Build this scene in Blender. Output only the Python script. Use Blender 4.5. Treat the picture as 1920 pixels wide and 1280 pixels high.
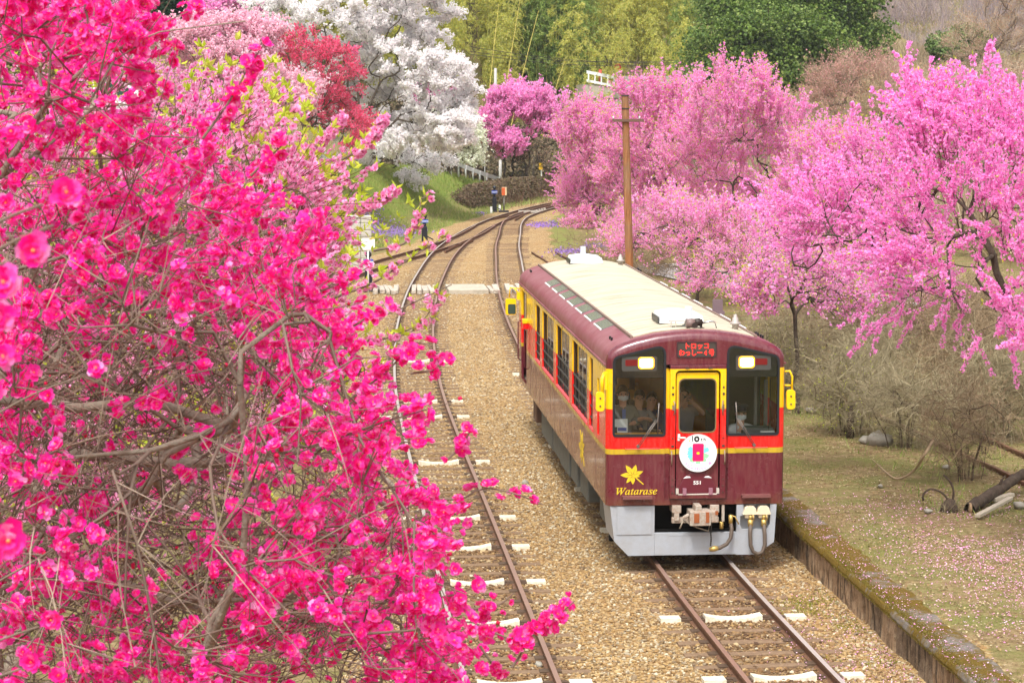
import bpy, bmesh, math, random
import numpy as np
from mathutils import Vector, Matrix
from mathutils.geometry import tessellate_polygon

# ------------------------------------------------------------------ camera, sky, sun, exposure
for o in list(bpy.data.objects): bpy.data.objects.remove(o)
SC = bpy.context.scene
COL = SC.collection
FPX, CXP, CYP = 4225.0, 960.0, 640.0
CAM = np.array([-5.46377, -33.40847, 6.97622])
YAW, PIT = math.radians(4.575443), math.radians(6.039359)
FW = np.array([math.sin(YAW)*math.cos(PIT), math.cos(YAW)*math.cos(PIT), -math.sin(PIT)])
RT = np.array([math.cos(YAW), -math.sin(YAW), 0.0])
UP = np.cross(RT, FW)
cd = bpy.data.cameras.new('camera'); cam = bpy.data.objects.new('camera', cd); COL.objects.link(cam)
cd.sensor_width = 36.0; cd.lens = FPX/1920*36; cd.clip_start = 0.2; cd.clip_end = 3000
cam.matrix_world = Matrix(((RT[0], UP[0], -FW[0], CAM[0]), (RT[1], UP[1], -FW[1], CAM[1]), (RT[2], UP[2], -FW[2], CAM[2]), (0, 0, 0, 1)))
cd.dof.use_dof = True; cd.dof.focus_distance = 36.0; cd.dof.aperture_fstop = 22.0
SC.camera = cam

SUN_EL, SUN_AZ = math.radians(60), math.radians(200)      # azimuth clockwise from +Y
world = bpy.data.worlds.new('World'); SC.world = world; world.use_nodes = True
wn = world.node_tree; wn.nodes.clear()
sky = wn.nodes.new('ShaderNodeTexSky'); sky.sky_type = 'NISHITA'; sky.sun_disc = False
sky.sun_elevation = SUN_EL; sky.sun_rotation = SUN_AZ; sky.dust_density = 4.0; sky.air_density = 1.0; sky.ozone_density = 1.0
hs = wn.nodes.new('ShaderNodeHueSaturation'); hs.inputs['Saturation'].default_value = 0.18   # an overcast, nearly white sky
bg = wn.nodes.new('ShaderNodeBackground'); bg.inputs['Strength'].default_value = 0.14
wo = wn.nodes.new('ShaderNodeOutputWorld')
wn.links.new(sky.outputs[0], hs.inputs['Color']); wn.links.new(hs.outputs[0], bg.inputs[0]); wn.links.new(bg.outputs[0], wo.inputs[0])
sd = bpy.data.lights.new('sun', 'SUN'); sun = bpy.data.objects.new('sun', sd); COL.objects.link(sun)
sd.energy = 1.5; sd.angle = math.radians(11); sd.color = (1.0, 0.99, 0.97)
sdir = Vector((math.sin(SUN_AZ)*math.cos(SUN_EL), math.cos(SUN_AZ)*math.cos(SUN_EL), math.sin(SUN_EL)))
sun.rotation_euler = sdir.to_track_quat('Z', 'Y').to_euler()
vs = SC.view_settings
SC.display_settings.display_device = 'sRGB'
vs.view_transform = 'Standard'; vs.look = 'None'; vs.exposure = 1.08; vs.gamma = 1.0; vs.use_curve_mapping = False
SC.render.engine = 'CYCLES'
SC.cycles.max_bounces = 9; SC.cycles.diffuse_bounces = 7; SC.cycles.glossy_bounces = 3
SC.cycles.transmission_bounces = 4; SC.cycles.transparent_max_bounces = 12; SC.cycles.volume_bounces = 0
SC.cycles.use_denoising = True
try:
    SC.cycles.denoiser = 'OPENIMAGEDENOISE'; SC.cycles.denoising_input_passes = 'RGB_ALBEDO_NORMAL'
except Exception: pass
SC.cycles.sample_clamp_indirect = 4.0

# ------------------------------------------------------------------ helpers
PI = math.pi
def ray(px, py): return FW + RT*((px-CXP)/FPX) + UP*((CYP-py)/FPX)
def on_y(px, py, y):
    d = ray(px, py); return CAM + d*((y-CAM[1])/d[1])
def on_z(px, py, z):
    d = ray(px, py); return CAM + d*((z-CAM[2])/d[2])
def at_d(px, py, t): return CAM + ray(px, py)*t

def lin(c):
    f = lambda u: u/12.92 if u <= .04045 else ((u+.055)/1.055)**2.4
    return tuple(f(v/255.0) for v in c)

class NT:
    def __init__(s, m):
        m.use_nodes = True; s.t = m.node_tree; s.t.nodes.clear()
        s.out = s.n('ShaderNodeOutputMaterial')
    def n(s, t, **kw):
        x = s.t.nodes.new(t)
        for k, v in kw.items():
            if k.startswith('i_'):
                key = k[2:].replace('_', ' ')
                x.inputs[key].default_value = v
            else: setattr(x, k, v)
        return x
    def l(s, a, b): s.t.links.new(a, b)
    def noise(s, scale, detail=4, rough=.6, co=None, dim='3D'):
        x = s.n('ShaderNodeTexNoise'); x.inputs['Scale'].default_value = scale; x.inputs['Detail'].default_value = detail; x.inputs['Roughness'].default_value = rough
        if co is not None: s.l(co, x.inputs['Vector'])
        return x.outputs[0]
    def ramp(s, fac, stops, interp='LINEAR'):
        r = s.n('ShaderNodeValToRGB'); r.color_ramp.interpolation = interp
        e = r.color_ramp.elements
        while len(e) < len(stops): e.new(.5)
        for k, (p, c) in enumerate(stops):
            e[k].position = p; e[k].color = (c[0], c[1], c[2], 1) if not isinstance(c, (int, float)) else (c, c, c, 1)
        s.l(fac, r.inputs[0]); return r.outputs[0]
    def mix(s, fac, a, b, mode='MIX'):
        x = s.n('ShaderNodeMix', data_type='RGBA', blend_type=mode)
        for val, k in ((fac, 0), (a, 6), (b, 7)):
            if isinstance(val, (int, float)): x.inputs[k].default_value = val if k == 0 else (val, val, val, 1)
            elif isinstance(val, tuple): x.inputs[k].default_value = (*val[:3], 1)
            else: s.l(val, x.inputs[k])
        return x.outputs[2]
    def math(s, op, a, b=None, clamp=False):
        x = s.n('ShaderNodeMath', operation=op, use_clamp=clamp)
        for val, k in ((a, 0), (b, 1)):
            if val is None: continue
            if isinstance(val, (int, float)): x.inputs[k].default_value = val
            else: s.l(val, x.inputs[k])
        return x.outputs[0]
    def coord(s, kind='Object', scale=None):
        c = s.n('ShaderNodeTexCoord').outputs[kind]
        if scale is not None:
            m = s.n('ShaderNodeMapping'); m.inputs['Scale'].default_value = scale; s.l(c, m.inputs[0]); c = m.outputs[0]
        return c
    def pos(s, scale=None):
        c = s.n('ShaderNodeNewGeometry').outputs['Position']
        if scale is not None:
            m = s.n('ShaderNodeMapping'); m.inputs['Scale'].default_value = scale; s.l(c, m.inputs[0]); c = m.outputs[0]
        return c
    def bump(s, h, strength=.4, dist=.02):
        b = s.n('ShaderNodeBump'); b.inputs['Strength'].default_value = strength; b.inputs['Distance'].default_value = dist
        s.l(h, b.inputs['Height']); return b.outputs[0]
    def pbsdf(s, col, rough=.6, metal=0.0, spec=.5, coat=0.0, normal=None):
        p = s.n('ShaderNodeBsdfPrincipled')
        if isinstance(col, tuple): p.inputs['Base Color'].default_value = (*col[:3], 1)
        else: s.l(col, p.inputs['Base Color'])
        if isinstance(rough, (int, float)): p.inputs['Roughness'].default_value = rough
        else: s.l(rough, p.inputs['Roughness'])
        p.inputs['Metallic'].default_value = metal; p.inputs['Specular IOR Level'].default_value = spec
        p.inputs['Coat Weight'].default_value = coat; p.inputs['Coat Roughness'].default_value = .06
        if normal is not None: s.l(normal, p.inputs['Normal'])
        return p
    def done(s, sh): s.l(sh, s.out.inputs[0])

MATS = {}
def mat(name, col, rough=.6, metal=0.0, spec=.5, coat=0.0, vary=.12, vscale=6.0, bump=0.0, bscale=60.0, dirt=None, emis=0.0):
    """a plain painted / worn surface: base colour (sRGB 0-255), slow colour variation, optional dirt colour and fine relief"""
    if name in MATS: return MATS[name]
    m = bpy.data.materials.new(name); t = NT(m); c = lin(col); co = t.coord()
    nz = t.noise(vscale, 5, .65, co)
    base = t.mix(nz, tuple(v*(1-vary) for v in c), tuple(min(1, v*(1+vary)) for v in c))
    if dirt is not None:
        dcol, amt = dirt
        f = t.ramp(t.noise(vscale*1.7, 6, .7, co), [(.5-.12, 0.0), (.5+.25, amt)])
        base = t.mix(f, base, lin(dcol))
    nrm = t.bump(t.noise(bscale, 3, .6, co), bump, .01) if bump else None
    p = t.pbsdf(base, rough, metal, spec, coat, nrm)
    if emis:
        p.inputs['Emission Color'].default_value = (*c, 1); p.inputs['Emission Strength'].default_value = emis
    t.done(p.outputs[0]); MATS[name] = m; return m

def leafmat(name, cols, rough=.55, transl=.35, spec=.25):
    """petals or leaves: each one picks its own colour out of a few, light passes through"""
    if name in MATS: return MATS[name]
    m = bpy.data.materials.new(name); t = NT(m)
    r = t.math('FRACT', t.math('ADD', t.n('ShaderNodeNewGeometry').outputs['Random Per Island'], t.n('ShaderNodeObjectInfo').outputs['Random']))
    k = len(cols); stops = [((i+.5)/k if k > 1 else 0, lin(c)) for i, c in enumerate(cols)]
    c = t.ramp(r, stops)
    p = t.pbsdf(c, rough, 0, spec)
    tr = t.n('ShaderNodeBsdfTranslucent'); t.l(c, tr.inputs[0])
    mx = t.n('ShaderNodeMixShader'); mx.inputs[0].default_value = transl
    t.l(p.outputs[0], mx.inputs[1]); t.l(tr.outputs[0], mx.inputs[2]); t.done(mx.outputs[0])
    MATS[name] = m; return m

def glassmat(name, tint=(.75, .8, .78), rough=.02, ior=1.5):
    """thin window pane: mirror reflection by angle, otherwise see-through with a tint"""
    if name in MATS: return MATS[name]
    m = bpy.data.materials.new(name); t = NT(m)
    fr = t.n('ShaderNodeFresnel'); fr.inputs[0].default_value = ior
    tr = t.n('ShaderNodeBsdfTransparent'); tr.inputs[0].default_value = (*tint, 1)
    gl = t.n('ShaderNodeBsdfGlossy'); gl.inputs['Roughness'].default_value = rough
    mx = t.n('ShaderNodeMixShader'); t.l(fr.outputs[0], mx.inputs[0]); t.l(tr.outputs[0], mx.inputs[1]); t.l(gl.outputs[0], mx.inputs[2])
    t.done(mx.outputs[0]); MATS[name] = m; return m

def base_of(o):
    v = Vector((0, 0, 0))
    while o is not None: v += Vector(o.location); o = o.parent
    return v

def thing(name, loc, label, cat, group=None):
    o = bpy.data.objects.new(name, None); o.empty_display_size = .2; COL.objects.link(o); o.location = loc
    o['label'] = label; o['category'] = cat
    if group: o['group'] = group
    return o
def tag(o, label=None, cat=None, group=None, kind=None):
    if label: o['label'] = label
    if cat: o['category'] = cat
    if group: o['group'] = group
    if kind: o['kind'] = kind
    return o

def mesh_np(name, V, F, mats, parent=None, smooth=False, mi=None, origin=None):
    """V (n,3) world coordinates, F (m,k) faces of one size or list of such arrays"""
    if not isinstance(F, list): F = [F]
    me = bpy.data.meshes.new(name)
    V = np.asarray(V, np.float32)
    off = base_of(parent) if parent is not None else (Vector(origin) if origin is not None else Vector((0, 0, 0)))
    V = V - np.array(off, np.float32)
    F = [np.asarray(f, np.int32) for f in F if len(f)]
    loops = np.concatenate([f.ravel() for f in F]); tot = np.concatenate([np.full(len(f), f.shape[1], np.int32) for f in F])
    st = np.concatenate([[0], np.cumsum(tot)[:-1]]).astype(np.int32)
    me.vertices.add(len(V)); me.vertices.foreach_set('co', V.ravel())
    me.loops.add(len(loops)); me.loops.foreach_set('vertex_index', loops)
    me.polygons.add(len(tot)); me.polygons.foreach_set('loop_start', st)
    if mi is not None: me.polygons.foreach_set('material_index', np.asarray(mi, np.int32))
    me.polygons.foreach_set('use_smooth', np.full(len(tot), bool(smooth)))
    for m in (mats if isinstance(mats, (list, tuple)) else [mats]): me.materials.append(m)
    me.update(calc_edges=True); me.validate()
    o = bpy.data.objects.new(name, me); COL.objects.link(o)
    if parent is not None: o.parent = parent
    elif origin is not None: o.location = origin
    return o

class MB:
    """collects simple solids and links them as ONE mesh object"""
    def __init__(s): s.v = []; s.f = []; s.m = []; s.s = []; s.mi = 0
    def add(s, verts, faces, smooth=False):
        b = len(s.v); s.v += [tuple(v) for v in verts]
        for f in faces: s.f.append(tuple(b+i for i in f)); s.m.append(s.mi); s.s.append(smooth)
        return s
    def mat(s, i): s.mi = i; return s
    def box(s, x0, x1, y0, y1, z0, z1, rot=None, c=None):
        P = [(x, y, z) for x in (x0, x1) for y in (y0, y1) for z in (z0, z1)]
        if rot is not None:
            cc = Vector(c) if c is not None else Vector(((x0+x1)/2, (y0+y1)/2, (z0+z1)/2))
            P = [tuple(cc + rot @ (Vector(p)-cc)) for p in P]
        return s.add(P, [(0, 1, 3, 2), (4, 6, 7, 5), (0, 4, 5, 1), (2, 3, 7, 6), (0, 2, 6, 4), (1, 5, 7, 3)])
    def tube(s, pts, r, n=8, caps=True, smooth=True):
        pts = [Vector(p) for p in pts]; k = len(pts)
        if isinstance(r, (int, float)): r = [r]*k
        ref = None; V = []
        for i, p in enumerate(pts):
            t = (pts[min(i+1, k-1)]-pts[max(i-1, 0)])
            if t.length < 1e-9: t = Vector((0, 0, 1))
            t.normalize()
            if ref is None: ref = Vector((0, 0, 1)) if abs(t.z) < .9 else Vector((1, 0, 0))
            u = t.cross(ref).normalized(); w = t.cross(u).normalized(); ref = u.cross(t)
            for a in range(n):
                q = 2*PI*a/n; V.append(p+u*(math.cos(q)*r[i])+w*(math.sin(q)*r[i]))
        Fs = [(i*n+a, i*n+(a+1) % n, (i+1)*n+(a+1) % n, (i+1)*n+a) for i in range(k-1) for a in range(n)]
        s.add(V, Fs, smooth)
        if caps:
            b = len(s.v)-k*n
            s.f.append(tuple(b+a for a in range(n))[::-1]); s.f.append(tuple(b+(k-1)*n+a for a in range(n))); s.m += [s.mi]*2; s.s += [False]*2
        return s
    def cyl(s, p0, p1, r, n=16, r2=None): return s.tube([p0, p1], [r, r if r2 is None else r2], n)
    def lathe(s, c, prof, n=16, axis='z', smooth=True):
        c = Vector(c); V = []
        for r, h in prof:
            for a in range(n):
                q = 2*PI*a/n; u, w = r*math.cos(q), r*math.sin(q)
                V.append(c+(Vector((u, w, h)) if axis == 'z' else Vector((u, h, w)) if axis == 'y' else Vector((h, u, w))))
        k = len(prof)
        s.add(V, [(i*n+a, i*n+(a+1) % n, (i+1)*n+(a+1) % n, (i+1)*n+a) for i in range(k-1) for a in range(n)]+[tuple(range(n))[::-1], tuple((k-1)*n+a for a in range(n))], smooth)
        return s
    def plate(s, outer, holes, to3, d0, d1):
        """flat plate with holes: outer/holes are 2-D loops, to3(u, v, depth) -> point; solid between depths d0 and d1"""
        loops = [outer]+list(holes); flat = [p for L in loops for p in L]
        tri = tessellate_polygon([[Vector((p[0], p[1], 0)) for p in L] for L in loops])
        n = len(flat); V = [to3(u, v, d0) for u, v in flat]+[to3(u, v, d1) for u, v in flat]
        F = [tuple(t) for t in tri]+[tuple(n+i for i in t)[::-1] for t in tri]
        b = 0
        for L in loops:
            k = len(L)
            F += [(b+i, b+(i+1) % k, n+b+(i+1) % k, n+b+i) for i in range(k)]; b += k
        return s.add(V, F)
    def build(s, name, mats, parent=None, bevel=0.0, origin=None, seg=2):
        me = bpy.data.meshes.new(name)
        off = base_of(parent) if parent is not None else (Vector(origin) if origin is not None else Vector((0, 0, 0)))
        me.from_pydata([tuple(Vector(v)-off) for v in s.v], [], s.f)
        me.polygons.foreach_set('material_index', s.m); me.polygons.foreach_set('use_smooth', s.s)
        for m in (mats if isinstance(mats, (list, tuple)) else [mats]): me.materials.append(m)
        bm = bmesh.new(); bm.from_mesh(me); bmesh.ops.recalc_face_normals(bm, faces=bm.faces); bm.to_mesh(me); bm.free()
        me.update()
        o = bpy.data.objects.new(name, me); COL.objects.link(o)
        if parent is not None: o.parent = parent
        elif origin is not None: o.location = origin
        if bevel:
            b = o.modifiers.new('bevel', 'BEVEL'); b.width = bevel; b.segments = seg; b.limit_method = 'ANGLE'; b.angle_limit = math.radians(40)
        return o

def put(name, me, parent, loc, rot=(0, 0, 0), scale=(1, 1, 1)):
    """another object sharing a mesh; loc in world coordinates"""
    o = bpy.data.objects.new(name, me); COL.objects.link(o)
    if parent is not None: o.parent = parent; o.location = Vector(loc)-base_of(parent)
    else: o.location = loc
    o.rotation_euler = rot; o.scale = scale; return o

def text(name, body, size, loc, m, parent, rot=(PI/2, 0, 0), shear=0.0, ext=.0015, align='CENTER', sx=1.0, bold=0.0, pitch=None):
    """flat raised lettering as a mesh; pitch sets every character on an even grid (full-width signs)"""
    if pitch is not None:
        for i, ch in enumerate(body): text(name, ch, size, Vector(loc)+Vector(((i-(len(body)-1)/2)*pitch, 0, 0)), m, parent, rot, shear, ext, 'CENTER', sx, bold)
        return
    c = bpy.data.curves.new(name, 'FONT'); c.body = body; c.size = size; c.align_x = align; c.align_y = 'CENTER'
    c.shear = shear; c.extrude = ext; c.offset = bold; c.resolution_u = 3
    q = bpy.data.objects.new(name, c); COL.objects.link(q)
    dg = bpy.context.evaluated_depsgraph_get(); me = bpy.data.meshes.new_from_object(q.evaluated_get(dg))
    bpy.data.objects.remove(q); bpy.data.curves.remove(c); me.materials.clear(); me.materials.append(m)
    o = bpy.data.objects.new(name, me); COL.objects.link(o)
    if parent is not None: o.parent = parent; o.location = Vector(loc)-base_of(parent)
    else: o.location = loc
    o.rotation_euler = rot; o.scale = (sx, 1, 1); return o

def rrect(x0, x1, z0, z1, r, n=5, rs=None):
    """rounded rectangle loop; rs = radii for (bl, br, tr, tl)"""
    rs = rs or (r, r, r, r); out = []
    for (cx, cz, a0, q) in ((x0, z0, PI, rs[0]), (x1, z0, 1.5*PI, rs[1]), (x1, z1, 0, rs[2]), (x0, z1, .5*PI, rs[3])):
        ox = cx+q if cx == x0 else cx-q; oz = cz+q if cz == z0 else cz-q
        if q <= 0: out.append((cx, cz)); continue
        for i in range(n+1):
            a = a0+.5*PI*i/n; out.append((ox+q*math.cos(a), oz+q*math.sin(a)))
    return out
def rpoly(pts, rad, n=5):
    """polygon with rounded corners"""
    out = []; k = len(pts)
    for i, p in enumerate(pts):
        a, b, c = Vector(pts[i-1]), Vector(p), Vector(pts[(i+1) % k]); r = rad[i] if isinstance(rad, (list, tuple)) else rad
        u, w = (a-b).normalized(), (c-b).normalized()
        ang = u.angle(w); d = min(r/math.tan(ang/2), (a-b).length*.45, (c-b).length*.45)
        p0, p1 = b+u*d, b+w*d
        for j in range(n+1):
            t = j/n; q = p0*(1-t)**2+b*2*t*(1-t)+p1*t*t; out.append((q.x, q.y))
    return out
def grow_loop(L, d):
    """offset a loop outwards by d (about its centroid direction of edges)"""
    k = len(L); out = []
    A = sum(L[i][0]*L[(i+1) % k][1]-L[(i+1) % k][0]*L[i][1] for i in range(k)); sg = 1 if A > 0 else -1
    for i in range(k):
        a, b, c = Vector(L[i-1]), Vector(L[i]), Vector(L[(i+1) % k])
        t = (c-a); t = t.normalized() if t.length > 1e-9 else Vector((1, 0)); out.append((b.x+sg*t.y*d, b.y-sg*t.x*d))
    return out
def smooth_line(pts, step):
    """Catmull-Rom through points, resampled at about equal steps"""
    P = [np.array(p, float) for p in pts]; P = [2*P[0]-P[1]]+P+[2*P[-1]-P[-2]]; out = []
    for i in range(1, len(P)-2):
        for t in np.linspace(0, 1, 24, endpoint=False):
            a, b, c, d = P[i-1:i+3]
            out.append(.5*((2*b)+(-a+c)*t+(2*a-5*b+4*c-d)*t*t+(-a+3*b-3*c+d)*t**3))
    out.append(P[-2]); out = np.array(out)
    s = np.concatenate([[0], np.cumsum(np.linalg.norm(np.diff(out, axis=0), axis=1))])
    q = np.arange(0, s[-1], step)
    return np.stack([np.interp(q, s, out[:, k]) for k in range(out.shape[1])], 1)
# ------------------------------------------------------------------ terrain
rng = np.random.default_rng(7)
def sstep(a, b, x):
    t = np.clip((x-a)/(b-a), 0, 1); return t*t*(3-2*t)
TOE_Y = np.array([-60, 20, 50, 62, 75, 86, 93, 104.5, 116, 121, 142, 160, 200, 400.])
TOE_X = np.array([-9.0, -9.0, -8.6, -7.0, -5.0, -3.2, -1.35, 1.3, 4.0, 4.9, 11.5, 18, 32, 70.])
HY = np.array([-60, 40, 70, 90, 105, 118, 126, 132, 139, 146, 152, 170, 300.]); HH = np.array([5.5, 6.3, 5.0, 3.4, 3.2, 2.9, 2.35, 1.7, .9, .25, .0, .2, 1.5])
WY = np.array([-60, 60, 90, 130, 200.]); WW = np.array([5.0, 5.0, 6.0, 4.5, 6.])
def fbm(x, y, s, seed=0):
    r = np.random.default_rng(seed); o = 0
    for k in range(5):
        a = r.uniform(0, 2*PI, 3); f = s*1.9**k
        o = o+np.sin(x*f*np.cos(a[0])+y*f*np.sin(a[0])+a[1])*np.sin(-x*f*np.sin(a[0])*.9+y*f*np.cos(a[0])*1.1+a[2])/1.7**k
    return o
def zt(X, Y):
    X = np.asarray(X, float); Y = np.asarray(Y, float)
    d = np.interp(Y, TOE_Y, TOE_X)-X
    h = np.interp(Y, HY, HH)*sstep(0, 1, d/np.interp(Y, WY, WW))
    h = h+np.clip(d-16, 0, 90)*.42*sstep(30, 90, Y)
    right = .54*sstep(1.86, 1.98, X)*(1-sstep(24, 38, Y))*(X > 1.8)
    right = right+np.clip(X-30, 0, 120)*.2*sstep(50, 110, Y)
    hill = np.clip(Y-168-np.clip(X-10, 0, 60)*.25, 0, 110)*.42*sstep(0, 20, Y-150)
    far = sstep(300, 620, Y)*80*(1+.25*np.sin(X*.011+1.3)+.12*np.sin(X*.031))
    z = -.15+h+right+hill*(1-sstep(45, 75, X))+far
    z = z+fbm(X, Y, .9, 3)*.018*(sstep(2.2, 4, X)+sstep(.3, 3, d))+fbm(X, Y, .05, 5)*.8*sstep(150, 260, Y)
    return z

# track centre lines (x, y) on the rail-top plane
LEFT_LINE = smooth_line([(-3.22, -24), (-3.30, -14), (-3.34, -4), (-3.37, 6), (-3.40, 14), (-3.36, 22), (-3.12, 31), (-2.78, 39), (-2.12, 50), (-1.42, 59), (-.58, 68.5), (.36, 77), (1.6, 86), (3.1, 95), (5.2, 105.5), (8.0, 116.5), (11.6, 128), (17.0, 142), (24, 158), (33, 176)], .25)
RIGHT_LINE = smooth_line([(.62, -24), (.27, -14), (.06, -5), (0, 1), (0, 10), (.10, 20), (.40, 29), (.75, 39), (1.18, 48), (1.72, 57), (2.35, 66), (3.15, 77), (4.05, 87), (4.95, 97), (5.9, 104.5), (7.0, 110), (9.0, 117.8), (11.2, 125.2)], .25)
SIDE_LINE = smooth_line([(-8.0, 44), (-6.7, 51), (-4.75, 60), (-2.95, 67), (-1.0, 74.2), (.55, 80.5), (2.0, 87.5), (3.35, 95.8)], .25)
OLD_LINE = smooth_line([(4.55, 73), (4.7, 66), (4.95, 55), (5.4, 40), (6.0, 25), (6.55, 12), (7.0, 4), (7.3, -3)], .25)
_TP = np.concatenate([LEFT_LINE, RIGHT_LINE, SIDE_LINE])
def track_dist(X, Y):
    P = np.stack([np.ravel(X), np.ravel(Y)], 1); out = np.full(len(P), 99.)
    for i in range(0, len(P), 4000):
        q = P[i:i+4000]; out[i:i+4000] = np.sqrt(((q[:, None, :]-_TP[None, ::4, :])**2).sum(2)).min(1)
    return out.reshape(np.shape(X))

gx = np.concatenate([np.linspace(-260, -40, 20), np.linspace(-38, -13, 18), np.arange(-12, 1.7, .45), [1.82, 1.88, 1.93, 1.98, 2.05], np.arange(2.4, 16, .45), np.linspace(16.5, 60, 42), np.linspace(66, 360, 24)])
gy = np.concatenate([np.linspace(-120, -36, 10), np.arange(-34, 60, .5), np.arange(60, 180, .8), np.linspace(182, 300, 50), np.linspace(306, 700, 40), [720, 760]])
GX, GY = np.meshgrid(gx, gy, indexing='ij'); GZ = zt(GX, GY)
nx, ny = GX.shape; idx = np.arange(nx*ny).reshape(nx, ny)
GF = np.stack([idx[:-1, :-1], idx[1:, :-1], idx[1:, 1:], idx[:-1, 1:]], -1).reshape(-1, 4)
TD = np.full(GX.shape, 99.); sel = (GX > -16) & (GX < 40) & (GY < 185) & (GY > -40); TD[sel] = track_dist(GX[sel], GY[sel])
wob = fbm(GX, GY, .8, 11)*.25
bal = 1-sstep(1.75, 2.5, TD+wob)
bal = np.maximum(bal, (GX > -5.3+wob) & (GX < 1.9) & (GY < 84) & (GX > np.interp(GY, [50, 84], [-4.6, 0])) & (GX < np.interp(GY, [50, 84], [1.9, 4.2])))
lush = sstep(.4, 2.0, np.interp(GY, TOE_Y, TOE_X)-GX+wob)*sstep(20, 70, GY)
lush = lush*(1-sstep(146, 160, GY))
lush = np.maximum(lush, .55*(1-sstep(.8, 2, TD-2.2+wob*2))*(GY > 78))

m = bpy.data.materials.new('ground_soil'); t = NT(m)
P = t.pos(); at = lambda n: (lambda a: a.outputs['Fac'])(t.n('ShaderNodeAttribute', attribute_name=n))
vor = t.n('ShaderNodeTexVoronoi'); vor.inputs['Scale'].default_value = 21; t.l(P, vor.inputs['Vector'])
vor2 = t.n('ShaderNodeTexVoronoi'); vor2.inputs['Scale'].default_value = 21; vor2.feature = 'F1'; t.l(P, vor2.inputs['Vector'])
sepc = t.n('ShaderNodeSeparateColor'); t.l(vor.outputs['Color'], sepc.inputs[0])
stone = t.ramp(sepc.outputs[0], [(0, lin((92, 70, 48))), (.2, lin((140, 109, 70))), (.45, lin((169, 137, 89))), (.7, lin((183, 155, 107))), (.88, lin((200, 182, 148))), (1, lin((150, 130, 106)))])
n1 = t.noise(.35, 5, .65, P); n2 = t.noise(1.7, 5, .65, P); n3 = t.noise(9, 4, .7, P); n4 = t.noise(38, 3, .7, P)
stone = t.mix(t.ramp(n1, [(.42, 0.0), (.68, .42)]), stone, lin((156, 116, 70)))          # rust-brown patches
stone = t.mix(t.ramp(n2, [(.5, 0.0), (.75, .35)]), stone, lin((112, 96, 74)))
far_grey = t.ramp(n1, [(.5, 0.0), (.6, .35)])
dirt = t.ramp(n3, [(.25, lin((84, 66, 46))), (.42, lin((126, 104, 72))), (.58, lin((150, 130, 94))), (.8, lin((178, 162, 130)))])
moss = t.ramp(n4, [(.25, lin((80, 82, 42))), (.6, lin((124, 126, 66))), (.85, lin((158, 154, 96)))])
soil = t.mix(t.ramp(t.noise(1.1, 7, .75, P), [(.43, 0.0), (.58, .8)]), dirt, moss)
lushc = t.ramp(n4, [(.2, lin((76, 92, 34))), (.5, lin((118, 136, 58))), (.8, lin((156, 166, 84)))])
lushc = t.mix(t.ramp(n2, [(.45, 0.0), (.66, .6)]), lushc, lin((128, 112, 64)))
soil = t.mix(at('lush'), soil, lushc)
edge = t.math('ADD', at('ballast'), t.math('MULTIPLY', t.math('SUBTRACT', n3, .5), .9), True)
edge = t.ramp(edge, [(.4, 0.0), (.6, 1.0)])
stone = t.mix(t.math('MULTIPLY', at('bed'), t.ramp(n2, [(.3, .45), (.7, .9)])), stone, t.mix(n3, lin((84, 62, 44)), lin((136, 106, 74))))
colr = t.mix(edge, soil, stone)
hgt = t.mix(edge, n4, t.math('SUBTRACT', 1.0, vor.outputs['Distance']))
nrm = t.bump(hgt, .8, .04)
t.done(t.pbsdf(colr, .95, 0, .15, 0, nrm).outputs[0]); MATS['ground_soil'] = m
gnd = mesh_np('ground', np.stack([GX, GY, GZ], -1).reshape(-1, 3), GF, m, smooth=True); gnd['kind'] = 'structure'
for nme, arr in (('ballast', bal), ('lush', lush), ('bed', (1-sstep(.5, 1.0, TD))*(1-.75*sstep(15, 55, GY)))):
    a = gnd.data.attributes.new(nme, 'FLOAT', 'POINT'); a.data.foreach_set('value', np.asarray(arr, np.float32).ravel())

# ------------------------------------------------------------------ railway tracks
RUST = mat('rail_rust', (116, 82, 60), .75, .1, .4, vary=.3, vscale=9, bump=.3, bscale=160, dirt=((74, 48, 34), .6))
STEEL = mat('rail_top_worn', (206, 194, 184), .42, .6, .5, vary=.1, vscale=5)
STEELR = mat('rail_top_brown', (176, 140, 122), .4, .6, .5, vary=.2, vscale=5)
WOOD_T = mat('sleeper_wood', (118, 94, 74), .9, 0, .2, vary=.35, vscale=7, bump=.6, bscale=90, dirt=((160, 136, 104), .5))
WHITE_T = mat('sleeper_concrete_white', (226, 218, 198), .85, 0, .3, vary=.1, vscale=8, bump=.2, bscale=120, dirt=((176, 150, 108), .8))
PLATE = mat('tie_plate', (96, 76, 60), .7, .3, .4, vary=.3)
def frames(L):
    t = np.gradient(L, axis=0); t /= np.linalg.norm(t, axis=1)[:, None]; return t, np.stack([t[:, 1], -t[:, 0]], 1)
PROF = np.array([(-.032, 0), (.032, 0), (.034, -.03), (.012, -.045), (.010, -.115), (.058, -.13), (.058, -.142), (-.058, -.142), (-.058, -.13), (-.010, -.115), (-.012, -.045), (-.034, -.03)])
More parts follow.
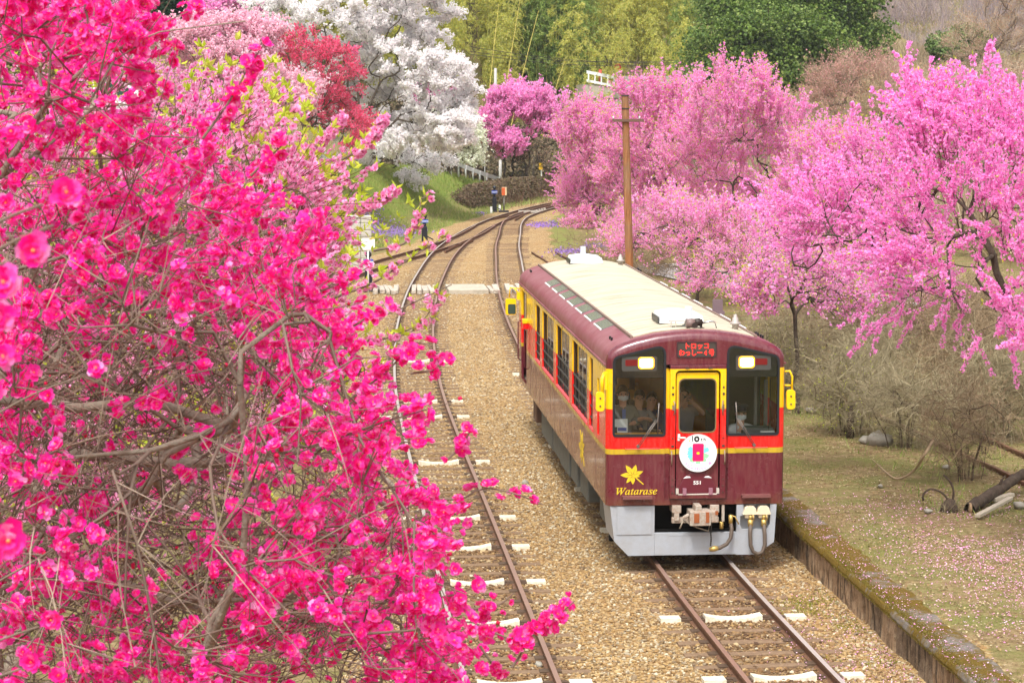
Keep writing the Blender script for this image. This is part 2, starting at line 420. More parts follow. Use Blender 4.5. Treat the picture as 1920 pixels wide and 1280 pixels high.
def sweep_rail(L, off, parent, topmat, z0=0.0, a=0, b=None, zfun=None):
    L = L[a:b][::2]; t, nn = frames(L); k = len(PROF); z = np.full(len(L), z0) if zfun is None else zfun(L)
    V = np.zeros((len(L), k, 3)); V[:, :, :2] = L[:, None, :]+nn[:, None, :]*(off+PROF[None, :, 0, None]); V[:, :, 2] = z[:, None]+PROF[None, :, 1]
    i = np.arange(len(L)-1)[:, None]; j = np.arange(k)[None, :]
    F = np.stack([i*k+j, i*k+(j+1) % k, (i+1)*k+(j+1) % k, (i+1)*k+j], -1).reshape(-1, 4)
    mi = np.tile((np.arange(k) == 0).astype(int), len(L)-1)
    return mesh_np('rail', V.reshape(-1, 3), F, [RUST, topmat], parent, mi=mi)
def sleeper_mesh(seed):
    r = random.Random(seed); b = MB(); w = .1+r.uniform(-.008, .008); e = [r.uniform(-.06, .06) for _ in range(2)]
    xs = [-1.05+e[0], -.7, -.3, .1, .5, .85, 1.05+e[1]]; V = []
    for x in xs:
        q = r.uniform(-.008, .008); h = r.uniform(-.006, .006)
        V += [(x, -w+q, -.14), (x, w+q, -.14), (x, w+q-.006, h-.006), (x, w*.4+q, h), (x, -w*.4+q, h-.004), (x, -w+q+.006, h-.006)]
    k = 6
    b.add(V, [(i*k+j, i*k+(j+1) % k, (i+1)*k+(j+1) % k, (i+1)*k+j) for i in range(len(xs)-1) for j in range(k)]+[tuple(range(k))[::-1], tuple((len(xs)-1)*k+j for j in range(k))])
    b.mat(1)
    for s in (-.566, .566): b.box(s-.14, s+.14, -.085, .085, .001, .014)
    o = b.build('sleeper', [WOOD_T, PLATE]); me = o.data; bpy.data.objects.remove(o); return me
def concrete_mesh():
    b = MB()
    def bar(x0, x1, f):
        xs = np.linspace(x0, x1, 9); V = []
        for x in xs:
            h, w = f(x); V += [(x, -w, -.14), (x, w, -.14), (x, w*.86, h), (x, -w*.86, h)]
        b.add(V, [(i*4+j, i*4+(j+1) % 4, i*4+4+(j+1) % 4, i*4+4+j) for i in range(8) for j in range(4)]+[(3, 2, 1, 0), (32, 33, 34, 35)])
    bar(-.40, .40, lambda x: (.006+.05*(abs(x)/.4)**2, .12)); b.mat(0)
    bar(-1.02, -.74, lambda x: (.03, .12)); bar(.74, 1.02, lambda x: (.03, .12))
    b.mat(1)
    for s in (-.57, .57): b.box(s-.17, s+.17, -.10, .10, -.14, .012); b.box(s-.15, s-.075, -.05, .05, .012, .03); b.box(s+.075, s+.15, -.05, .05, .012, .03)
    o = b.build('sleeper', [WHITE_T, PLATE]); me = o.data; bpy.data.objects.remove(o); return me
SLP = [sleeper_mesh(s) for s in range(5)]; CONC = concrete_mesh()
sleeper_spots = []
def sleepers(L, parent, pitch, white, y0, y1, z=-.128, cap=300):
    s = np.concatenate([[0], np.cumsum(np.linalg.norm(np.diff(L, axis=0), axis=1))]); t, nn = frames(L); r = random.Random(len(L)); cnt = 0
    q = 0.0; pts = []
    while q < s[-1]:
        x, y = np.interp(q, s, L[:, 0]), np.interp(q, s, L[:, 1])
        if y0 <= y <= y1: pts.append((x, y, math.atan2(np.interp(q, s, nn[:, 1]), np.interp(q, s, nn[:, 0]))))
        q += pitch*r.uniform(.94, 1.06)
    wi = {min(range(len(pts)), key=lambda i: abs(pts[i][1]-w)) for w in white if y0 <= w <= y1} if pts else set()
    for i, (x, y, a) in enumerate(pts[:cap]):
        o = put('sleeper', CONC if i in wi else SLP[r.randrange(5)], parent, (x, y, z+r.uniform(-.006, .01)-.016*min(1, max(0, (y-42)/25))), (0, r.uniform(-.006, .006), a+r.uniform(-.02, .02)))
        if i in wi: o['label'] = 'white concrete sleeper with dipped middle'
        sleeper_spots.append((x, y, a))
def railway(label, L, white, y0, y1, tops, pitch=.656, z0=0.0):
    tr = thing('railway_track', (float(L[0, 0]), float(L[0, 1]), 0), label, 'railway track', 'railway tracks of the small station')
    for s, tm in ((-.566, tops[0]), (.566, tops[1])): sweep_rail(L, s, tr, tm, z0)
    sleepers(L, tr, pitch, white, y0, y1, -.128+z0)
    return tr
railway('rusty railway track under the maroon railcar, beside the mossy stone platform', RIGHT_LINE, [-2.94, -6.3, -9.6, 3.4, 7.8, 13, 25], -10, 104, (STEELR, STEEL))
railway('railway track left of the railcar, partly behind crimson blossom, white sleepers showing', LEFT_LINE, [-9.6, -6.4, -3.4, -.25, 1.95, 4.7, 10.6, 17.1, 20, 28.4], -10, 165, (STEEL, STEELR))
railway('rusty siding track joining the left line from behind the dark point levers', SIDE_LINE, [], 40, 88, (STEELR, STEELR))
old = thing('railway_track', (float(OLD_LINE[0, 0]), float(OLD_LINE[0, 1]), 0), 'overgrown disused rails lying in the weeds right of the platform', 'railway track', 'railway tracks of the small station')
for s in (-.566, .566): sweep_rail(OLD_LINE, s, old, RUST, zfun=lambda L: zt(L[:, 0], L[:, 1])+.1)

# small trackside ironwork of the far points: check rails and frog
pt = thing('railway_points', (1.2, 80, 0), 'rusty switch blades and check rails where the far tracks meet', 'railway points')
b = MB()
for (x0, y0, x1, y1) in ((5.6, 102.5, 6.5, 107.5), (4.5, 104.2, 5.6, 107.6), (-.1, 73.5, 1.0, 79.5), (.2, 76.0, 1.75, 82.0)):
    n = Vector((y1-y0, x0-x1, 0)).normalized()*.03
    b.add([(x0-n.x, y0-n.y, -.13), (x0+n.x, y0+n.y, -.13), (x1+n.x, y1+n.y, -.13), (x1-n.x, y1-n.y, -.13), (x0-n.x, y0-n.y, -.01), (x0+n.x, y0+n.y, -.01), (x1+n.x, y1+n.y, -.01), (x1-n.x, y1-n.y, -.01)], [(0, 1, 2, 3), (4, 5, 6, 7), (0, 1, 5, 4), (1, 2, 6, 5), (2, 3, 7, 6), (3, 0, 4, 7)])
b.build('check_rail', RUST, pt)
b = MB()
for k in range(5): b.box(7.6+k*.25, 7.72+k*.25, 112.2+k*.9, 112.5+k*.9, -.12, .03)
b.box(6.6, 7.9, 112.0, 112.25, -.1, .05)
b.build('switch_rod', mat('pale_iron', (176, 168, 156), .7), pt)

# ------------------------------------------------------------------ loose ballast stones, real ones
def rock_bank(n, pts, size, seed, sub=1, flat=.65):
    r = np.random.default_rng(seed)
    bm = bmesh.new(); bmesh.ops.create_icosphere(bm, subdivisions=sub, radius=1)
    bv = np.array([v.co[:] for v in bm.verts]); bf = np.array([[v.index for v in f.verts] for f in bm.faces]); bm.free()
    k = len(bv); S = size[:, None, None]*np.stack([r.uniform(.75, 1.25, n), r.uniform(.75, 1.25, n), r.uniform(flat*.7, flat*1.2, n)], -1)[:, None, :]
    J = bv[None]*(1+r.uniform(-.22, .22, (n, k, 1)))*S
    a = r.uniform(0, 2*PI, n); c, s_ = np.cos(a)[:, None], np.sin(a)[:, None]
    V = np.stack([J[..., 0]*c-J[..., 1]*s_, J[..., 0]*s_+J[..., 1]*c, J[..., 2]], -1)+pts[:, None, :]
    F = (bf[None]+(np.arange(n)*k)[:, None, None]).reshape(-1, 3)
    return V.reshape(-1, 3), F
def octa_bank(n, pts, size, seed, flat=.7):
    r = np.random.default_rng(seed)
    bv = np.array([(1, 0, 0), (0, 1, 0), (-1, 0, 0), (0, -1, 0), (0, 0, 1), (.5, .5, .75)]); bf = np.array([(0, 1, 5), (1, 4, 5), (4, 0, 5), (1, 2, 4), (2, 3, 4), (3, 0, 4)])
    J = bv[None]*(1+r.uniform(-.3, .3, (n, 6, 1)))*(size[:, None, None]*np.array([1, 1, flat]))
    a = r.uniform(0, 2*PI, n); c, s_ = np.cos(a)[:, None], np.sin(a)[:, None]
    V = np.stack([J[..., 0]*c-J[..., 1]*s_, J[..., 0]*s_+J[..., 1]*c, J[..., 2]], -1)+pts[:, None, :]
    return V.reshape(-1, 3), (bf[None]+(np.arange(n)*6)[:, None, None]).reshape(-1, 3)
GRAV = leafmat('ballast_stone', [(124, 97, 64), (148, 117, 76), (160, 129, 85), (170, 143, 98), (138, 110, 78), (180, 157, 118), (128, 109, 85), (164, 133, 84), (104, 84, 62), (190, 178, 152)], .85, 0.0, .3)
def clear_of_sleepers(x, y, keep=.12):
    S = np.array(sleeper_spots); ok = np.ones(len(x), bool)
    for i in range(0, len(x), 4000):
        dx = x[i:i+4000, None]-S[None, :, 0]; dy = y[i:i+4000, None]-S[None, :, 1]
        u = dx*np.cos(S[:, 2])+dy*np.sin(S[:, 2]); v = -dx*np.sin(S[:, 2])+dy*np.cos(S[:, 2])
        hit = ((np.abs(u) < 1.04) & (np.abs(v) < .095)).any(1); ok[i:i+4000] = ~hit | (rng.random(len(hit)) < keep)
    return ok
def scatter(n, x0, x1, y0, y1, pw=1.0):
    x = rng.uniform(x0, x1, n); y = y0+(y1-y0)*rng.random(n)**pw
    return x, y
GRAVEL_JOB = []
x, y = scatter(56000, -5.3, 1.75, -9.5, 8); k = clear_of_sleepers(x, y); x, y = x[k], y[k]
sz = rng.gamma(5, .0025, len(x))+.006
GRAVEL_JOB.append((np.stack([x, y, np.full(len(x), -.142)+sz*.1], 1), sz, np.minimum(np.abs(x-np.interp(y, RIGHT_LINE[:, 1], RIGHT_LINE[:, 0])), np.abs(x-np.interp(y, LEFT_LINE[:, 1], LEFT_LINE[:, 0]))) < .78+rng.normal(0, .12, len(x))))
x, y = scatter(60000, -5.2, 1.8, 8, 62, 1.4); k = clear_of_sleepers(x, y, .2) & (x > np.interp(y, [50, 70], [-5.2, -3])); x, y = x[k], y[k]
sz = rng.gamma(5, .0032, len(x))+.009
V, F = octa_bank(len(x), np.stack([x, y, np.full(len(x), -.142)], 1), sz, 2)
gr = mesh_np('gravel', V, F, GRAV); gr['kind'] = 'stuff'; gr['label'] = 'paler ballast stones along the tracks farther up the line'
# a few odd bigger stones lying on the ballast
STN = mat('grey_stone', (158, 152, 140), .9, 0, .3, vary=.25, vscale=9, bump=.5, bscale=50, dirt=((120, 110, 84), .5))

# ------------------------------------------------------------------ old stone platform
def stonemat(name, cols):
    m = bpy.data.materials.new(name); t = NT(m); P = t.pos(); n1 = t.noise(5, 6, .7, P); n2 = t.noise(26, 4, .7, P); st = t.noise(3.2, 5, .7, t.pos((2.2, 2.2, .35)))
    c = t.ramp(n1, [(.3, lin(cols[0])), (.5, lin(cols[1])), (.72, lin(cols[2]))]); c = t.mix(t.ramp(st, [(.50, 0.0), (.60, .85)]), c, lin((52, 44, 38))); c = t.mix(t.ramp(n2, [(.56, 0.0), (.72, .5)]), c, lin((196, 176, 148)))
    t.done(t.pbsdf(c, .95, 0, .2, 0, t.bump(t.math('ADD', n1, t.math('MULTIPLY', n2, .6)), .9, .05)).outputs[0]); return m
BLOCK = stonemat('platform_stone', ((118, 94, 72), (164, 136, 108), (190, 166, 136))); BLOCK2 = stonemat('platform_stone_dark', ((92, 76, 62), (132, 112, 92), (164, 146, 122)))
m = bpy.data.materials.new('coping_mossy'); t = NT(m); P = t.pos()
n2 = t.noise(1.3, 6, .7, P); n3 = t.noise(14, 5, .7, P); n4 = t.noise(70, 3, .7, P)
stc = t.ramp(n3, [(.3, lin((104, 96, 90))), (.6, lin((146, 136, 126))), (.8, lin((172, 162, 148)))])
msc = t.ramp(n4, [(.25, lin((70, 52, 20))), (.5, lin((112, 88, 30))), (.75, lin((138, 118, 46)))])
f = t.ramp(t.math('ADD', n2, t.math('MULTIPLY', t.math('SUBTRACT', n3, .5), .35)), [(.40, 0.0), (.50, 1.0)])
t.done(t.pbsdf(t.mix(f, stc, msc), .95, 0, .2, 0, t.bump(t.math('ADD', n4, n3), .9, .03)).outputs[0]); COPE = m
plat = thing('platform_wall', (1.8, -4, -.15), 'low stone platform wall with mossy coping right of the railcar', 'platform')
PL_X = lambda y: 1.74+.0075*max(0, -y)+(.0008*(y-5)**2 if y > 5 else 0)
r = random.Random(4); y = -14.0
while y < 24:
    w = r.uniform(.32, .85); x = PL_X(y+w/2)+.045+r.uniform(-.012, .02); b = MB(); g = .012
    j = lambda a=.018: r.uniform(-a, a)
    xs = [x+j(), x+.42]; ys = [y+g, y+w*.5, y+w-g]; zs = [-.22, .05+j(.04), .285]
    V = []; 
    for zz in zs:
        for yy in ys: V.append((x+j(.022), yy+j(.012), zz))
    for zz in zs:
        for yy in ys: V.append((x+.42, yy, zz))
    q = lambda i, k: i*3+k
    Fc = [(q(i, k), q(i, k+1), q(i+1, k+1), q(i+1, k)) for i in range(2) for k in range(2)]
    Fc += [(9+a, 9+d, 9+c, 9+bb) for a, bb, c, d in Fc]
    Fc += [(6, 7, 16, 15), (7, 8, 17, 16), (0, 9, 10, 1), (1, 10, 11, 2), (0, 3, 12, 9), (3, 6, 15, 12), (2, 11, 14, 5), (5, 14, 17, 8)]
    b.add(V, Fc); b.build('stone_block', BLOCK2 if r.random() < .35 else BLOCK, plat, bevel=.014, seg=1)
    y += w
y = -14.0
while y < 24:
    w = r.uniform(.9, 1.7); x = PL_X(y+w/2); b = MB(); n = 6; V = []; m_ = 5
    for i in range(n+1):
        yy = y+.008+(w-.016)*i/n
        xo = x-.03+r.uniform(-.008, .008); V += [(xo+.02, yy, .292), (xo, yy, .34), (xo+.03, yy, .405+r.uniform(-.008, .008)), (x+.25, yy, .425+r.uniform(-.008, .008)), (x+.50+r.uniform(-.05, .05), yy, .415), (x+.5, yy, .292)]
    b.add(V, [(i*6+k, i*6+(k+1) % 6, i*6+6+(k+1) % 6, i*6+6+k) for i in range(n) for k in range(6)]+[(5, 4, 3, 2, 1, 0), tuple(n*6+k for k in range(6))])
    b.build('coping_slab', COPE, plat, bevel=.016); y += w
b = MB(); b.add([(1.9, -14, -.3), (2.2, -14, -.3), (2.2, 24, -.3), (1.9, 24, -.3), (1.9, -14, .28), (2.2, -14, .28), (2.2, 24, .28), (1.9, 24, .28)], [(0, 1, 2, 3), (4, 5, 6, 7), (0, 1, 5, 4), (1, 2, 6, 5), (2, 3, 7, 6), (3, 0, 4, 7)])
b.build('rubble_core', BLOCK2, plat)

# ------------------------------------------------------------------ foot crossing over the tracks
cr = thing('foot_crossing', (-.6, 52, -.1), 'foot crossing of weathered boards and a concrete slab over both tracks', 'crossing')
CONCR = mat('weathered_concrete', (186, 176, 158), .9, 0, .3, vary=.16, vscale=2.5, bump=.4, bscale=60, dirt=((120, 108, 88), .5))
OLDB = mat('bleached_board', (206, 194, 178), .9, 0, .2, vary=.3, vscale=7, bump=.6, bscale=70, dirt=((100, 82, 64), .9))
b = MB(); b.box(-1.12, .38, 50.55, 53.3, -.2, .02); b.build('slab', CONCR, cr, bevel=.02)
r = random.Random(9)
for (xa, xb) in ((-3.9, -2.95), (-2.45, -1.55), (.45, .9), (1.1, 1.75), (1.85, 2.7)):
    xx = xa
    while xx < xb-.05:
        w = r.uniform(.16, .26); b = MB(); y0, y1 = 50.6+r.uniform(-.3, .3), 53.2+r.uniform(-.3, .3); z = r.uniform(-.01, .04)
        b.box(xx, min(xx+w-.02, xb), y0, y1, -.13, z, Matrix.Rotation(r.uniform(-.05, .05), 3, 'Z')); b.build('board', OLDB, cr, bevel=.012, seg=1); xx += w
# ------------------------------------------------------------------ the railcar
TL = 15.9; HW = 1.365; ZB = .92; RC = .12
MAROON, GOLD, RED, YEL = (98, 28, 42), (196, 164, 34), (236, 4, 8), (250, 200, 0)
m = bpy.data.materials.new('railcar_livery'); t = NT(m); co = t.coord()
sp = t.n('ShaderNodeSeparateXYZ'); t.l(t.pos(), sp.inputs[0])
zz = t.math('DIVIDE', sp.outputs[2], 4.0)
colr = t.ramp(zz, [(0, lin(MAROON)), (1.69/4, lin(GOLD)), (1.772/4, lin(RED)), (2.38/4, lin(YEL)), (2.985/4, lin(MAROON))], 'CONSTANT')
stk = t.noise(5, 5, .7, t.coord('Object', (4, 4, .5)))
fade = t.ramp(stk, [(.42, 0.0), (.78, .3)])
colr = t.mix(fade, colr, lin((150, 112, 100)), 'MIX')
grim = t.ramp(t.math('SUBTRACT', t.math('MULTIPLY', t.noise(3.2, 6, .75, co), .5), t.math('MULTIPLY', t.math('SUBTRACT', sp.outputs[2], .92), .8)), [(.1, 0.0), (.34, .7)])
colr = t.mix(grim, colr, lin((112, 76, 48)))
rg = t.ramp(t.noise(2.5, 4, .6, co), [(.3, .16), (.7, .34)])
t.done(t.pbsdf(colr, rg, 0, .5, .35, t.bump(t.noise(1.7, 3, .5, co), .12, .02)).outputs[0]); LIV = m
ROOFM = mat('railcar_roof_maroon', (128, 54, 68), .42, 0, .5, vary=.12, vscale=2, dirt=((186, 150, 150), .4))
CREAM = None
m = bpy.data.materials.new('roof_canvas_cream'); t = NT(m); co = t.coord('Object', (1, 5, 1))
n1 = t.noise(1.2, 6, .7, co); n2 = t.noise(7, 5, .7, t.coord('Object', (.6, 6, 1)))
c = t.mix(n2, lin((178, 168, 144)), lin((200, 193, 174))); c = t.mix(t.ramp(n1, [(.44, 0.0), (.70, .8)]), c, lin((156, 134, 106)))
t.done(t.pbsdf(c, .85, 0, .3, 0, t.bump(n2, .15, .01)).outputs[0]); CREAM = m
RUBBER = mat('rubber_black', (30, 32, 36), .5, 0, .4, vary=.2)
BLACKP = mat('black_paint', (20, 21, 25), .35, 0, .5)
GREYK = mat('skirt_grey', (164, 168, 174), .45, 0, .5, vary=.06, vscale=3, dirt=((140, 128, 112), .35))
DGREY = mat('underframe_grey', (92, 94, 88), .7, 0, .4, vary=.2, vscale=4, dirt=((70, 54, 40), .7))
UNDER = mat('underframe_dark', (30, 27, 25), .8, 0, .3, vary=.3)
STEELB = mat('stainless', (190, 190, 190), .3, .9, .5)
BRASS = mat('brass_fitting', (196, 166, 96), .4, .6, .5, vary=.2)
CAST = mat('coupler_cast', (178, 170, 156), .7, .1, .4, vary=.2, vscale=14, dirt=((140, 84, 48), .8))
RUSTO = mat('coupler_rust', (150, 82, 44), .8, 0, .3, vary=.3, vscale=20)
HOSE = mat('rubber_hose', (92, 78, 66), .6, 0, .4, vary=.15)
CRM = mat('cream_plastic', (222, 206, 176), .5, 0, .5)
YELP = mat('yellow_paint', (250, 200, 4), .35, 0, .5, coat=.3)
YELS = mat('yellow_jamb', (226, 160, 10), .45, 0, .5)
REDP = mat('red_paint', (236, 10, 12), .35, 0, .5, coat=.3)
MARP = mat('maroon_paint', MAROON, .35, 0, .5, coat=.3, vary=.1)
WHITEP = mat('white_enamel', (236, 236, 232), .45, 0, .5, vary=.03)
GLASS = glassmat('window_glass', (.80, .84, .83), .02, 2.0)
GLASSF = glassmat('windscreen_glass', (.93, .95, .94), .015)
WOODY = mat('varnished_wood', (226, 160, 60), .5, 0, .4, vary=.25, vscale=5)
DARKIN = mat('cab_dark', (36, 34, 33), .7, 0, .3)
INFLO = mat('car_floor', (96, 84, 70), .7, 0, .3)
GOLDL = mat('gold_leaf_paint', (226, 192, 40), .45, 0, .4)

car = thing('railcar', (0, 0, 0), 'maroon, red and yellow diesel railcar with lit headlights', 'railcar')
HALF = [(HW, 3.06), (1.362, 3.13), (1.345, 3.20), (1.30, 3.27), (1.21, 3.335), (1.08, 3.392), (.93, 3.44), (.62, 3.512), (.31, 3.552), (0, 3.565)]
def section(inset, z0=ZB):
    pts = [(HW-inset, z0)]
    for (x, z) in HALF:
        # move inwards along an approximate outward normal
        k = max(0, min(1, (z-3.06)/.3)); pts.append((max(0, x-inset*(1-.72*k)), z-inset*min(1, k*1.0)))
    L = [(-x, z) for x, z in pts]; return L+[(x, z) for x, z in pts[::-1][1:]]
# end shells (rounded corners) and the roof barrel
def loft(secs, name, m_, ymap, parent, lo=None):
    V = []; 
    for y, s in secs: V += [(x, ymap(y), z) for x, z in s]
    k = len(secs[0][1]); F = [(i*k+j, i*k+j+1, (i+1)*k+j+1, (i+1)*k+j) for i in range(len(secs)-1) for j in range(k-1)]
    b = MB(); b.add(V, F, True); return b.build(name, m_, parent)
corner = [(RC*(1-math.sin(a)), section(RC*(1-math.cos(a)))) for a in np.linspace(0, PI/2, 7)[::-1]]
for ym in (lambda y: y, lambda y: TL-y):
    loft(corner, 'end_corner', LIV, ym, car)
roofsec = [(x, z) for x, z in section(0, 3.055) if z > 3.05]
loft([(y, roofsec) for y in np.linspace(RC, TL-RC, 9)], 'roof', ROOFM, lambda y: y, car)
cs = [(x, z+.012) for x, z in section(0) if abs(x) < .935 and z > 3.4]
V = []; ys = list(np.linspace(.3, TL-.3, 12))
for y in ys: V += [(x, y, z) for x, z in cs]
k = len(cs); b = MB(); b.add(V, [(i*k+j, i*k+j+1, (i+1)*k+j+1, (i+1)*k+j) for i in range(len(ys)-1) for j in range(k-1)], True)
V = [(x, .3, z-.03) for x, z in cs]+[(x, .3, z) for x, z in cs]
b.add(V, [(j, j+1, k+j+1, k+j) for j in range(k-1)]); b.build('roof_canvas', CREAM, car)
for s in (-1, 1):
    b = MB(); b.box(s*.95-.018, s*.95+.018, .25, TL-.25, 3.43, 3.472); b.build('roof_batten', mat('batten_brown', (128, 104, 92), .7), car)
    b = MB(); b.box(s*(HW+.012)-.012, s*(HW+.012)+.012, .1, TL-.1, 3.045, 3.066); b.build('rain_gutter', ROOFM, car)
# roof skylights on the left shoulder (and the matching ones on the right)
SKYG = mat('skylight_pane', (104, 112, 110), .18, 0, .6, vary=.08)
for s in (-1, 1):
    for i in range(7):
        y0 = 2.32+i*1.417; y1 = y0+1.02
        xa, za, xb, zb = 1.165, 3.356, .955, 3.432
        nx_, nz_ = (za-zb), (xa-xb); q = math.hypot(nx_, nz_); nx_, nz_ = -nx_/q*-.012, nz_/q*.012
        b = MB(); b.add([(s*xa, y0, za), (s*xb, y0, zb), (s*xb, y1, zb), (s*xa, y1, za)]+[(s*(xa+.004), y0, za+nz_), (s*(xb+.004), y0, zb+nz_), (s*(xb+.004), y1, zb+nz_), (s*(xa+.004), y1, za+nz_)], [(4, 5, 6, 7), (0, 1, 5, 4), (1, 2, 6, 5), (2, 3, 7, 6), (3, 0, 4, 7)])
        o = b.build('skylight', SKYG, car)
        b = MB(); b.box(min(s*1.185, s*1.16), max(s*1.185, s*1.16), y0+.02, y1-.05, 3.352, 3.374); b.build('sill_strip', WHITEP, o)

# ---- front and rear end plates
winL = rpoly([(-1.25, 1.99), (-.485, 1.99), (-.485, 3.345), (-1.25, 3.165)], [.035, .035, .11, .10])
winR = [(-x+.0, z) for x, z in winL][::-1]
rec = [(-.475, 1.0), (.49, 1.0), (.49, 3.06), (-.475, 3.06)]
fo = section(RC)
for y0, y1, nm in ((0.0, .05, 'front_wall'), (TL, TL-.05, 'rear_wall')):
    b = MB(); b.plate([(p[0], p[1]) for p in fo], [winL, winR, rec], lambda u, v, d: (u, d, v), y0, y1); b.build(nm, LIV, car)
b = MB(); b.plate([(-.475, 1.0), (.49, 1.0), (.49, 3.06), (-.475, 3.06)], [[(-.40, 1.02), (.44, 1.02), (.44, 3.05), (-.40, 3.05)]], lambda u, v, d: (u, d, v), .03, .06); b.build('door_recess', LIV, car)
def windscreen(W, side):
    ring = MB(); ring.plate(grow_loop(W, .022), [grow_loop(W, -.012)], lambda u, v, d: (u, d, v), -.014, .03)
    g = MB(); g.plate(grow_loop(W, -.008), [], lambda u, v, d: (u, d, v), .010, .016)
    gl = g.build('windscreen', GLASSF, car); ring.build('rubber_seal', RUBBER, gl)
    # black masked band across the top, behind the glass
    top = [p for p in W]
    band = []
    L = grow_loop(W, -.012); z0 = 2.86
    band = [p for p in L if p[1] > z0]
    xs = [p[0] for p in L]; band = sorted(band, key=lambda p: math.atan2(p[1]-3.05, p[0]-(min(xs)+max(xs))/2))
    band = [(min(xs), z0), (max(xs), z0)]+[p for p in band if p[1] > z0+.01]
    cxm = (min(xs)+max(xs))/2; band = sorted(band, key=lambda p: math.atan2(p[1]-3.0, p[0]-cxm))
    b = MB(); b.plate(band, [], lambda u, v, d: (u, d, v), .02, .03); b.build('top_mask', BLACKP, gl)
    s = -1 if side == 'l' else 1
    x0, x1 = sorted((s*.60, s*1.135)); b = MB(); b.plate(rrect(x0, x1, 2.965, 3.185, .03), [], lambda u, v, d: (u, d, v), .004, .012)
    b.build('lamp_housing', mat('lamp_housing_grey', (70, 68, 64), .4), gl)
    x0, x1 = sorted((s*.665, s*.865)); b = MB(); b.plate(rrect(x0, x1, 3.02, 3.155, .035), [], lambda u, v, d: (u, d, v), -.004, .004)
    b.build('headlight', mat('headlight_lit', (255, 226, 150), .3, emis=9.0), gl)
    b = MB(); b.plate(rrect(x0-.02, x1+.02, 3.0, 3.175, .045), [rrect(x0, x1, 3.02, 3.155, .035)], lambda u, v, d: (u, d, v), -.006, .004); b.build('headlight_glow_ring', mat('lamp_glow_amber', (240, 150, 20), .3, emis=3.0), gl)  # emissive amber ring standing in for the halo round the lit lamp
    x0, x1 = sorted((s*.90, s*1.08)); b = MB(); b.plate(rrect(x0, x1, 3.045, 3.14, .012), [], lambda u, v, d: (u, d, v), 0.0, .004)
    b.build('tail_light', mat('tail_light_red', (110, 14, 16), .3), gl)
    return gl
gL = windscreen(winL, 'l'); gR = windscreen(winR, 'r')
for W, s in ((winL, -1), (winR, 1)):
    b = MB(); b.plate(grow_loop(W, -.008), [], lambda u, v, d: (u, d, v), TL-.016, TL-.010); b.build('windscreen', GLASSF, car)
# destination display
b = MB(); b.plate(rrect(-.305, .305, 3.165, 3.405, .02), [rrect(-.285, .285, 3.185, 3.385, .015)], lambda u, v, d: (u, d, v), -.012, .01)
di = b.build('destination_display', mat('display_frame', (60, 36, 40), .4), car)
b = MB(); b.plate(rrect(-.287, .287, 3.183, 3.387, .015), [], lambda u, v, d: (u, d, v), -.006, .004); b.build('display_screen', mat('led_panel', (70, 62, 56), .35), di)
LED = mat('led_red', (255, 30, 24), .4, emis=1.6)
text('led_text', 'トロッコ', .105, (0.0, -.008, 3.333), LED, di, sx=.9, bold=.0006, pitch=.098)
text('led_text', 'わっしー4号', .105, (0.0, -.008, 3.232), LED, di, sx=.86, bold=.0006, pitch=.090)
# ---- gangway frame and end door
b = MB(); b.plate([(-.405, 1.025), (.445, 1.025), (.445, 3.055), (-.405, 3.055)], [rrect(-.325, .36, 1.085, 2.975, .0, rs=(.02, .02, .07, .07))], lambda u, v, d: (u, d, v), -.075, .05)
gw = b.build('gangway_frame', LIV, car, bevel=.008)
b = MB()
for s in (-1, 1):
    for z, w, h in ((2.72, .012, .03), (2.62, .016, .035), (2.45, .012, .012), (1.95, .014, .018), (1.83, .02, .03), (1.32, .014, .014), (1.22, .02, .012), (1.12, .014, .02)):
        x = .02+s*.386; b.box(x-w, x+w, -.084, -.07, z-h/2, z+h/2)
for x in (-.15, .2): b.box(x-.03, x+.03, -.084, -.07, 3.0, 3.025)
b.build('bolt', mat('bolt_dark', (70, 50, 40), .5), gw)
b = MB()
for s in (-1, 1):
    x = .02+s*.375; b.tube([(x, -.09, 2.52), (x-s*.012, -.125, 2.48), (x-s*.012, -.125, 2.36), (x, -.09, 2.30)], .010, 6); b.box(x-.022, x+.022, -.1, -.072, 2.38, 2.44)
    b.tube([(x+s*.03, -.09, 1.76), (x+s*.03, -.115, 1.70), (x+s*.03, -.115, 1.60), (x+s*.03, -.09, 1.55)], .011, 6)
b.build('latch_handle', mat('latch_metal', (150, 128, 110), .45, .4), gw)
b = MB(); b.plate(rrect(-.305, .34, 1.10, 2.94, .04), [rrect(-.262, .292, 2.035, 2.842, .075)], lambda u, v, d: (u, d, v), -.03, .0)
dr = b.build('end_door', LIV, car, bevel=.006)
b = MB(); b.plate(grow_loop(rrect(-.262, .292, 2.035, 2.842, .075), .012), [grow_loop(rrect(-.262, .292, 2.035, 2.842, .075), -.006)], lambda u, v, d: (u, d, v), -.038, -.01); b.build('window_seal', mat('seal_grey', (120, 96, 60), .5), dr)
b = MB(); b.plate(rrect(-.264, .294, 2.033, 2.844, .075), [], lambda u, v, d: (u, d, v), -.018, -.013); b.build('door_glass', GLASSF, dr)
b = MB(); b.box(-.285, -.25, -.06, -.03, 1.91, 2.01); b.tube([(-.27, -.065, 1.965), (-.27, -.085, 1.962), (-.17, -.085, 1.955)], .014, 8); b.build('door_handle', WHITEP, dr)
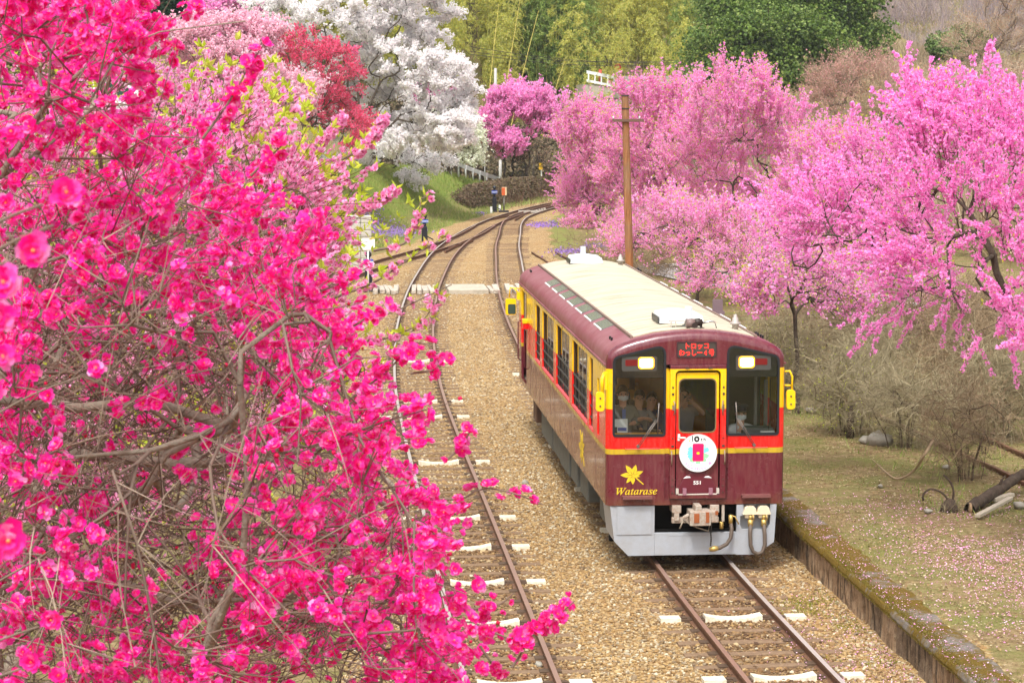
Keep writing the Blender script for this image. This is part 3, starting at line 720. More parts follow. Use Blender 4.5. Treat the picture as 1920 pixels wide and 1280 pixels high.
# folded gangway tray below the round board, with number
b = MB(); b.plate([(-.27, 1.10), (.31, 1.10), (.29, 1.22), (.21, 1.36), (.12, 1.415), (-.08, 1.415), (-.17, 1.36), (-.25, 1.22)], [], lambda u, v, d: (u, d, v), -.055, -.03)
ty = b.build('folding_step', MARP, dr, bevel=.006)
b = MB()
for s in (-1, 1): b.add([(.02+s*.22, -.058, 1.335), (.02+s*.10, -.058, 1.345), (.02+s*.12, -.058, 1.365), (.02+s*.17, -.058, 1.37)], [(0, 1, 2, 3)])
b.build('chipped_paint', WHITEP, ty)
for s in (-1, 1): b = MB(); b.box(.02+s*.20-.028, .02+s*.20+.028, -.10, -.05, 1.085, 1.185); b.build('bracket', mat('bracket_mauve', (150, 104, 116), .5), ty)
b = MB(); b.tube([(-.29, -.06, 1.16), (-.27, -.07, 1.09), (.31, -.07, 1.09), (.33, -.06, 1.16)], .012, 6)
for s in (-1, 1): b.box(.02+s*.31-.02, .02+s*.31+.02, -.08, -.03, 1.10, 1.18)
b.build('tray_rail', mat('rail_ivory', (206, 196, 184), .5, .3), ty)
text('number_text', '551', .075, (.02, -.057, 1.265), WHITEP, ty, bold=.002, sx=1.15)
# ---- lettering and emblem on the apron
leaf_pts = []
TIPS = ((-1.0, .02, .42), (-.58, .80, .44), (.22, .82, .44), (.80, .30, .36), (.55, -.12, .22), (-.02, -.74, .36), (-.52, -.60, .36))
def emblem(cx, cz, s, to3, parent):
    b = MB()
    for i, (x, z, w) in enumerate(TIPS):
        R = math.hypot(x, z); d = Vector((x, z))/R; n = Vector((-d.y, d.x)); L = []
        for f, q in ((0, -.10), (.30, -.34), (.52, -.46), (.78, -.25), (1, 0), (.78, .25), (.52, .46), (.30, .34), (0, .10)): p_ = d*R*f+n*w*q; L.append((cx+p_.x*s, cz+p_.y*s))
        e = .0003*i; b.plate(L, [], lambda u, v, dd: to3(u, v, dd-e), 0, .004)
    b.plate([(cx+.05*s, cz-.10*s), (cx+.12*s, cz-.04*s), (cx+.84*s, cz-.70*s), (cx+.79*s, cz-.76*s)], [], lambda u, v, dd: to3(u, v, dd-.0025), 0, .004)
    e = b.build('maple_leaf_emblem', GOLDL, parent)
    b = MB()
    for x, z, w in ((-1.0, .02, 0), (-.58, .80, 0), (.22, .82, 0), (.80, .30, 0), (-.02, -.74, 0), (-.52, -.60, 0)):
        d = Vector((x, z)).normalized(); n = Vector((-d.y, d.x))*.016*s; p0 = Vector((cx, cz))+d*.08*s; p1 = Vector((cx, cz))+Vector((x, z))*s*.62
        b.plate([tuple(p0+n), tuple(p0-n), tuple(p1)], [], to3, -.0035, -.0028)
    b.build('leaf_vein', MARP, e)
emblem(-.955, 1.385, .195, lambda u, v, d: (u, -.005+d, v), car)
text('name_text', '\U0001d44a\U0001d44e\U0001d461\U0001d44e\U0001d45f\U0001d44e\U0001d460\U0001d452', .150, (-.90, -.004, 1.135), GOLDL, car, sx=1.12, bold=.0012)
emblem(.0, 1.30, .34, lambda u, v, d: (-HW-.004+d, 3.3-u*1.3, v), car)
# ---- front rails, foot ledges, wipers
b = MB()
for x0, x1 in ((-1.07, -.56), (.60, 1.09)):
    b.tube([(x0, 0, 1.79), (x0, -.045, 1.79), (x1, -.045, 1.79), (x1, 0, 1.79)], .009, 6); b.build('grab_rail', mat('rail_pink', (226, 96, 84), .4), car); b = MB()
for x0, x1 in ((-1.12, -.67), (.70, 1.14)):
    b = MB(); b.box(x0, x1, -.10, 0.0, 1.055, 1.072); b.box(x0, x1, -.102, -.09, 1.03, 1.073); b.build('foot_ledge', mat('ledge_brown', (118, 70, 66), .55), car)
for s in (-1, 1):
    b = MB(); px, pz = s*.885, 1.83; x1 = s*.52 if s < 0 else .565
    b.cyl((px, .0, pz), (px, -.06, pz), .024, 10); 
    e1 = (-.60, 2.235) if s < 0 else (.63, 2.235)
    for o_ in (-.014, .016): b.tube([(px+o_, -.05, pz), (e1[0]+o_, -.045, e1[1])], .0065, 6)
    b.tube([(e1[0]+.03*s*-1, -.03, e1[1]+.25), (e1[0]+.012*-s, -.04, e1[1]), (e1[0]+.012*-s, -.03, e1[1]-.22)], .009, 6)
    b.build('wiper', mat('wiper_metal', (120, 112, 104), .4, .5), car)
# ---- side mirrors
def mirror(s, y, glassback):
    b = MB(); x0, x1 = sorted((s*(HW+.025), s*(HW+.155))); b.plate(rrect(x0, x1, 2.36, 2.655, .045), [], lambda u, v, d: (u, d, v), y, y+.06)
    mr = b.build('mirror', YELP, car, bevel=.01)
    b = MB(); 
    if s > 0: b.tube([(s*HW, y+.05, 2.93), (s*(HW+.07), y+.04, 2.94), (s*(HW+.11), y+.03, 2.86), (s*(HW+.11), y+.03, 2.6)], .016, 8); b.tube([(s*HW, y+.05, 2.72), (s*(HW+.09), y+.04, 2.72)], .014, 8)
    else: b.tube([(s*(HW-.02), y+.10, 2.86), (s*(HW+.03), y+.06, 2.92), (s*(HW+.06), y+.03, 2.84), (s*(HW+.055), y+.03, 2.62)], .03, 8); b.box(s*HW-.02, s*HW+.02, y+.04, y+.16, 2.68, 2.95)
    b.build('mirror_bracket', YELP, mr)
    for z in (2.56, 2.44): b = MB(); b.lathe((s*(HW+.09), y-.01, z), [(.0, -.004), (.014, -.004), (.014, .008), (.0, .008)], 8, 'y'); b.build('bolt', mat('bolt_dark', (70, 50, 40), .5), mr)
    b = MB(); b.plate(rrect(x0+.015, x1-.015, 2.38, 2.635, .03), [], lambda u, v, d: (u, d, v), y+.061, y+.064); b.build('mirror_glass', STEELB, mr)
mirror(-1, .02, 0); mirror(1, .02, 0)
b = MB(); b.plate(rrect(-HW-.30, -HW-.07, 2.34, 2.70, .04), [], lambda u, v, d: (u, d, v), TL-.1, TL-.02); mr = b.build('mirror', YELP, car, bevel=.01)
b = MB(); b.plate(rrect(-HW-.25, -HW-.08, 2.36, 2.58, .03), [], lambda u, v, d: (u, d, v), TL-.106, TL-.1); b.build('mirror_glass', mat('mirror_dark', (60, 80, 70), .15), mr)
b = MB(); b.tube([(-HW, TL-.1, 2.92), (-HW-.2, TL-.1, 2.94), (-HW-.22, TL-.07, 2.72)], .016, 8); b.tube([(-HW, TL-.1, 2.80), (-HW-.12, TL-.1, 2.94)], .016, 8); b.box(-HW-.06, -HW+.01, TL-.2, TL-.05, 2.68, 2.84); b.build('mirror_bracket', YELP, mr)

# ---- side walls with windows
open_l = [(1.78, 2.24), (2.56, 4.85), (5.32, 7.62), (8.12, 10.36), (10.88, 11.86)]
DOOR0, DOOR1 = 13.95, 15.25
small = (.90, 1.16)
def side(s):
    X = s*HW; W = -s
    holes = [[(a, 1.825), (e, 1.825), (e, 2.945), (a, 2.945)] for a, e in open_l]
    holes += [[(small[0], 1.86), (small[1], 1.86), (small[1], 2.74), (small[0], 2.74)], [(DOOR0, 1.02), (DOOR1, 1.02), (DOOR1, 2.95), (DOOR0, 2.95)]]
    b = MB(); b.plate([(RC, ZB), (TL-RC, ZB), (TL-RC, 3.06), (RC, 3.06)], holes, lambda u, v, d: (X-s*d, u, v), 0, .05)
    wall = b.build('side_wall', LIV, car)
    SILL = mat('sill_pink', (226, 92, 96), .5)
    for i, (a, e) in enumerate(open_l):
        # jambs of the opening, deep enough to show past the outer skin
        b = MB(); b.box(min(X-s*.02, X-s*.115), max(X-s*.02, X-s*.115), e-.005, e+.03, 2.38, 2.945); b.mat(1)
        b.box(min(X-s*.02, X-s*.115), max(X-s*.02, X-s*.115), e-.005, e+.03, 1.825, 2.38); b.mat(2)
        b.box(min(X-s*.03, X-s*.05), max(X-s*.03, X-s*.05), e-.03, e-.005, 1.825, 2.945)
        o = b.build('window_frame', [YELS, REDP, mat('gasket_brown', (64, 44, 34), .6)], car)
        b = MB(); b.box(min(X-s*.04, X+s*.012), max(X-s*.04, X+s*.012), a, e, 1.79, 1.828); b.build('window_sill', SILL, o)
        b = MB(); b.box(min(X-s*.058, X-s*.064), max(X-s*.058, X-s*.064), a, e, 1.83, 2.945); b.build('window_pane', GLASS, o)
        n = 1 if e-a < 1.2 else 3
        b = MB()
        for j in range(1, n+1):
            yy = a+(e-a)*j/(n+1); b.box(min(X-s*.052, X-s*.066), max(X-s*.052, X-s*.066), yy-.02, yy+.02, 1.83, 2.94)
        b.build('mullion', mat('mullion_grey', (150, 138, 124), .5), o)
        # grille of bars outside the lower half
        b = MB()
        for z in (1.98, 2.16, 2.36): b.box(min(X-s*.012, X-s*.034), max(X-s*.012, X-s*.034), a-.0, e+.0, z-.011, z+.011)
        k = max(2, int(round((e-a)/.42)))
        for j in range(k):
            yy = a+(e-a)*(j+.5)/k; b.box(min(X-s*.034, X-s*.05), max(X-s*.034, X-s*.05), yy-.028, yy+.028, 1.83, 2.38)
        b.build('guard_bars', mat('guard_bar_grey', (72, 70, 70), .45, .3), o)
    b = MB(); b.box(min(X-s*.025, X-s*.03), max(X-s*.025, X-s*.03), small[0], small[1], 1.86, 2.74); b.build('cab_window', GLASSF, car)
    # folding doors with hand rails, and the door lamp
    b = MB(); 
    ym = (DOOR0+DOOR1)/2
    for y0, y1 in ((DOOR0+.01, ym-.01), (ym+.01, DOOR1-.01)): b.plate([(y0, 1.03), (y1, 1.03), (y1, 2.94), (y0, 2.94)], [[(y0+.12, 1.9), (y1-.12, 1.9), (y1-.12, 2.78), (y0+.12, 2.78)]], lambda u, v, d: (X-s*(.10+d), u, v), 0, .035)
    dd = b.build('folding_door', MARP, car)
    b = MB(); b.box(min(X-s*.115, X-s*.12), max(X-s*.115, X-s*.12), DOOR0+.1, DOOR1-.1, 1.88, 2.8); b.build('door_pane', GLASS, dd)
    for yy in (DOOR0-.18, DOOR1+.2):
        b = MB(); b.tube([(X, yy, 2.25), (X+s*.055, yy, 2.22), (X+s*.055, yy, 1.42), (X, yy, 1.38)], .014, 8); b.build('hand_rail', MARP, dd)
    b = MB(); b.box(min(X, X+s*.10), max(X, X+s*.10), DOOR0-.34, DOOR0-.12, 2.24, 2.36); b.mat(1); b.box(min(X, X+s*.11), max(X, X+s*.11), DOOR0-.36, DOOR0-.10, 2.36, 2.45); b.build('door_lamp', [REDP, YELP], car, bevel=.01)
    for yy in (7.85, 12.9):
        b = MB(); b.box(min(X-s*.003, X+s*.0015), max(X-s*.003, X+s*.0015), yy-.004, yy+.004, ZB+.01, 1.68); b.build('panel_seam', mat('seam_dark', (66, 32, 36), .6), car)
side(-1); side(1)
# ---- floor, ceiling and what shows of the inside
b = MB(); b.box(-1.3, 1.3, .06, TL-.06, .95, 1.02); b.build('car_floor', INFLO, car)
b = MB(); b.box(-1.31, 1.31, .06, TL-.06, 3.06, 3.08); b.build('ceiling', mat('car_ceiling', (206, 196, 176), .7), car)
b = MB(); b.box(.42, 1.29, 1.62, 1.66, 1.02, 3.05); b.box(-1.29, -.50, 3.2, 3.24, 1.02, 3.05); b.build('cab_bulkhead', [DARKIN], car)
b = MB()
for k, (x, w, h, z) in enumerate(((-.98, .34, .20, 2.62), (-.70, .20, .30, 2.45), (-.62, .22, .16, 2.2), (-.95, .3, .22, 2.25), (-.58, .16, .22, 2.75))): b.box(x-w/2, x+w/2, 3.16-.01*k, 3.2, z-h/2, z+h/2)
b.build('seat_back', WOODY, car, bevel=.01)
b = MB(); b.box(-1.24, -.50, .10, .5, 1.02, 2.00); b.mat(1); b.box(-1.24, -.50, .07, .11, 1.99, 2.02); b.build('window_shelf', [DARKIN, WOODY], car)
b = MB(); b.box(.52, 1.24, .10, .40, 1.02, 1.94); b.box(.80, 1.22, .16, .44, 1.93, 2.06); b.mat(1); b.box(1.13, 1.145, .12, .135, 1.98, 2.14); b.mat(2); b.box(1.0, 1.22, .06, .10, 2.0, 2.03); b.build('driver_desk', [mat('desk_grey', (92, 100, 104), .5), BLACKP, WHITEP], car, bevel=.01)
for i in range(6):
    y0 = 3.6+i*1.65
    for s in (-1, 1):
        b = MB(); b.box(min(s*.35, s*1.2), max(s*.35, s*1.2), y0, y0+.45, 1.40, 1.46); b.box(min(s*.35, s*1.2), max(s*.35, s*1.2), y0+.42, y0+.47, 1.02, 2.2); b.build('bench_seat', WOODY, car, bevel=.015)
b = MB(); b.box(1.0, 1.04, .58, .62, 1.02, 3.0); b.box(1.14, 1.19, .5, .56, 1.95, 2.75); b.build('cab_post', mat('cab_grey', (110, 108, 104), .5), car)
# ---- roof gear
def cowl(yc, x0, x1):
    b = MB(); n = 8; V = []
    for yy in (yc-.42, yc+.42):
        V += [(x0+.06, yy, 3.575), (x0+.10, yy, 3.70)]+[(x0+.10+(x1-x0-.16)*i/n, yy, 3.70+.035*math.sin(PI*i/n)) for i in range(1, n)]+[(x1-.03, yy, 3.69), (x1, yy, 3.575)]
    k = len(V)//2; b.add(V, [(i, i+1, k+i+1, k+i) for i in range(k-1)]+[tuple(range(k))[::-1], tuple(range(k, 2*k))]); b.mat(1)
    b.box(x0+.045, x0+.058, yc-.36, yc+.36, 3.565, 3.67)
    c = b.build('ventilator_cowl', [WHITEP, BLACKP], car, bevel=.012)
    return c
def roof_set(yc, yg, sg):
    cowl(yc, -.46, .30)
    b = MB(); b.lathe((-.02, yg+sg*.26, 3.57), [(.10, 0), (.10, .02), (.062, .04), (.056, .30), (.05, .305), (0, .305)], 16); b.build('radio_aerial', mat('aerial_shell', (190, 198, 200), .35, 0, .5, vary=.15, vscale=20), car)
    b = MB(); b.box(-.32, .0, yg+sg*.1, yg+sg*.32, 3.655, 3.665)
    for x in (-.31, -.24): b.box(x-.008, x+.008, yg+sg*.1, yg+sg*.12, 3.56, 3.66)
    b.build('aerial_stand', mat('pale_iron', (176, 168, 156), .7), car)
    b = MB(); b.tube([(-.10, yg, 3.64), (.03, yg, 3.64)], .072, 14); b.mat(1); b.tube([(.03, yg, 3.64), (.10, yg, 3.66), (.14, yg, 3.63)], [.07, .06, .045], 12); b.box(-.10, .17, yg-.1, yg+.1, 3.555, 3.575); b.tube([(.02, yg-.03, 3.62), (.02, yg-.12, 3.62)], [.03, .045], 10)
    b.box(.12, .15, yg-.02, yg+.02, 3.57, 3.70); b.build('air_horn', [mat('horn_brown', (120, 98, 92), .5), mat('horn_dark', (54, 44, 38), .5, .3)], car)
    b = MB(); b.tube([(.15, yg, 3.64), (.27, yg, 3.67), (.34, yg, 3.66), (.38, yg+.03, 3.56)], [.012, .018, .01, .01], 8); b.build('air_pipe', STEELB, car)
    b = MB(); b.lathe((.76, yg+sg*.55, 3.47), [(.05, 0), (.05, .09), (.085, .10), (.085, .125), (.05, .135), (.045, .2), (.028, .21), (.028, .25), (0, .25)], 14); b.build('vent_stack', mat('vent_grey', (168, 158, 150), .6, .2), car)
    for yy in (.35, .5, .75, .9): b = MB(); b.box(1.14, 1.17, min(yg+sg*yy, yg+sg*(yy+.05)), max(yg+sg*yy, yg+sg*(yy+.05)), 3.34, 3.41); b.build('lifting_lug', BLACKP, car)
    for yy in (.4, .6): b = MB(); b.box(-1.2, -1.17, min(yg+sg*yy, yg+sg*(yy+.06)), max(yg+sg*yy, yg+sg*(yy+.06)), 3.33, 3.39); b.build('lifting_lug', BLACKP, car)
roof_set(1.55, .42, 1); roof_set(TL-1.25, TL-.4, -1)
b = MB(); b.box(1.02, 1.25, 4.7, 5.0, 3.36, 3.42); b.box(1.05, 1.22, 4.72, 4.78, 3.4, 3.62); b.build('roof_hatch', mat('hatch_grey', (112, 92, 96), .5), car)
# ---- skirt, coupler, hoses
b = MB(); b.plate([(-1.30, .91), (-.62, .91), (-.62, .145), (-1.02, .145), (-1.235, .37)], [], lambda u, v, d: (u, d, v), .02, .07)
b.add([(-1.30, .03, .91), (-1.235, .03, .37), (-1.235, 1.0, .37), (-1.30, 1.0, .91)], [(0, 1, 2, 3)])
sk = b.build('skirt', GREYK, car)
b = MB(); b.box(-1.195, -.665, .008, .02, .47, .90); b.build('skirt_hatch', GREYK, sk, bevel=.003)
b = MB(); b.box(-.62, .635, .0, .07, .148, .49); b.box(-.40, .30, -.006, 0, .448, .455); b.build('skirt_beam', GREYK, sk, bevel=.012)
b = MB(); b.plate([(.635, .91), (.635, .14), (.94, .14), (1.215, .33), (1.25, .91), (1.15, .91), (1.15, .60), (1.09, .53), (.72, .53), (.69, .60), (.69, .74), (.74, .74), (.74, .91)], [], lambda u, v, d: (u, d, v), .0, .06); b.box(.68, 1.18, .12, .15, .45, .92)
b.add([(1.25, .03, .91), (1.215, .03, .33), (1.215, 1.0, .33), (1.25, 1.0, .91)], [(0, 1, 2, 3)])
b.build('skirt', GREYK, car)
b = MB(); b.box(-1.2, 1.2, .9, 1.0, .2, .92); b.box(-.6, .62, .25, .3, .14, .5); b.build('skirt_backing', UNDER, car)
b = MB(); b.box(-.36, -.22, -.05, .25, .80, .92); b.box(.22, .36, -.05, .25, .80, .92); b.box(-.33, -.25, -.05, .2, .68, .82); b.box(.25, .33, -.05, .2, .68, .82); b.box(-.36, .36, -.02, .06, .64, .73)
cp = b.build('coupler', CAST, car, bevel=.012)
b = MB(); b.box(-.12, .20, -.26, .1, .64, .86); b.box(-.04, .06, -.24, .05, .85, .95); b.box(.18, .31, -.22, .05, .68, .85); b.tube([(-.12, -.16, .8), (-.2, -.12, .74)], .03, 8); b.build('coupler_head', CAST, cp, bevel=.02)
for q in ((-.06, .02, -.272, -.26, .69, .83), (.12, .17, -.272, -.26, .69, .85), (.27, .312, -.23, -.22, .8, .86)): b = MB(); b.box(*q); b.build('rust_patch', RUSTO, cp)
b = MB(); b.tube([(-.2, -.1, .70), (.0, -.16, .60), (.18, -.16, .54), (.2, -.12, .66)], .012, 6); b.tube([(-.2, -.12, .70), (-.26, -.14, .58)], .012, 6); b.build('release_lever', mat('lever_steel', (150, 138, 120), .5, .5), cp)
b = MB()
for i in range(12):
    z = .66-.03*i; x = .215+.004*math.sin(i); b.lathe((x, -.17, z), [(.004, -.017), (.012, -.012), (.012, .012), (.004, .017)], 6)
b.build('chain', mat('chain_dark', (60, 54, 48), .6, .5), cp)
b = MB(); b.tube([(.54, -.02, .66), (.55, -.07, .55), (.53, -.10, .42), (.47, -.11, .33), (.36, -.11, .27), (.25, -.11, .255)], .030, 10); hp = b.build('brake_hose', HOSE, car)
b = MB(); b.cyl((.54, -.03, .63), (.54, -.03, .76), .034, 10); b.tube([(.54, -.04, .75), (.6, -.06, .74), (.66, -.06, .62)], .012, 6); b.tube([(.33, -.11, .268), (.27, -.12, .262), (.2, -.12, .25)], [.036, .045, .03], 8); b.cyl((.40, -.02, .55), (.40, -.02, .65), .03, 8); b.tube([(.37, -.04, .66), (.43, -.04, .60)], .012, 6); b.build('hose_fitting', BRASS, hp)
b = MB(); b.box(.405, .445, -.02, .03, .66, .91); b.build('pipe_bracket', CAST, car)
b = MB(); pts = [(.845, -.03, .62), (.835, -.06, .45), (.84, -.08, .30), (.88, -.09, .20), (.95, -.09, .165), (1.02, -.09, .19), (1.06, -.08, .30), (1.06, -.06, .45), (1.05, -.03, .62)]
b.tube(pts, .030, 10); hp = b.build('jumper_hose', HOSE, car)
for x in (.845, 1.05): b = MB(); b.cyl((x, -.02, .58), (x, -.02, .68), .042, 10); b.cyl((x, -.02, .68), (x, -.03, .75), .028, 10); b.tube([(x+.03, -.06, .76), (x+.045, -.07, .68)], .01, 6); b.build('hose_fitting', BRASS, hp)
b = MB()
for x in (.835, 1.045):
    b.plate([(x-.115, .76), (x+.115, .76), (x+.10, .80), (x+.085, .86), (x+.05, .895), (x-.05, .895), (x-.085, .86), (x-.10, .80)], [], lambda u, v, d: (u, d, v), -.05, .06); b.box(x-.075, x+.075, -.02, .05, .70, .77)
b.build('jumper_socket', CRM, car, bevel=.012)
# ---- underfloor boxes, wheels
b = MB()
for (x0, x1, y0, y1, z0) in ((-1.28, -.5, 6.1, 7.7, .34), (-1.28, -.5, 7.75, 9.0, .38), (-1.3, -.6, 4.6, 5.6, .42), (-1.28, -.55, 3.2, 4.3, .40), (-1.25, -.6, .95, 1.75, .45), (-1.28, -.5, 9.2, 11.4, .36)): 
    b.box(x0, x1, y0, y1, z0, .92); b.build('equipment_box', DGREY, car, bevel=.02); b = MB()
b = MB(); b.box(-1.0, 1.0, .3, TL-.3, .78, .92); b.box(-.9, .9, 5, 11, .45, .8); b.build('underframe', UNDER, car)
for yc in (2.5, 13.3):
    b = MB()
    for dy in (-.9, .9):
        for s in (-.566, .566): b.lathe((s, yc+dy, .38), [(.0, -.06), (.38, -.06), (.38, .05), (.41, .06), (.41, .08), (.0, .08)], 24, 'x')
    bo = b.build('wheelset', mat('wheel_steel', (70, 58, 50), .6, .4), car)
    b = MB()
    for s in (-.95, .95): b.box(s-.06, s+.06, yc-1.3, yc+1.3, .36, .56); b.box(s-.10, s+.10, yc-.3, yc+.3, .28, .75)
    b.build('bogie_frame', UNDER, car, bevel=.02)
b = MB(); b.box(-1.25, -.9, 12.9, 13.6, .35, .9); b.build('step_box', mat('step_brown', (92, 66, 50), .7), car, bevel=.02)

# ---- round anniversary board hung on the end door
hb = thing('round_board', (.02, -.10, 1.725), 'round white anniversary board on the railcar end door, ringed with numbers one to nine', 'sign')
BC = (.02, 1.725); BR = .283
b = MB(); b.lathe((BC[0], -.095, BC[1]), [(0, 0), (BR, 0), (BR, .02), (0, .02)], 64, 'y', False); b.build('disc', mat('board_white', (246, 246, 242), .4, vary=.01), hb)
b = MB(); circ = lambda q_: [(BC[0]+q_*math.cos(a), BC[1]+q_*math.sin(a)) for a in np.linspace(0, 2*PI, 65)[:-1]]; b.plate(circ(BR+.005), [circ(BR-.003)], lambda u, v, d: (u, d, v), -.099, -.073); b.build('rim', mat('rim_grey', (206, 206, 204), .4), hb)
pr = lambda u, v, d: (BC[0]+u, -.0975+d, BC[1]+v)
for colk, cols_, angs in (('print_cyan', (120, 214, 234), (150, 178, 20, 205)), ('print_green', (150, 222, 160), (-20, -50, -90, -130)), ('print_mint', (178, 232, 214), (50, 232))):
    b = MB()
    for qi, a in enumerate(angs): a = math.radians(a); b.plate([(.035*math.cos(a-1), .035*math.sin(a-1)), (.165*math.cos(a-.2), .165*math.sin(a-.2)), (.175*math.cos(a), .175*math.sin(a)), (.165*math.cos(a+.2), .165*math.sin(a+.2)), (.035*math.cos(a+1), .035*math.sin(a+1))], [], pr, -.00012*qi-(.0005 if colk == 'print_cyan' else .001 if colk == 'print_green' else 0)+.0011, .0015)
    b.build('printed_ray', mat(colk, cols_, .45), hb)
b = MB(); b.plate(rrect(-.085, .085, -.125, .145, .02), [], pr, -.0012, 0); b.build('printed_centre', mat('print_magenta', (216, 10, 96), .45), hb)
b = MB(); b.plate([(.026*math.cos(a), .02*math.sin(a)) for a in np.linspace(0, 2*PI, 17)[:-1]], [], pr, -.0024, -.0013); b.build('printed_dot', mat('print_yellow', (250, 206, 30), .45), hb)
NUMC = mat('print_grey', (176, 176, 182), .5)
for k in range(1, 10):
    a = math.radians(90-(k*28+11) if k <= 5 else 90-(k*36-20+k*0)); 
    a = math.radians({1: 38, 2: 6, 3: -30, 4: -60, 5: -90, 6: -118, 7: -150, 8: -184, 9: -216}[k]); r_ = .205
    u, v = r_*math.cos(a), r_*math.sin(a)
    b = MB(); b.plate([(u+.047*math.cos(q), v+.047*math.sin(q)) for q in np.linspace(0, 2*PI, 21)[:-1]], [[(u+.043*math.cos(q), v+.043*math.sin(q)) for q in np.linspace(0, 2*PI, 21)[:-1]]], pr, -.0012, 0); b.mat(1)
    b.plate([(u+.043*math.cos(q), v+.043*math.sin(q)) for q in np.linspace(0, 2*PI, 21)[:-1]], [], pr, -.0008, 0); b.build('number_ring', [mat('print_paleblue', (170, 222, 232), .5), mat('board_white', (246, 246, 242), .4)], hb)
    text('number_text', str(k), .062, (BC[0]+u, -.0996, BC[1]+v), NUMC, hb)
text('title_text', '1', .115, (BC[0]-.088, -.0985, BC[1]+.215), BLACKP, hb, bold=.0015); text('title_text', 'th', .080, (BC[0]+.075, -.0985, BC[1]+.208), BLACKP, hb, bold=.0008, pitch=.046)
b = MB(); b.plate([(-.022+.042*math.cos(q), .215+.045*math.sin(q)) for q in np.linspace(0, 2*PI, 21)[:-1]], [[(-.022+.026*(1 if i % 2 == 0 else .42)*math.cos(q), .215+.028*(1 if i % 2 == 0 else .42)*math.sin(q)) for i, q in enumerate(np.linspace(PI/2, 2.5*PI, 11)[:-1])]], pr, -.001, 0); b.build('star_zero', BLACKP, hb)
b = MB(); b.plate([(-.135+.018*(1 if i % 2 == 0 else .42)*math.cos(q), .19+.018*(1 if i % 2 == 0 else .42)*math.sin(q)) for i, q in enumerate(np.linspace(PI/2, 2.5*PI, 11)[:-1])], [], pr, -.001, 0); b.build('printed_star', mat('print_yellow', (250, 206, 30), .45), hb)
MAG = mat('print_pink', (214, 60, 190), .45)
for i, ch in enumerate('トロッコわっしー号'):
    a = math.radians(222+i*12.2); q = Vector((BC[0]+.245*math.cos(a), -.0985, BC[1]+.245*math.sin(a))); o = text('arc_text', ch, .05, q, MAG, hb)
    o.matrix_local = Matrix.Translation(q-base_of(hb)) @ Matrix.Rotation(-(a-1.5*PI), 4, 'Y') @ Matrix.Rotation(PI/2, 4, 'X')
# ------------------------------------------------------------------ plants: generators
def unit(v): return v/np.maximum(np.linalg.norm(v, axis=-1, keepdims=True), 1e-9)
def tubes_np(lines, sides):
    Vs, Fs, b = [], [], 0; ang = 2*PI*np.arange(sides)/sides; ca, sa = np.cos(ang), np.sin(ang)
    for P, r in lines:
        k = len(P)
        if k < 2: continue
        T = unit(np.gradient(P, axis=0)); ref = np.array([0, 0, 1.]) if abs(T[0, 2]) < .9 else np.array([1., 0, 0])
        U = unit(np.cross(T, ref)); W = np.cross(T, U)
        V = P[:, None, :]+r[:, None, None]*(U[:, None, :]*ca[None, :, None]+W[:, None, :]*sa[None, :, None])
        i = np.arange(k-1)[:, None]*sides; j = np.arange(sides)[None, :]
        Fs.append((np.stack([i+j, i+(j+1) % sides, i+sides+(j+1) % sides, i+sides+j], -1)+b).reshape(-1, 4)); Vs.append(V.reshape(-1, 3)); b += k*sides
    return (np.concatenate(Vs), np.concatenate(Fs)) if Vs else (np.zeros((0, 3)), np.zeros((0, 4), int))
def twigs_np(S, D, L, r, seg=3, sides=3, droop=None, seed=0, wob=.06):
    """straight-ish tapering twigs, all at once; returns V, F and a sampler of points along them"""
    n = len(S); g = np.random.default_rng(seed); D = unit(D); u = np.linspace(0, 1, seg+1)
    B = g.normal(0, wob, (n, 3)); dr = np.zeros(n) if droop is None else droop
    C = lambda uu: S[:, None, :]+L[:, None, None]*(D[:, None, :]*uu[..., None]+B[:, None, :]*(uu*uu)[..., None]+np.array([0, 0, 1.])*(dr[:, None]*uu*uu)[..., None])
    P = C(np.broadcast_to(u, (n, seg+1)))
    U = unit(np.cross(D, np.array([.13, .31, .94]))); W = np.cross(D, U); ang = 2*PI*np.arange(sides)/sides
    R = r[:, None]*(1-.75*u)[None, :]
    V = P[:, :, None, :]+R[:, :, None, None]*(U[:, None, None, :]*np.cos(ang)[None, None, :, None]+W[:, None, None, :]*np.sin(ang)[None, None, :, None])
    i = (np.arange(seg)*sides)[:, None]; j = np.arange(sides)[None, :]
    f = np.stack([i+j, i+(j+1) % sides, i+sides+(j+1) % sides, i+sides+j], -1).reshape(-1, 4)
    F = (f[None]+(np.arange(n)*(seg+1)*sides)[:, None, None]).reshape(-1, 4)
    return V.reshape(-1, 3), F, C, U, W
def petal_flower(rings, seed=0, centre=True):
    """rings = [(count, length, width, lift)]: cupped petals of four triangles each"""
    g = random.Random(seed); V, F = [], []
    for q, (cnt, ln, wd, lift) in enumerate(rings):
        for i in range(cnt):
            a = 2*PI*(i+.5*q)/cnt+g.uniform(-.15, .15); l = ln*g.uniform(.85, 1.12); w = wd*g.uniform(.85, 1.1); e = lift+g.uniform(-.12, .12)
            d = np.array([math.cos(a), math.sin(a), 0]); s = np.array([-d[1], d[0], 0]); z = np.array([0, 0, 1.])
            p = lambda rr, ss, hh: d*rr*l*math.cos(e)+s*ss*w+z*(rr*l*math.sin(e)+hh*l)
            b = len(V); V += [p(.06, 0, 0), p(.55, -.5, .10), p(.55, .5, .10), p(.98, -.30, .12+g.uniform(-.1, .14)), p(1.0, .30, .12+g.uniform(-.1, .14)), p(.62, 0, -.06)]
            F += [(b, b+1, b+5), (b, b+5, b+2), (b+1, b+3, b+5), (b+5, b+3, b+4), (b+5, b+4, b+2)]
    return np.array(V), np.array(F)
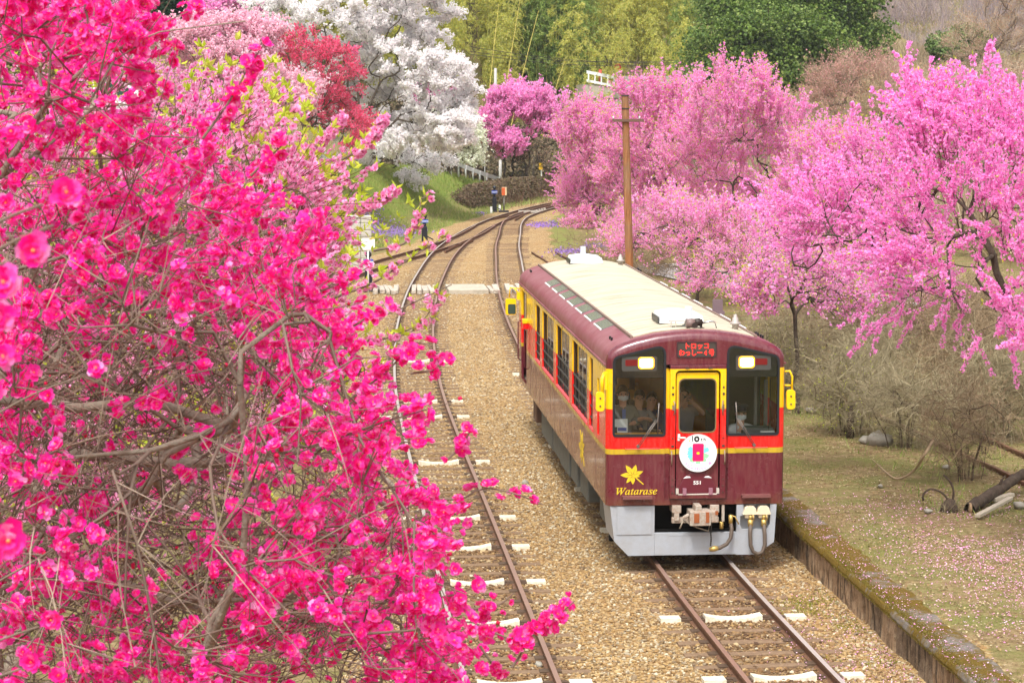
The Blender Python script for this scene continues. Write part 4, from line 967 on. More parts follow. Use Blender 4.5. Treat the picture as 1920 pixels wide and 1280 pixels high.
LO = (np.array([(-.5, -.35, .1), (.5, -.4, .05), (.45, .4, .12), (-.4, .5, .02), (0, -.3, .5), (.1, .45, .45)]), np.array([(0, 1, 2), (0, 2, 3), (0, 4, 5), (1, 5, 4)]))
TRI = (np.array([(-.55, -.4, 0), (.6, -.3, .1), (.05, .6, .15), (0, -.1, .55)]), np.array([(0, 1, 2), (0, 2, 3)]))
LEAF = (np.array([(0, 0, 0), (.28, .5, .05), (0, 1.0, -.05), (-.28, .5, .05)]), np.array([(0, 1, 2), (0, 2, 3)]))
def stamp(tpl, pos, nrm, size, seed=0):
    """copies of a small shape: its z axis along nrm, spun at random"""
    tv, tf = tpl; n = len(pos); g = np.random.default_rng(seed); N = unit(nrm); r = unit(g.normal(size=(n, 3))); X = unit(np.cross(N, r)); Y = np.cross(N, X)
    size = np.broadcast_to(size, n)
    V = pos[:, None, :]+size[:, None, None]*(tv[None, :, 0, None]*X[:, None]+tv[None, :, 1, None]*Y[:, None]+tv[None, :, 2, None]*N[:, None])
    F = (tf[None]+(np.arange(n)*len(tv))[:, None, None]).reshape(-1, tf.shape[1]); return V.reshape(-1, 3), F
def join(parts):
    Vs, Fs, b = [], [], 0
    for V, F in parts:
        if len(V): Vs.append(V); Fs.append(F+b); b += len(V)
    return np.concatenate(Vs), np.concatenate(Fs)
def skeleton(trunk, targets, step=.35, rtip=.012, pw=.42, seed=0, curl=.12, bias=.5, rmax=.3, extra=()):
    """branches: every target is tied to the nearest earlier branch by a curved path; radii follow the number of tips they carry"""
    g = np.random.default_rng(seed); nodes = [np.array(p, float) for p in trunk]; par = [-1]+list(range(len(trunk)-1))
    dirs = [unit(np.array(trunk[min(i+1, len(trunk)-1)], float)-np.array(trunk[max(i-1, 0)], float)) for i in range(len(trunk))]
    lines = [list(range(len(trunk)))]
    for E in extra:
        b0 = len(nodes); nodes += [np.array(p, float) for p in E]; par += [0]+list(range(b0, b0+len(E)-1)); lines.append(list(range(b0, b0+len(E))))
        dirs += [unit(np.array(E[min(i+1, len(E)-1)], float)-np.array(E[max(i-1, 0)], float)) for i in range(len(E))]
    cap = len(nodes)+len(targets)*14; N = np.zeros((cap, 3)); Dn = np.zeros((cap, 3)); k = len(nodes); N[:k] = nodes; Dn[:k] = dirs; depth = np.zeros(cap)
    depth[:k] = np.arange(k)*.0
    top = np.array(trunk[-1]); order = np.argsort(np.linalg.norm(targets-top, axis=1)+g.uniform(0, 1.2, len(targets)))
    k0 = max(1, int(len(trunk)*.55))
    for ti in order:
        T = targets[ti]; v = T-N[k0:k]; d = np.linalg.norm(v, axis=1); al = (v*Dn[k0:k]).sum(1)/np.maximum(d, 1e-6)
        c = d*(1+bias*(1-al)); j = k0+int(np.argmin(c)); A = N[j]; dd = np.linalg.norm(T-A)
        if dd < step*.5: continue
        m = max(2, min(12, int(dd/step)+1)); u = np.linspace(0, 1, m+1)[1:, None]
        Cp = A+Dn[j]*dd*.42+g.normal(0, curl, 3)*dd
        Q = (1-u)**2*A+2*u*(1-u)*Cp+u*u*T; Q = Q+g.normal(0, .03, Q.shape)*step
        ids = list(range(k, k+m)); N[k:k+m] = Q; full = np.vstack([A, Q]); Dn[k:k+m] = unit(np.diff(full, axis=0)); par += [j]+ids[:-1]; lines.append([j]+ids); k += m
    par = np.array(par); cnt = np.zeros(k); ch = np.bincount(par[par >= 0], minlength=k); cnt[ch == 0] = 1
    for i in range(k-1, 0, -1): cnt[par[i]] += cnt[i]
    R = np.minimum(rtip*np.maximum(cnt, 1)**pw, rmax)
    out = []
    for L in lines:
        r = R[L].copy()
        if len(L) > 1 and L[0] != 0: r[0] = min(r[0], r[1]*1.25)
        out.append((N[L], r))
    return N[:k], Dn[:k], R, out, cnt
def in_lobes(n, lobes, seed, shell=.55):
    """points inside a union of ellipsoids (centre, radii), denser near the skin"""
    g = np.random.default_rng(seed); w = np.array([l[1][0]*l[1][1]*l[1][2] for l in lobes])**(2/3); pick = g.choice(len(lobes), n, p=w/w.sum())
    d = unit(g.normal(size=(n, 3))); rr = (shell+(1-shell)*g.random(n))[:, None]*np.where(g.random(n) < .8, 1, g.random(n))[:, None]
    C = np.array([l[0] for l in lobes])[pick]; Rd = np.array([l[1] for l in lobes])[pick]
    return C+d*rr*Rd
def lobe(px, py, y, rx, rz, ry=None):
    """crown lobe whose middle is seen at a given place of the photograph at distance y; radii in pixels across, metres deep"""
    c = on_y(px, py, y); s = np.dot(c-CAM, FW)/FPX
    return (c, (rx*s, ry if ry else rx*s*.9, rz*s))
BARK = mat('bark_dark', (70, 58, 50), .95, 0, .2, vary=.4, vscale=6, bump=.8, bscale=40, dirt=((116, 108, 92), .6))
BARKG = mat('bark_grey', (128, 112, 98), .9, 0, .2, vary=.3, vscale=8, bump=.6, bscale=60, dirt=((84, 70, 60), .6))
TWIG = mat('twig_grey_brown', (138, 120, 104), .9, 0, .2, vary=.3, vscale=9)
TWIGR = mat('twig_red_brown', (112, 76, 62), .9, 0, .2, vary=.3, vscale=9)

def tmpl(name, parts):
    """a small mesh kept as a pattern for scattering: parts = [(V, F, material)]"""
    me = bpy.data.meshes.new(name); V, F, mi, b = [], [], [], 0
    for k, (v, f, m_) in enumerate(parts):
        V.append(v); F += [tuple(int(q)+b for q in t_) for t_ in f]; mi += [k]*len(f); b += len(v); me.materials.append(m_)
    me.from_pydata([tuple(q) for q in np.concatenate(V)], [], F); me.polygons.foreach_set('material_index', mi); me.update()
    return bpy.data.objects.new(name, me)          # never linked to the scene: only a pattern
_GN = {}
def scatter_gn(name, P, Z, scale, pick, tm, parent=None, origin=None, seed=0, spin=None):
    """one object that repeats the patterns tm at points P, their z axis along Z"""
    n = len(P); g = np.random.default_rng(seed+77); Z = unit(Z); X = unit(np.cross(Z, unit(g.normal(size=(n, 3))) if spin is None else spin)); Y = np.cross(Z, X)
    R20, R21, R22, R10, R00 = X[:, 2], Y[:, 2], Z[:, 2], X[:, 1], X[:, 0]
    eul = np.stack([np.arctan2(R21, R22), -np.arcsin(np.clip(R20, -1, 1)), np.arctan2(R10, R00)], 1)
    off = np.array(base_of(parent)) if parent is not None else np.array(origin if origin is not None else (0, 0, 0))
    me = bpy.data.meshes.new(name); me.vertices.add(n); me.vertices.foreach_set('co', (P-off).astype(np.float32).ravel())
    for nm, ty, arr in (('rot', 'FLOAT_VECTOR', eul), ('scl', 'FLOAT', np.broadcast_to(scale, n)), ('pick', 'INT', np.asarray(pick))):
        a = me.attributes.new(nm, ty, 'POINT'); a.data.foreach_set('vector' if ty == 'FLOAT_VECTOR' else 'value', np.ascontiguousarray(arr, np.int32 if ty == 'INT' else np.float32).ravel())
    o = bpy.data.objects.new(name, me); COL.objects.link(o)
    if parent is not None: o.parent = parent
    elif origin is not None: o.location = origin
    key = tuple(id(x) for x in tm)
    if key not in _GN:
        ng = bpy.data.node_groups.new('scatter', 'GeometryNodeTree'); ng.interface.new_socket('Geometry', in_out='INPUT', socket_type='NodeSocketGeometry'); ng.interface.new_socket('Geometry', in_out='OUTPUT', socket_type='NodeSocketGeometry')
        N = ng.nodes.new; L = ng.links.new; gi, go = N('NodeGroupInput'), N('NodeGroupOutput'); ip = N('GeometryNodeInstanceOnPoints'); ip.inputs['Pick Instance'].default_value = True; g2 = N('GeometryNodeGeometryToInstance')
        for t_ in reversed(tm):
            oi = N('GeometryNodeObjectInfo'); oi.inputs['Object'].default_value = t_; oi.inputs['As Instance'].default_value = False; oi.transform_space = 'ORIGINAL'; L(oi.outputs['Geometry'], g2.inputs[0])
        def at(nm, ty):
            q = N('GeometryNodeInputNamedAttribute'); q.data_type = ty; q.inputs[0].default_value = nm; return q.outputs[0]
        L(gi.outputs[0], ip.inputs['Points']); L(g2.outputs[0], ip.inputs['Instance']); L(at('pick', 'INT'), ip.inputs['Instance Index']); L(at('rot', 'FLOAT_VECTOR'), ip.inputs['Rotation']); L(at('scl', 'FLOAT'), ip.inputs['Scale']); L(ip.outputs[0], go.inputs[0]); _GN[key] = ng
    md = o.modifiers.new('scatter', 'NODES'); md.node_group = _GN[key]; o['kind'] = 'stuff'; return o
def leaf_blades(P, D, ln, seed, wd=.2):
    gg = np.random.default_rng(seed); n = len(P); X = unit(np.cross(D, unit(gg.normal(size=(n, 3))))); Z = np.cross(X, D); l = (ln*gg.uniform(.6, 1.25, n))[:, None]
    V = np.stack([P, P+D*l*.45+X*l*wd+Z*l*.06, P+D*l-Z*l*.15, P+D*l*.45-X*l*wd+Z*l*.06], 1)
    return V.reshape(-1, 3), (np.array([[0, 1, 2], [0, 2, 3]])[None]+(np.arange(n)*4)[:, None, None]).reshape(-1, 3)
def spray(length, per_m, fsize, spread, tpl, r, sides, seed, leaf=None, cluster=0.0):
    """a flowering shoot of real size along +z with side shoots: (twig V, F), (blossom V, F), (leaf V, F)"""
    g = np.random.default_rng(seed); n = 1+sides
    S = np.zeros((n, 3)); D = np.zeros((n, 3)); D[0] = (0, 0, 1); L = np.full(n, length)
    for k in range(1, n):
        S[k] = (0, 0, length*g.uniform(.12, .7)); a = g.uniform(0, 2*PI); e = g.uniform(.35, .95); D[k] = (math.cos(a)*math.sin(e), math.sin(a)*math.sin(e), math.cos(e)); L[k] = length*g.uniform(.35, .62)
    tv, tf, C, U, W = twigs_np(S, D, L, np.where(np.arange(n) == 0, r, r*.7), 3, 3, seed=seed, wob=.08)
    P, Nn = [], []
    for k in range(n):
        m_ = max(1, int(per_m*L[k])); q = g.random(m_)**.85*.93+.07
        if cluster: c = g.uniform(.1, 1, max(1, m_//5)); q = np.clip(c[g.integers(0, len(c), m_)]+g.normal(0, cluster, m_), .05, 1.02)
        a = g.uniform(0, 2*PI, m_); of = U[k]*np.cos(a)[:, None]+W[k]*np.sin(a)[:, None]; pp = C(np.broadcast_to(q, (n, m_)))[k]
        P.append(pp+of*(spread*g.uniform(.4, 1.15, m_))[:, None]); Nn.append(of+D[k]*.4+g.normal(0, .35, of.shape))
    P, Nn = np.concatenate(P), np.concatenate(Nn); bv, bf = stamp(tpl, P, Nn, fsize*g.uniform(.7, 1.25, len(P)), seed)
    lv = lf = None
    if leaf is not None:
        nl, ls = leaf; k = g.integers(0, n, nl); q = np.where(g.random(nl) < .55, 1.0, g.uniform(.2, 1, nl)); pp = np.stack([C(np.full((n, 1), qq))[kk, 0] for qq, kk in zip(q, k)])
        lv, lf = leaf_blades(pp, unit(g.normal(0, .6, (nl, 3))+D[k]), ls, seed+3)
    return (tv, tf), (bv, bf), (lv, lf)
_SPR = {}
def spray_set(fmats, twigm, lens, per_m, fsize, spread, tpl, r, sides, leaf, cluster, dens):
    key = (fmats.name, twigm.name, lens, per_m, fsize, spread, r, sides, None if leaf is None else (leaf[0].name,)+tuple(leaf[1:]), cluster, dens)
    if key not in _SPR:
        tw, bl, lv = [], [], []
        for k, d in enumerate(dens):
            for i, l in enumerate(lens):
                a, b_, c = spray(l, per_m*d, fsize, spread, tpl, r, sides, 1000+i*7+k*31, None if leaf is None else (leaf[1], leaf[2]), cluster)
                tw.append(tmpl('twig_pattern', [(*a, twigm)])); bl.append(tmpl('blossom_pattern', [(*b_, fmats)]))
                if leaf is not None: lv.append(tmpl('leaf_pattern', [(*c, leaf[0])]))
        _SPR[key] = (tw, bl, lv)
    return _SPR[key]
def flowering_tree(name, label, cat, base, trunk, lobes, ntgt, ntwig, per_m, fsize, fmats, bark=BARK, twigm=TWIGR, seed=0, lens=(.45, .6, .75, .95), up=.35, out=.8, tpl=LO, rtip=.012, leaf=None, group=None, spread=.045, bare_below=None, twr=.006, spikes=0, pw=.42, rmax=.26, sides=2, cluster=0.0, shell=.55, dens=(1.0, .45, .12)):
    """a tree: trunk and limbs as real meshes, flowering shoots repeated over the outer branches"""
    g = np.random.default_rng(seed+100); tr = thing(name, base, label, cat, group)
    tg = in_lobes(ntgt, lobes, seed, shell); N, Dn, R, lines, cnt = skeleton(trunk, tg, .45, rtip, pw, seed, rmax=rmax)
    big = [l for l in lines[1:] if l[1].max() > rtip*2.2]; small = [l for l in lines[1:] if l[1].max() <= rtip*2.2]
    V, F = tubes_np(lines[:1], 9); mesh_np('trunk', V, F, bark, tr, True); V, F = join([tubes_np(big, 6), tubes_np(small, 3)]); mesh_np('limbs', V, F, bark, tr, True)
    tips = np.where(cnt <= 3)[0]; pick = g.choice(tips, ntwig); ctr = np.mean([l[0] for l in lobes], axis=0)
    S = N[pick]+g.normal(0, .06, (ntwig, 3)); rad = unit(S-np.array(trunk[-1])*.5-ctr*.5); D = unit(Dn[pick]*.5+rad*out+g.normal(0, .42, (ntwig, 3))+np.array([0, 0, up])); sc = g.uniform(.75, 1.2, ntwig)
    nl = len(lens); pk = g.integers(0, nl, ntwig)
    if spikes:
        top = S[:, 2] > np.quantile(S[:, 2], .78); sc = np.where(top, sc*1.2, sc); D[top] = unit(D[top]*.55+np.array([0, 0, .8])); pk[top] = np.maximum(pk[top], nl-2)
    lev = np.zeros(ntwig, int)
    if bare_below is not None:
        f = np.clip((S[:, 2]-bare_below[0])/(bare_below[1]-bare_below[0]), 0, 1)+g.normal(0, .18, ntwig); lev = np.where(f < .25, 2, np.where(f < .65, 1, 0))
    else: lev = np.where(g.random(ntwig) < .2, 1, 0)
    lev = np.minimum(lev, len(dens)-1)
    tw, bl, lv = spray_set(fmats, twigm, tuple(lens), per_m, fsize, spread, tpl, twr, sides, leaf, cluster, tuple(dens))
    scatter_gn('twigs', S, D, sc, lev*nl+pk, tw, tr, seed=seed); scatter_gn('blossoms', S, D, sc, lev*nl+pk, bl, tr, seed=seed)
    if leaf is not None: scatter_gn('leaves', S, D, sc, lev*nl+pk, lv, tr, seed=seed)
    return tr
def trunk_line(base, top, n=6, wob=.12, seed=0, lean=(0, 0)):
    g = np.random.default_rng(seed); b, t = np.array(base, float), np.array(top, float); u = np.linspace(0, 1, n)[:, None]
    P = b+(t-b)*u; P[1:-1] += g.normal(0, wob, (n-2, 3))*[1, 1, .3]; return P

# the nearer ballast stones, five shapes of rounded rubble
GRAVD = leafmat('ballast_stone_rusty', [(92, 68, 46), (116, 86, 56), (130, 98, 64), (104, 80, 58), (150, 120, 84), (122, 100, 76), (84, 62, 46)], .9, 0.0, .3)
RK = [tmpl('stone_pattern', [(*rock_bank(1, np.zeros((1, 3)), np.array([1.0]), 900+s, 2, .65), GRAV if s < 5 else GRAVD)]) for s in range(10)]
_p, _s, _d = GRAVEL_JOB[0]; _n = len(_p)
o = scatter_gn('gravel', _p, np.array([0, 0, 1.])+rng.normal(0, .25, (_n, 3)), _s, rng.integers(0, 5, _n)+np.where(_d & (rng.random(_n) < .75), 5, 0), RK, seed=9); tag(o, 'tan and rust brown ballast stones between the tracks', kind='stuff')
# ------------------------------------------------------------------ plants: the far side of the line
PINKF = leafmat('peach_pink_petal', [(252, 172, 230), (253, 196, 238), (250, 150, 220), (254, 216, 246), (246, 160, 200), (253, 184, 234)], .6, .55)
PINKB = leafmat('peach_bright_petal', [(254, 156, 226), (255, 188, 238), (252, 130, 212), (255, 216, 246), (253, 166, 230)], .6, .5)
CRIM = leafmat('red_peach_petal', [(240, 84, 132), (246, 116, 156), (232, 84, 130), (248, 150, 184)], .6, .5)
WHITEF = leafmat('cherry_white_petal', [(254, 252, 251), (252, 248, 248), (254, 254, 253), (252, 243, 245), (253, 250, 248)], .6, .6)
PALEF = leafmat('pale_pink_petal', [(252, 222, 234), (252, 206, 222), (254, 238, 242), (248, 192, 214)], .6, .5)
CREAMF = leafmat('greenish_white_petal', [(246, 246, 232), (236, 240, 214), (250, 250, 242)], .6, .5)
YLEAF = leafmat('young_leaf', [(196, 212, 60), (214, 222, 84), (176, 198, 56), (222, 216, 104)], .5, .5)
TWIGP = mat('twig_pinkish', (178, 132, 124), .9, 0, .2, vary=.3, vscale=2)
def gz(x, y): return float(zt(x, y))

# right-hand row of pink peach trees behind the wooden pole
spec = [(1110, 98, [(1110, 260, 70, 60), (1085, 350, 44, 80), (1150, 380, 70, 90), (1110, 440, 50, 50)], 'pink flowering peach tree leaning over the far bend, left end of the right-hand row'),
        (1262, 84, [(1240, 240, 110, 80), (1190, 320, 90, 90), (1290, 360, 120, 100), (1220, 440, 90, 60)], 'tall pink flowering peach tree right behind the wooden pole'),
        (1420, 75, [(1390, 215, 110, 76), (1330, 300, 100, 90), (1470, 290, 90, 80), (1500, 380, 90, 90), (1400, 410, 110, 80)], 'broad pink flowering peach tree in front of the big evergreen'),
        (1560, 62, [(1560, 310, 90, 60), (1500, 410, 90, 80), (1640, 380, 90, 80), (1590, 470, 110, 70), (1690, 460, 80, 60)], 'pink flowering peach tree with dark inner twigs before the bare hillside trees'),
        (1340, 47, [(1330, 450, 110, 60), (1250, 430, 80, 56), (1430, 470, 90, 60), (1180, 460, 50, 40)], 'low pink peach tree with sparse blossom just behind the railcar roof')]
for i, (px, y, lb, lab) in enumerate(spec):
    lobes = [lobe(a, b_, y+(-2.5, 1.5, 0)[k % 3], rx, rz, 2.6) for k, (a, b_, rx, rz) in enumerate(lb)]
    c = lobes[0][0]; bz = gz(c[0], y); base = (float(c[0]), y, bz-.05); zmin = min(l[0][2]-l[1][2] for l in lobes)
    flowering_tree('peach_tree', lab, 'tree', base, trunk_line(base, (c[0]+.3, y, bz+1.5), 6, .1, i), lobes, 560, 2300 if i < 4 else 1200, 30 if i < 4 else 22, .056 if i < 4 else .050, PINKF, seed=20+i, up=.75, lens=(.6, .85, 1.1, 1.45) if i < 4 else (.45, .6, .8, 1.0), sides=1, rtip=.008, twr=.007, spikes=1,
                   leaf=(YLEAF, 13 if i < 4 else 5, .085), twigm=TWIGP, group='pink peach trees right of the line', spread=.040, bare_below=(zmin+.2, zmin+(2.8 if i < 4 else 2.0)), pw=.40, shell=.35)
# slim young peach trees beside the train
for i, (bx, by, lb, lab, n) in enumerate([(4.4, 13.6, [(1500, 520, 90, 50), (1560, 560, 70, 40), (1440, 560, 60, 36)], 'slim peach tree with forked dark trunk beside the railcar front', 520),
                                   (8.4, 26.0, [(1620, 490, 110, 60), (1560, 560, 90, 50), (1700, 560, 100, 50), (1640, 590, 80, 30)], 'peach tree on a thin crooked trunk behind the dry shrubs', 1100),
                                   (9.6, 40.0, [(1390, 500, 90, 44), (1460, 470, 80, 40), (1320, 520, 60, 30)], 'stout dark forked peach tree by the grey lane', 600)]):
    lobes = [lobe(a, b_, by+(-.6, .6, 0, .3)[k], rx, rz, 1.2) for k, (a, b_, rx, rz) in enumerate(lb)]
    base = (bx, by, gz(bx, by)-.05); c = lobes[0][0]
    flowering_tree('peach_tree', lab, 'tree', base, trunk_line(base, (c[0]*.5+bx*.5, by, base[2]+1.7), 6, .07, 50+i), lobes, 150, n, 17, .046, PINKF, seed=40+i, lens=(.3, .42, .55, .7), up=.3, rtip=.009, twr=.004, leaf=(YLEAF, 4, .07), group='pink peach trees right of the line', spread=.03)
# near right peach tree in full bloom, trunk just outside the picture
base = (6.05, -.2, gz(6.05, -.2)-.05)
lobes = [lobe(a, b_, y, rx, rz, 1.5) for a, b_, y, rx, rz in ((1780, 330, 1.5, 80, 90), (1900, 310, 0, 80, 100), (1640, 410, 3, 130, 80), (1780, 430, 0, 130, 120), (1910, 430, -1, 90, 160), (1560, 430, 4, 100, 60), (1900, 600, -1.5, 70, 60), (1740, 545, 1.5, 110, 50), (1490, 450, 6, 80, 50), (1680, 340, 2, 90, 60))]
tk = np.array([base, (5.9, -.2, 1.3), (5.6, -.1, 2.2), (5.25, .1, 3.0), (5.0, .3, 3.7), (4.7, .4, 4.4)])
flowering_tree('peach_tree', 'nearest pink peach tree on the right, spikes of double blossom on dark lichened limbs', 'tree', base, tk, lobes, 330, 600, 64, .042, PINKB, seed=70, lens=(.45, .7, 1.0, 1.4), up=.55, tpl=petal_flower([(5, .62, .5, .5), (3, .4, .35, .95)], 3), rtip=.007, twr=.005, spikes=1,
               leaf=(YLEAF, 6, .055), group='pink peach trees right of the line', spread=.026, pw=.44, rmax=.12, sides=1)

# white cherry, pale and crimson peaches on the left bank
def left_tree(lab, px, y, lb, name, n, per, fs, fm, seed, trunk_h, dz=2.2, **kw):
    lobes = [lobe(a, b_, y+dd, rx, rz, dz) for a, b_, rx, rz, dd in lb]
    p = on_y(px, 250, y); base = (float(p[0]), y, gz(p[0], y)-.05)
    return flowering_tree(name, lab, 'tree', base, trunk_line(base, (p[0]+.3, y, base[2]+trunk_h), 6, .12, seed), lobes, kw.pop('ntgt', 480), n, per, fs, fm, seed=seed, **kw)
left_tree('great white cherry tree in full bloom on the grassy bank', 655, 104, [(640, 40, 140, 60, 0), (700, 110, 90, 60, 1), (620, 120, 80, 50, 2), (760, 50, 110, 70, 1), (740, 210, 80, 50, 1), (820, 220, 70, 50, -1), (800, 140, 90, 60, -1), (720, 170, 100, 70, 2), (850, 230, 54, 50, -2), (770, 240, 90, 40, 0), (560, 10, 90, 40, 1), (850, 160, 54, 50, 0), (690, 240, 80, 40, 2), (770, -20, 90, 40, 0), (640, 200, 70, 50, 3)], 'cherry_tree', 3800, 26, .10, WHITEF, 81, 3.0, up=.05, out=.9, lens=(.4, .6, .8, 1.0), rtip=.011, twr=.0035, spread=.13, pw=.46, ntgt=620, shell=.5, cluster=.09, sides=3, twigm=BARK)
left_tree('white flowering cherry branches low over the green slope', 735, 112, [(720, 290, 60, 26, 0), (800, 300, 50, 18, 0), (660, 300, 50, 30, -3), (770, 330, 40, 14, -3)], 'cherry_tree', 700, 18, .09, WHITEF, 82, .9, up=-.2, twr=.007, spread=.11, ntgt=160, cluster=.08, twigm=BARK)
left_tree('creamy white blossoming tree among the dark trunks by the road', 845, 126, [(850, 240, 60, 34, 0), (880, 280, 34, 30, 0), (820, 255, 40, 26, 1)], 'flowering_tree', 700, 20, .09, CREAMF, 83, 1.6, twr=.009, spread=.06, ntgt=160)
left_tree('pale pink and white peach tree beside the cherry', 400, 84, [(400, 110, 80, 70, 0), (460, 90, 70, 50, 1), (350, 90, 40, 40, 0), (470, 160, 60, 50, -1), (545, 180, 50, 40, 0), (380, 170, 70, 40, 0)], 'peach_tree', 1700, 26, .08, PALEF, 84, 1.4, up=.6, lens=(.5, .7, .9, 1.1), twr=.008, spikes=1, spread=.05)
left_tree('crimson pink peach tree in front of the white cherry', 560, 92, [(560, 110, 60, 50, 0), (620, 140, 60, 60, 0), (660, 240, 40, 36, -1), (600, 200, 60, 50, 1), (520, 90, 30, 30, 0)], 'peach_tree', 1200, 17, .075, CRIM, 85, 2.2, up=.1, twr=.009, twigm=BARKG, spread=.06)
left_tree('vivid pink peach tree beyond the bend of the line', 985, 138, [(975, 200, 60, 36, 0), (930, 230, 40, 50, 0), (1010, 230, 46, 40, 0), (960, 270, 36, 24, -1), (1040, 220, 40, 40, 2)], 'peach_tree', 1500, 22, .10, PINKF, 86, 2.4, up=.4, lens=(.5, .7, .9, 1.1), twr=.01, spikes=1, spread=.06, rtip=.009, shell=.3)
left_tree('rose pink tree glowing through the cherry branches', 830, 134, [(840, 200, 44, 30, 0), (810, 180, 40, 26, 0), (680, 100, 40, 30, 4)], 'peach_tree', 600, 16, .10, PINKF, 87, 2.4, twr=.01, spread=.06, ntgt=140)
left_tree('pink and brown twiggy tree at the top left, mostly bare', 100, 80, [(90, 50, 120, 60, 0), (210, 90, 90, 60, 0), (30, 20, 80, 50, 0), (170, 20, 90, 40, 2)], 'peach_tree', 2200, 5, .07, PINKF, 88, 1.6, up=.5, lens=(.6, .8, 1.0, 1.2), twr=.012, twigm=BARKG, spread=.05)
left_tree('second pink tree at the top behind the pale blossoms', 445, 118, [(440, 10, 60, 30, 0), (480, 30, 40, 24, 0), (400, 30, 40, 30, 0)], 'peach_tree', 600, 16, .10, PINKF, 89, 2.4, twr=.01, up=.5, spread=.06, ntgt=140)
left_tree('loose pink and green shrubby peach below the pale tree', 300, 66, [(300, 180, 90, 50, 0), (400, 230, 80, 50, 0), (240, 140, 60, 40, 2)], 'peach_tree', 1400, 14, .06, PINKF, 90, .8, up=.6, twr=.007, spread=.04, leaf=(YLEAF, 5, .12), ntgt=260)
# row of dark leafless trunks along the road on the bank
BUDR = leafmat('bud_rose', [(190, 150, 126), (200, 164, 140), (180, 156, 120)], .7, .3)
for i, (px, pyb, y) in enumerate(((838, 345, 128), (858, 330, 131), (880, 332, 133), (898, 330, 136), (945, 338, 140), (962, 342, 141), (983, 345, 143), (1003, 348, 146))):
    p = on_y(px, pyb, y); lobes = [lobe(px-6+12*(i % 2), pyb-62, y, 24, 22, 1.2), lobe(px+10-20*(i % 3 == 0), pyb-46, y+1, 18, 14, 1.0)]
    base = (float(p[0]), y, gz(p[0], y)-.05); top = (p[0]+.1*(-1)**i, y, p[2]+1.3)
    pos = ('leftmost', 'second', 'third', 'fourth', 'fifth', 'sixth', 'seventh', 'rightmost')[i]
    flowering_tree('bare_tree', f'{pos} from the left in the row of dark bare trunks along the guard rail', 'tree', base, trunk_line(base, top, 6, .08, i), lobes, 60, 200, 2, .06, BUDR, seed=110+i, lens=(.4, .6, .8), twr=.012, twigm=BARK, rtip=.022, group='dark bare trees along the bank road', rmax=.2)

# evergreen, cypress and the bare hillside trees
EVG = leafmat('evergreen_leaf', [(84, 110, 42), (110, 138, 54), (138, 162, 70), (68, 94, 42), (164, 180, 98), (98, 126, 58)], .5, .3, .4)
_CL = {}
def clump_set(m_, size, per=110):
    if (m_.name, size) not in _CL:
        out = []
        for s in range(4):
            g = np.random.default_rng(600+s); d = unit(g.normal(size=(per, 3)))*(g.random((per, 1))**.4)*[1, 1, .6]; V, F = stamp(LO, d, unit(d*.8+np.array([0, 0, .6])+g.normal(0, .4, (per, 3))), size*g.uniform(.6, 1.3, per), s); out.append(tmpl('leaf_clump', [(V, F, m_)]))
        _CL[(m_.name, size)] = out
    return _CL[(m_.name, size)]
def leafy_tree(name, label, base, top, lobes, k, size, m_, seed, clump=1.0, bark=BARK, group=None, ntgt=200, shell=.72):
    tr = thing(name, base, label, 'tree', group); g = np.random.default_rng(seed)
    N, Dn, R, lines, cnt = skeleton(trunk_line(base, top, 7, .15, seed), in_lobes(ntgt, lobes, seed, .3), .8, .03, .42, seed)
    V, F = tubes_np(lines[:1], 10); mesh_np('trunk', V, F, bark, tr, True); V, F = tubes_np(lines[1:], 4); mesh_np('limbs', V, F, bark, tr, True)
    C = in_lobes(k, lobes, seed+1, shell); scatter_gn('crown', C, np.array([0, 0, 1.])+g.normal(0, .35, (k, 3)), clump*g.uniform(.55, 1.3, k), g.integers(0, 4, k), clump_set(m_, size/clump), tr, seed=seed); return tr
y = 150; L_ = lambda a, b_, rx, rz, dd=0, ry=3.5: lobe(a, b_, y+dd, rx, rz, ry)
p = on_y(1465, 190, y); bz = gz(p[0], y)
leafy_tree('evergreen_tree', 'huge rounded dark evergreen tree above the pink trees', (float(p[0]), y, bz-.1), (p[0], y, bz+7), [L_(1465, 20, 140, 80), L_(1370, 70, 80, 50, -2), (L_(1590, 60, 70, 70, 1)), L_(1420, 120, 100, 44, -3), L_(1540, 110, 90, 50, -2), L_(1320, 130, 50, 36, -1), L_(1470, -80, 150, 80), L_(1600, -30, 50, 70), L_(1370, 0, 60, 50, 1), L_(1500, 60, 60, 50, -3), L_(1430, 50, 60, 50, -4)], 900, .19, EVG, 130, 1.5)
y = 235
for i, (px, py, lab) in enumerate(((1245, 60, 'dark pointed cypress behind the bamboo'), (1225, 110, 'shorter yellow green cypress at the edge of the bamboo'))):
    p = on_y(px, 190, y); bz = gz(p[0], y); lobes = [lobe(px, py+j*32, y, 9+j*8, 26, 1.0+.5*j) for j in range(4)]
    leafy_tree('cypress_tree', lab, (float(p[0]), y, bz-.1), (p[0], y, lobes[0][0][2]), lobes, 240, .3, leafmat('cypress_leaf', [(64, 84, 52), (86, 108, 60), (52, 72, 48)], .6, .2) if i == 0 else leafmat('cypress_yellow', [(116, 134, 56), (140, 152, 70)], .6, .2), 140+i, .8)
y = 120; p = on_y(305, 190, y); bz = gz(p[0], y)
leafy_tree('conifer_tree', 'dark green conifer behind the pale blossoms at the top left', (float(p[0]), y, bz-.1), (p[0], y, bz+5), [lobe(305, 40, y, 30, 40, 1.4), lobe(300, 0, y, 34, 40, 1.4), lobe(310, -50, y, 26, 40, 1.4)], 260, .2, leafmat('conifer_leaf', [(34, 64, 38), (46, 80, 44), (28, 54, 36)], .5, .15), 145, .8)
y = 165; p = on_y(1790, 190, y); bz = gz(p[0], y)
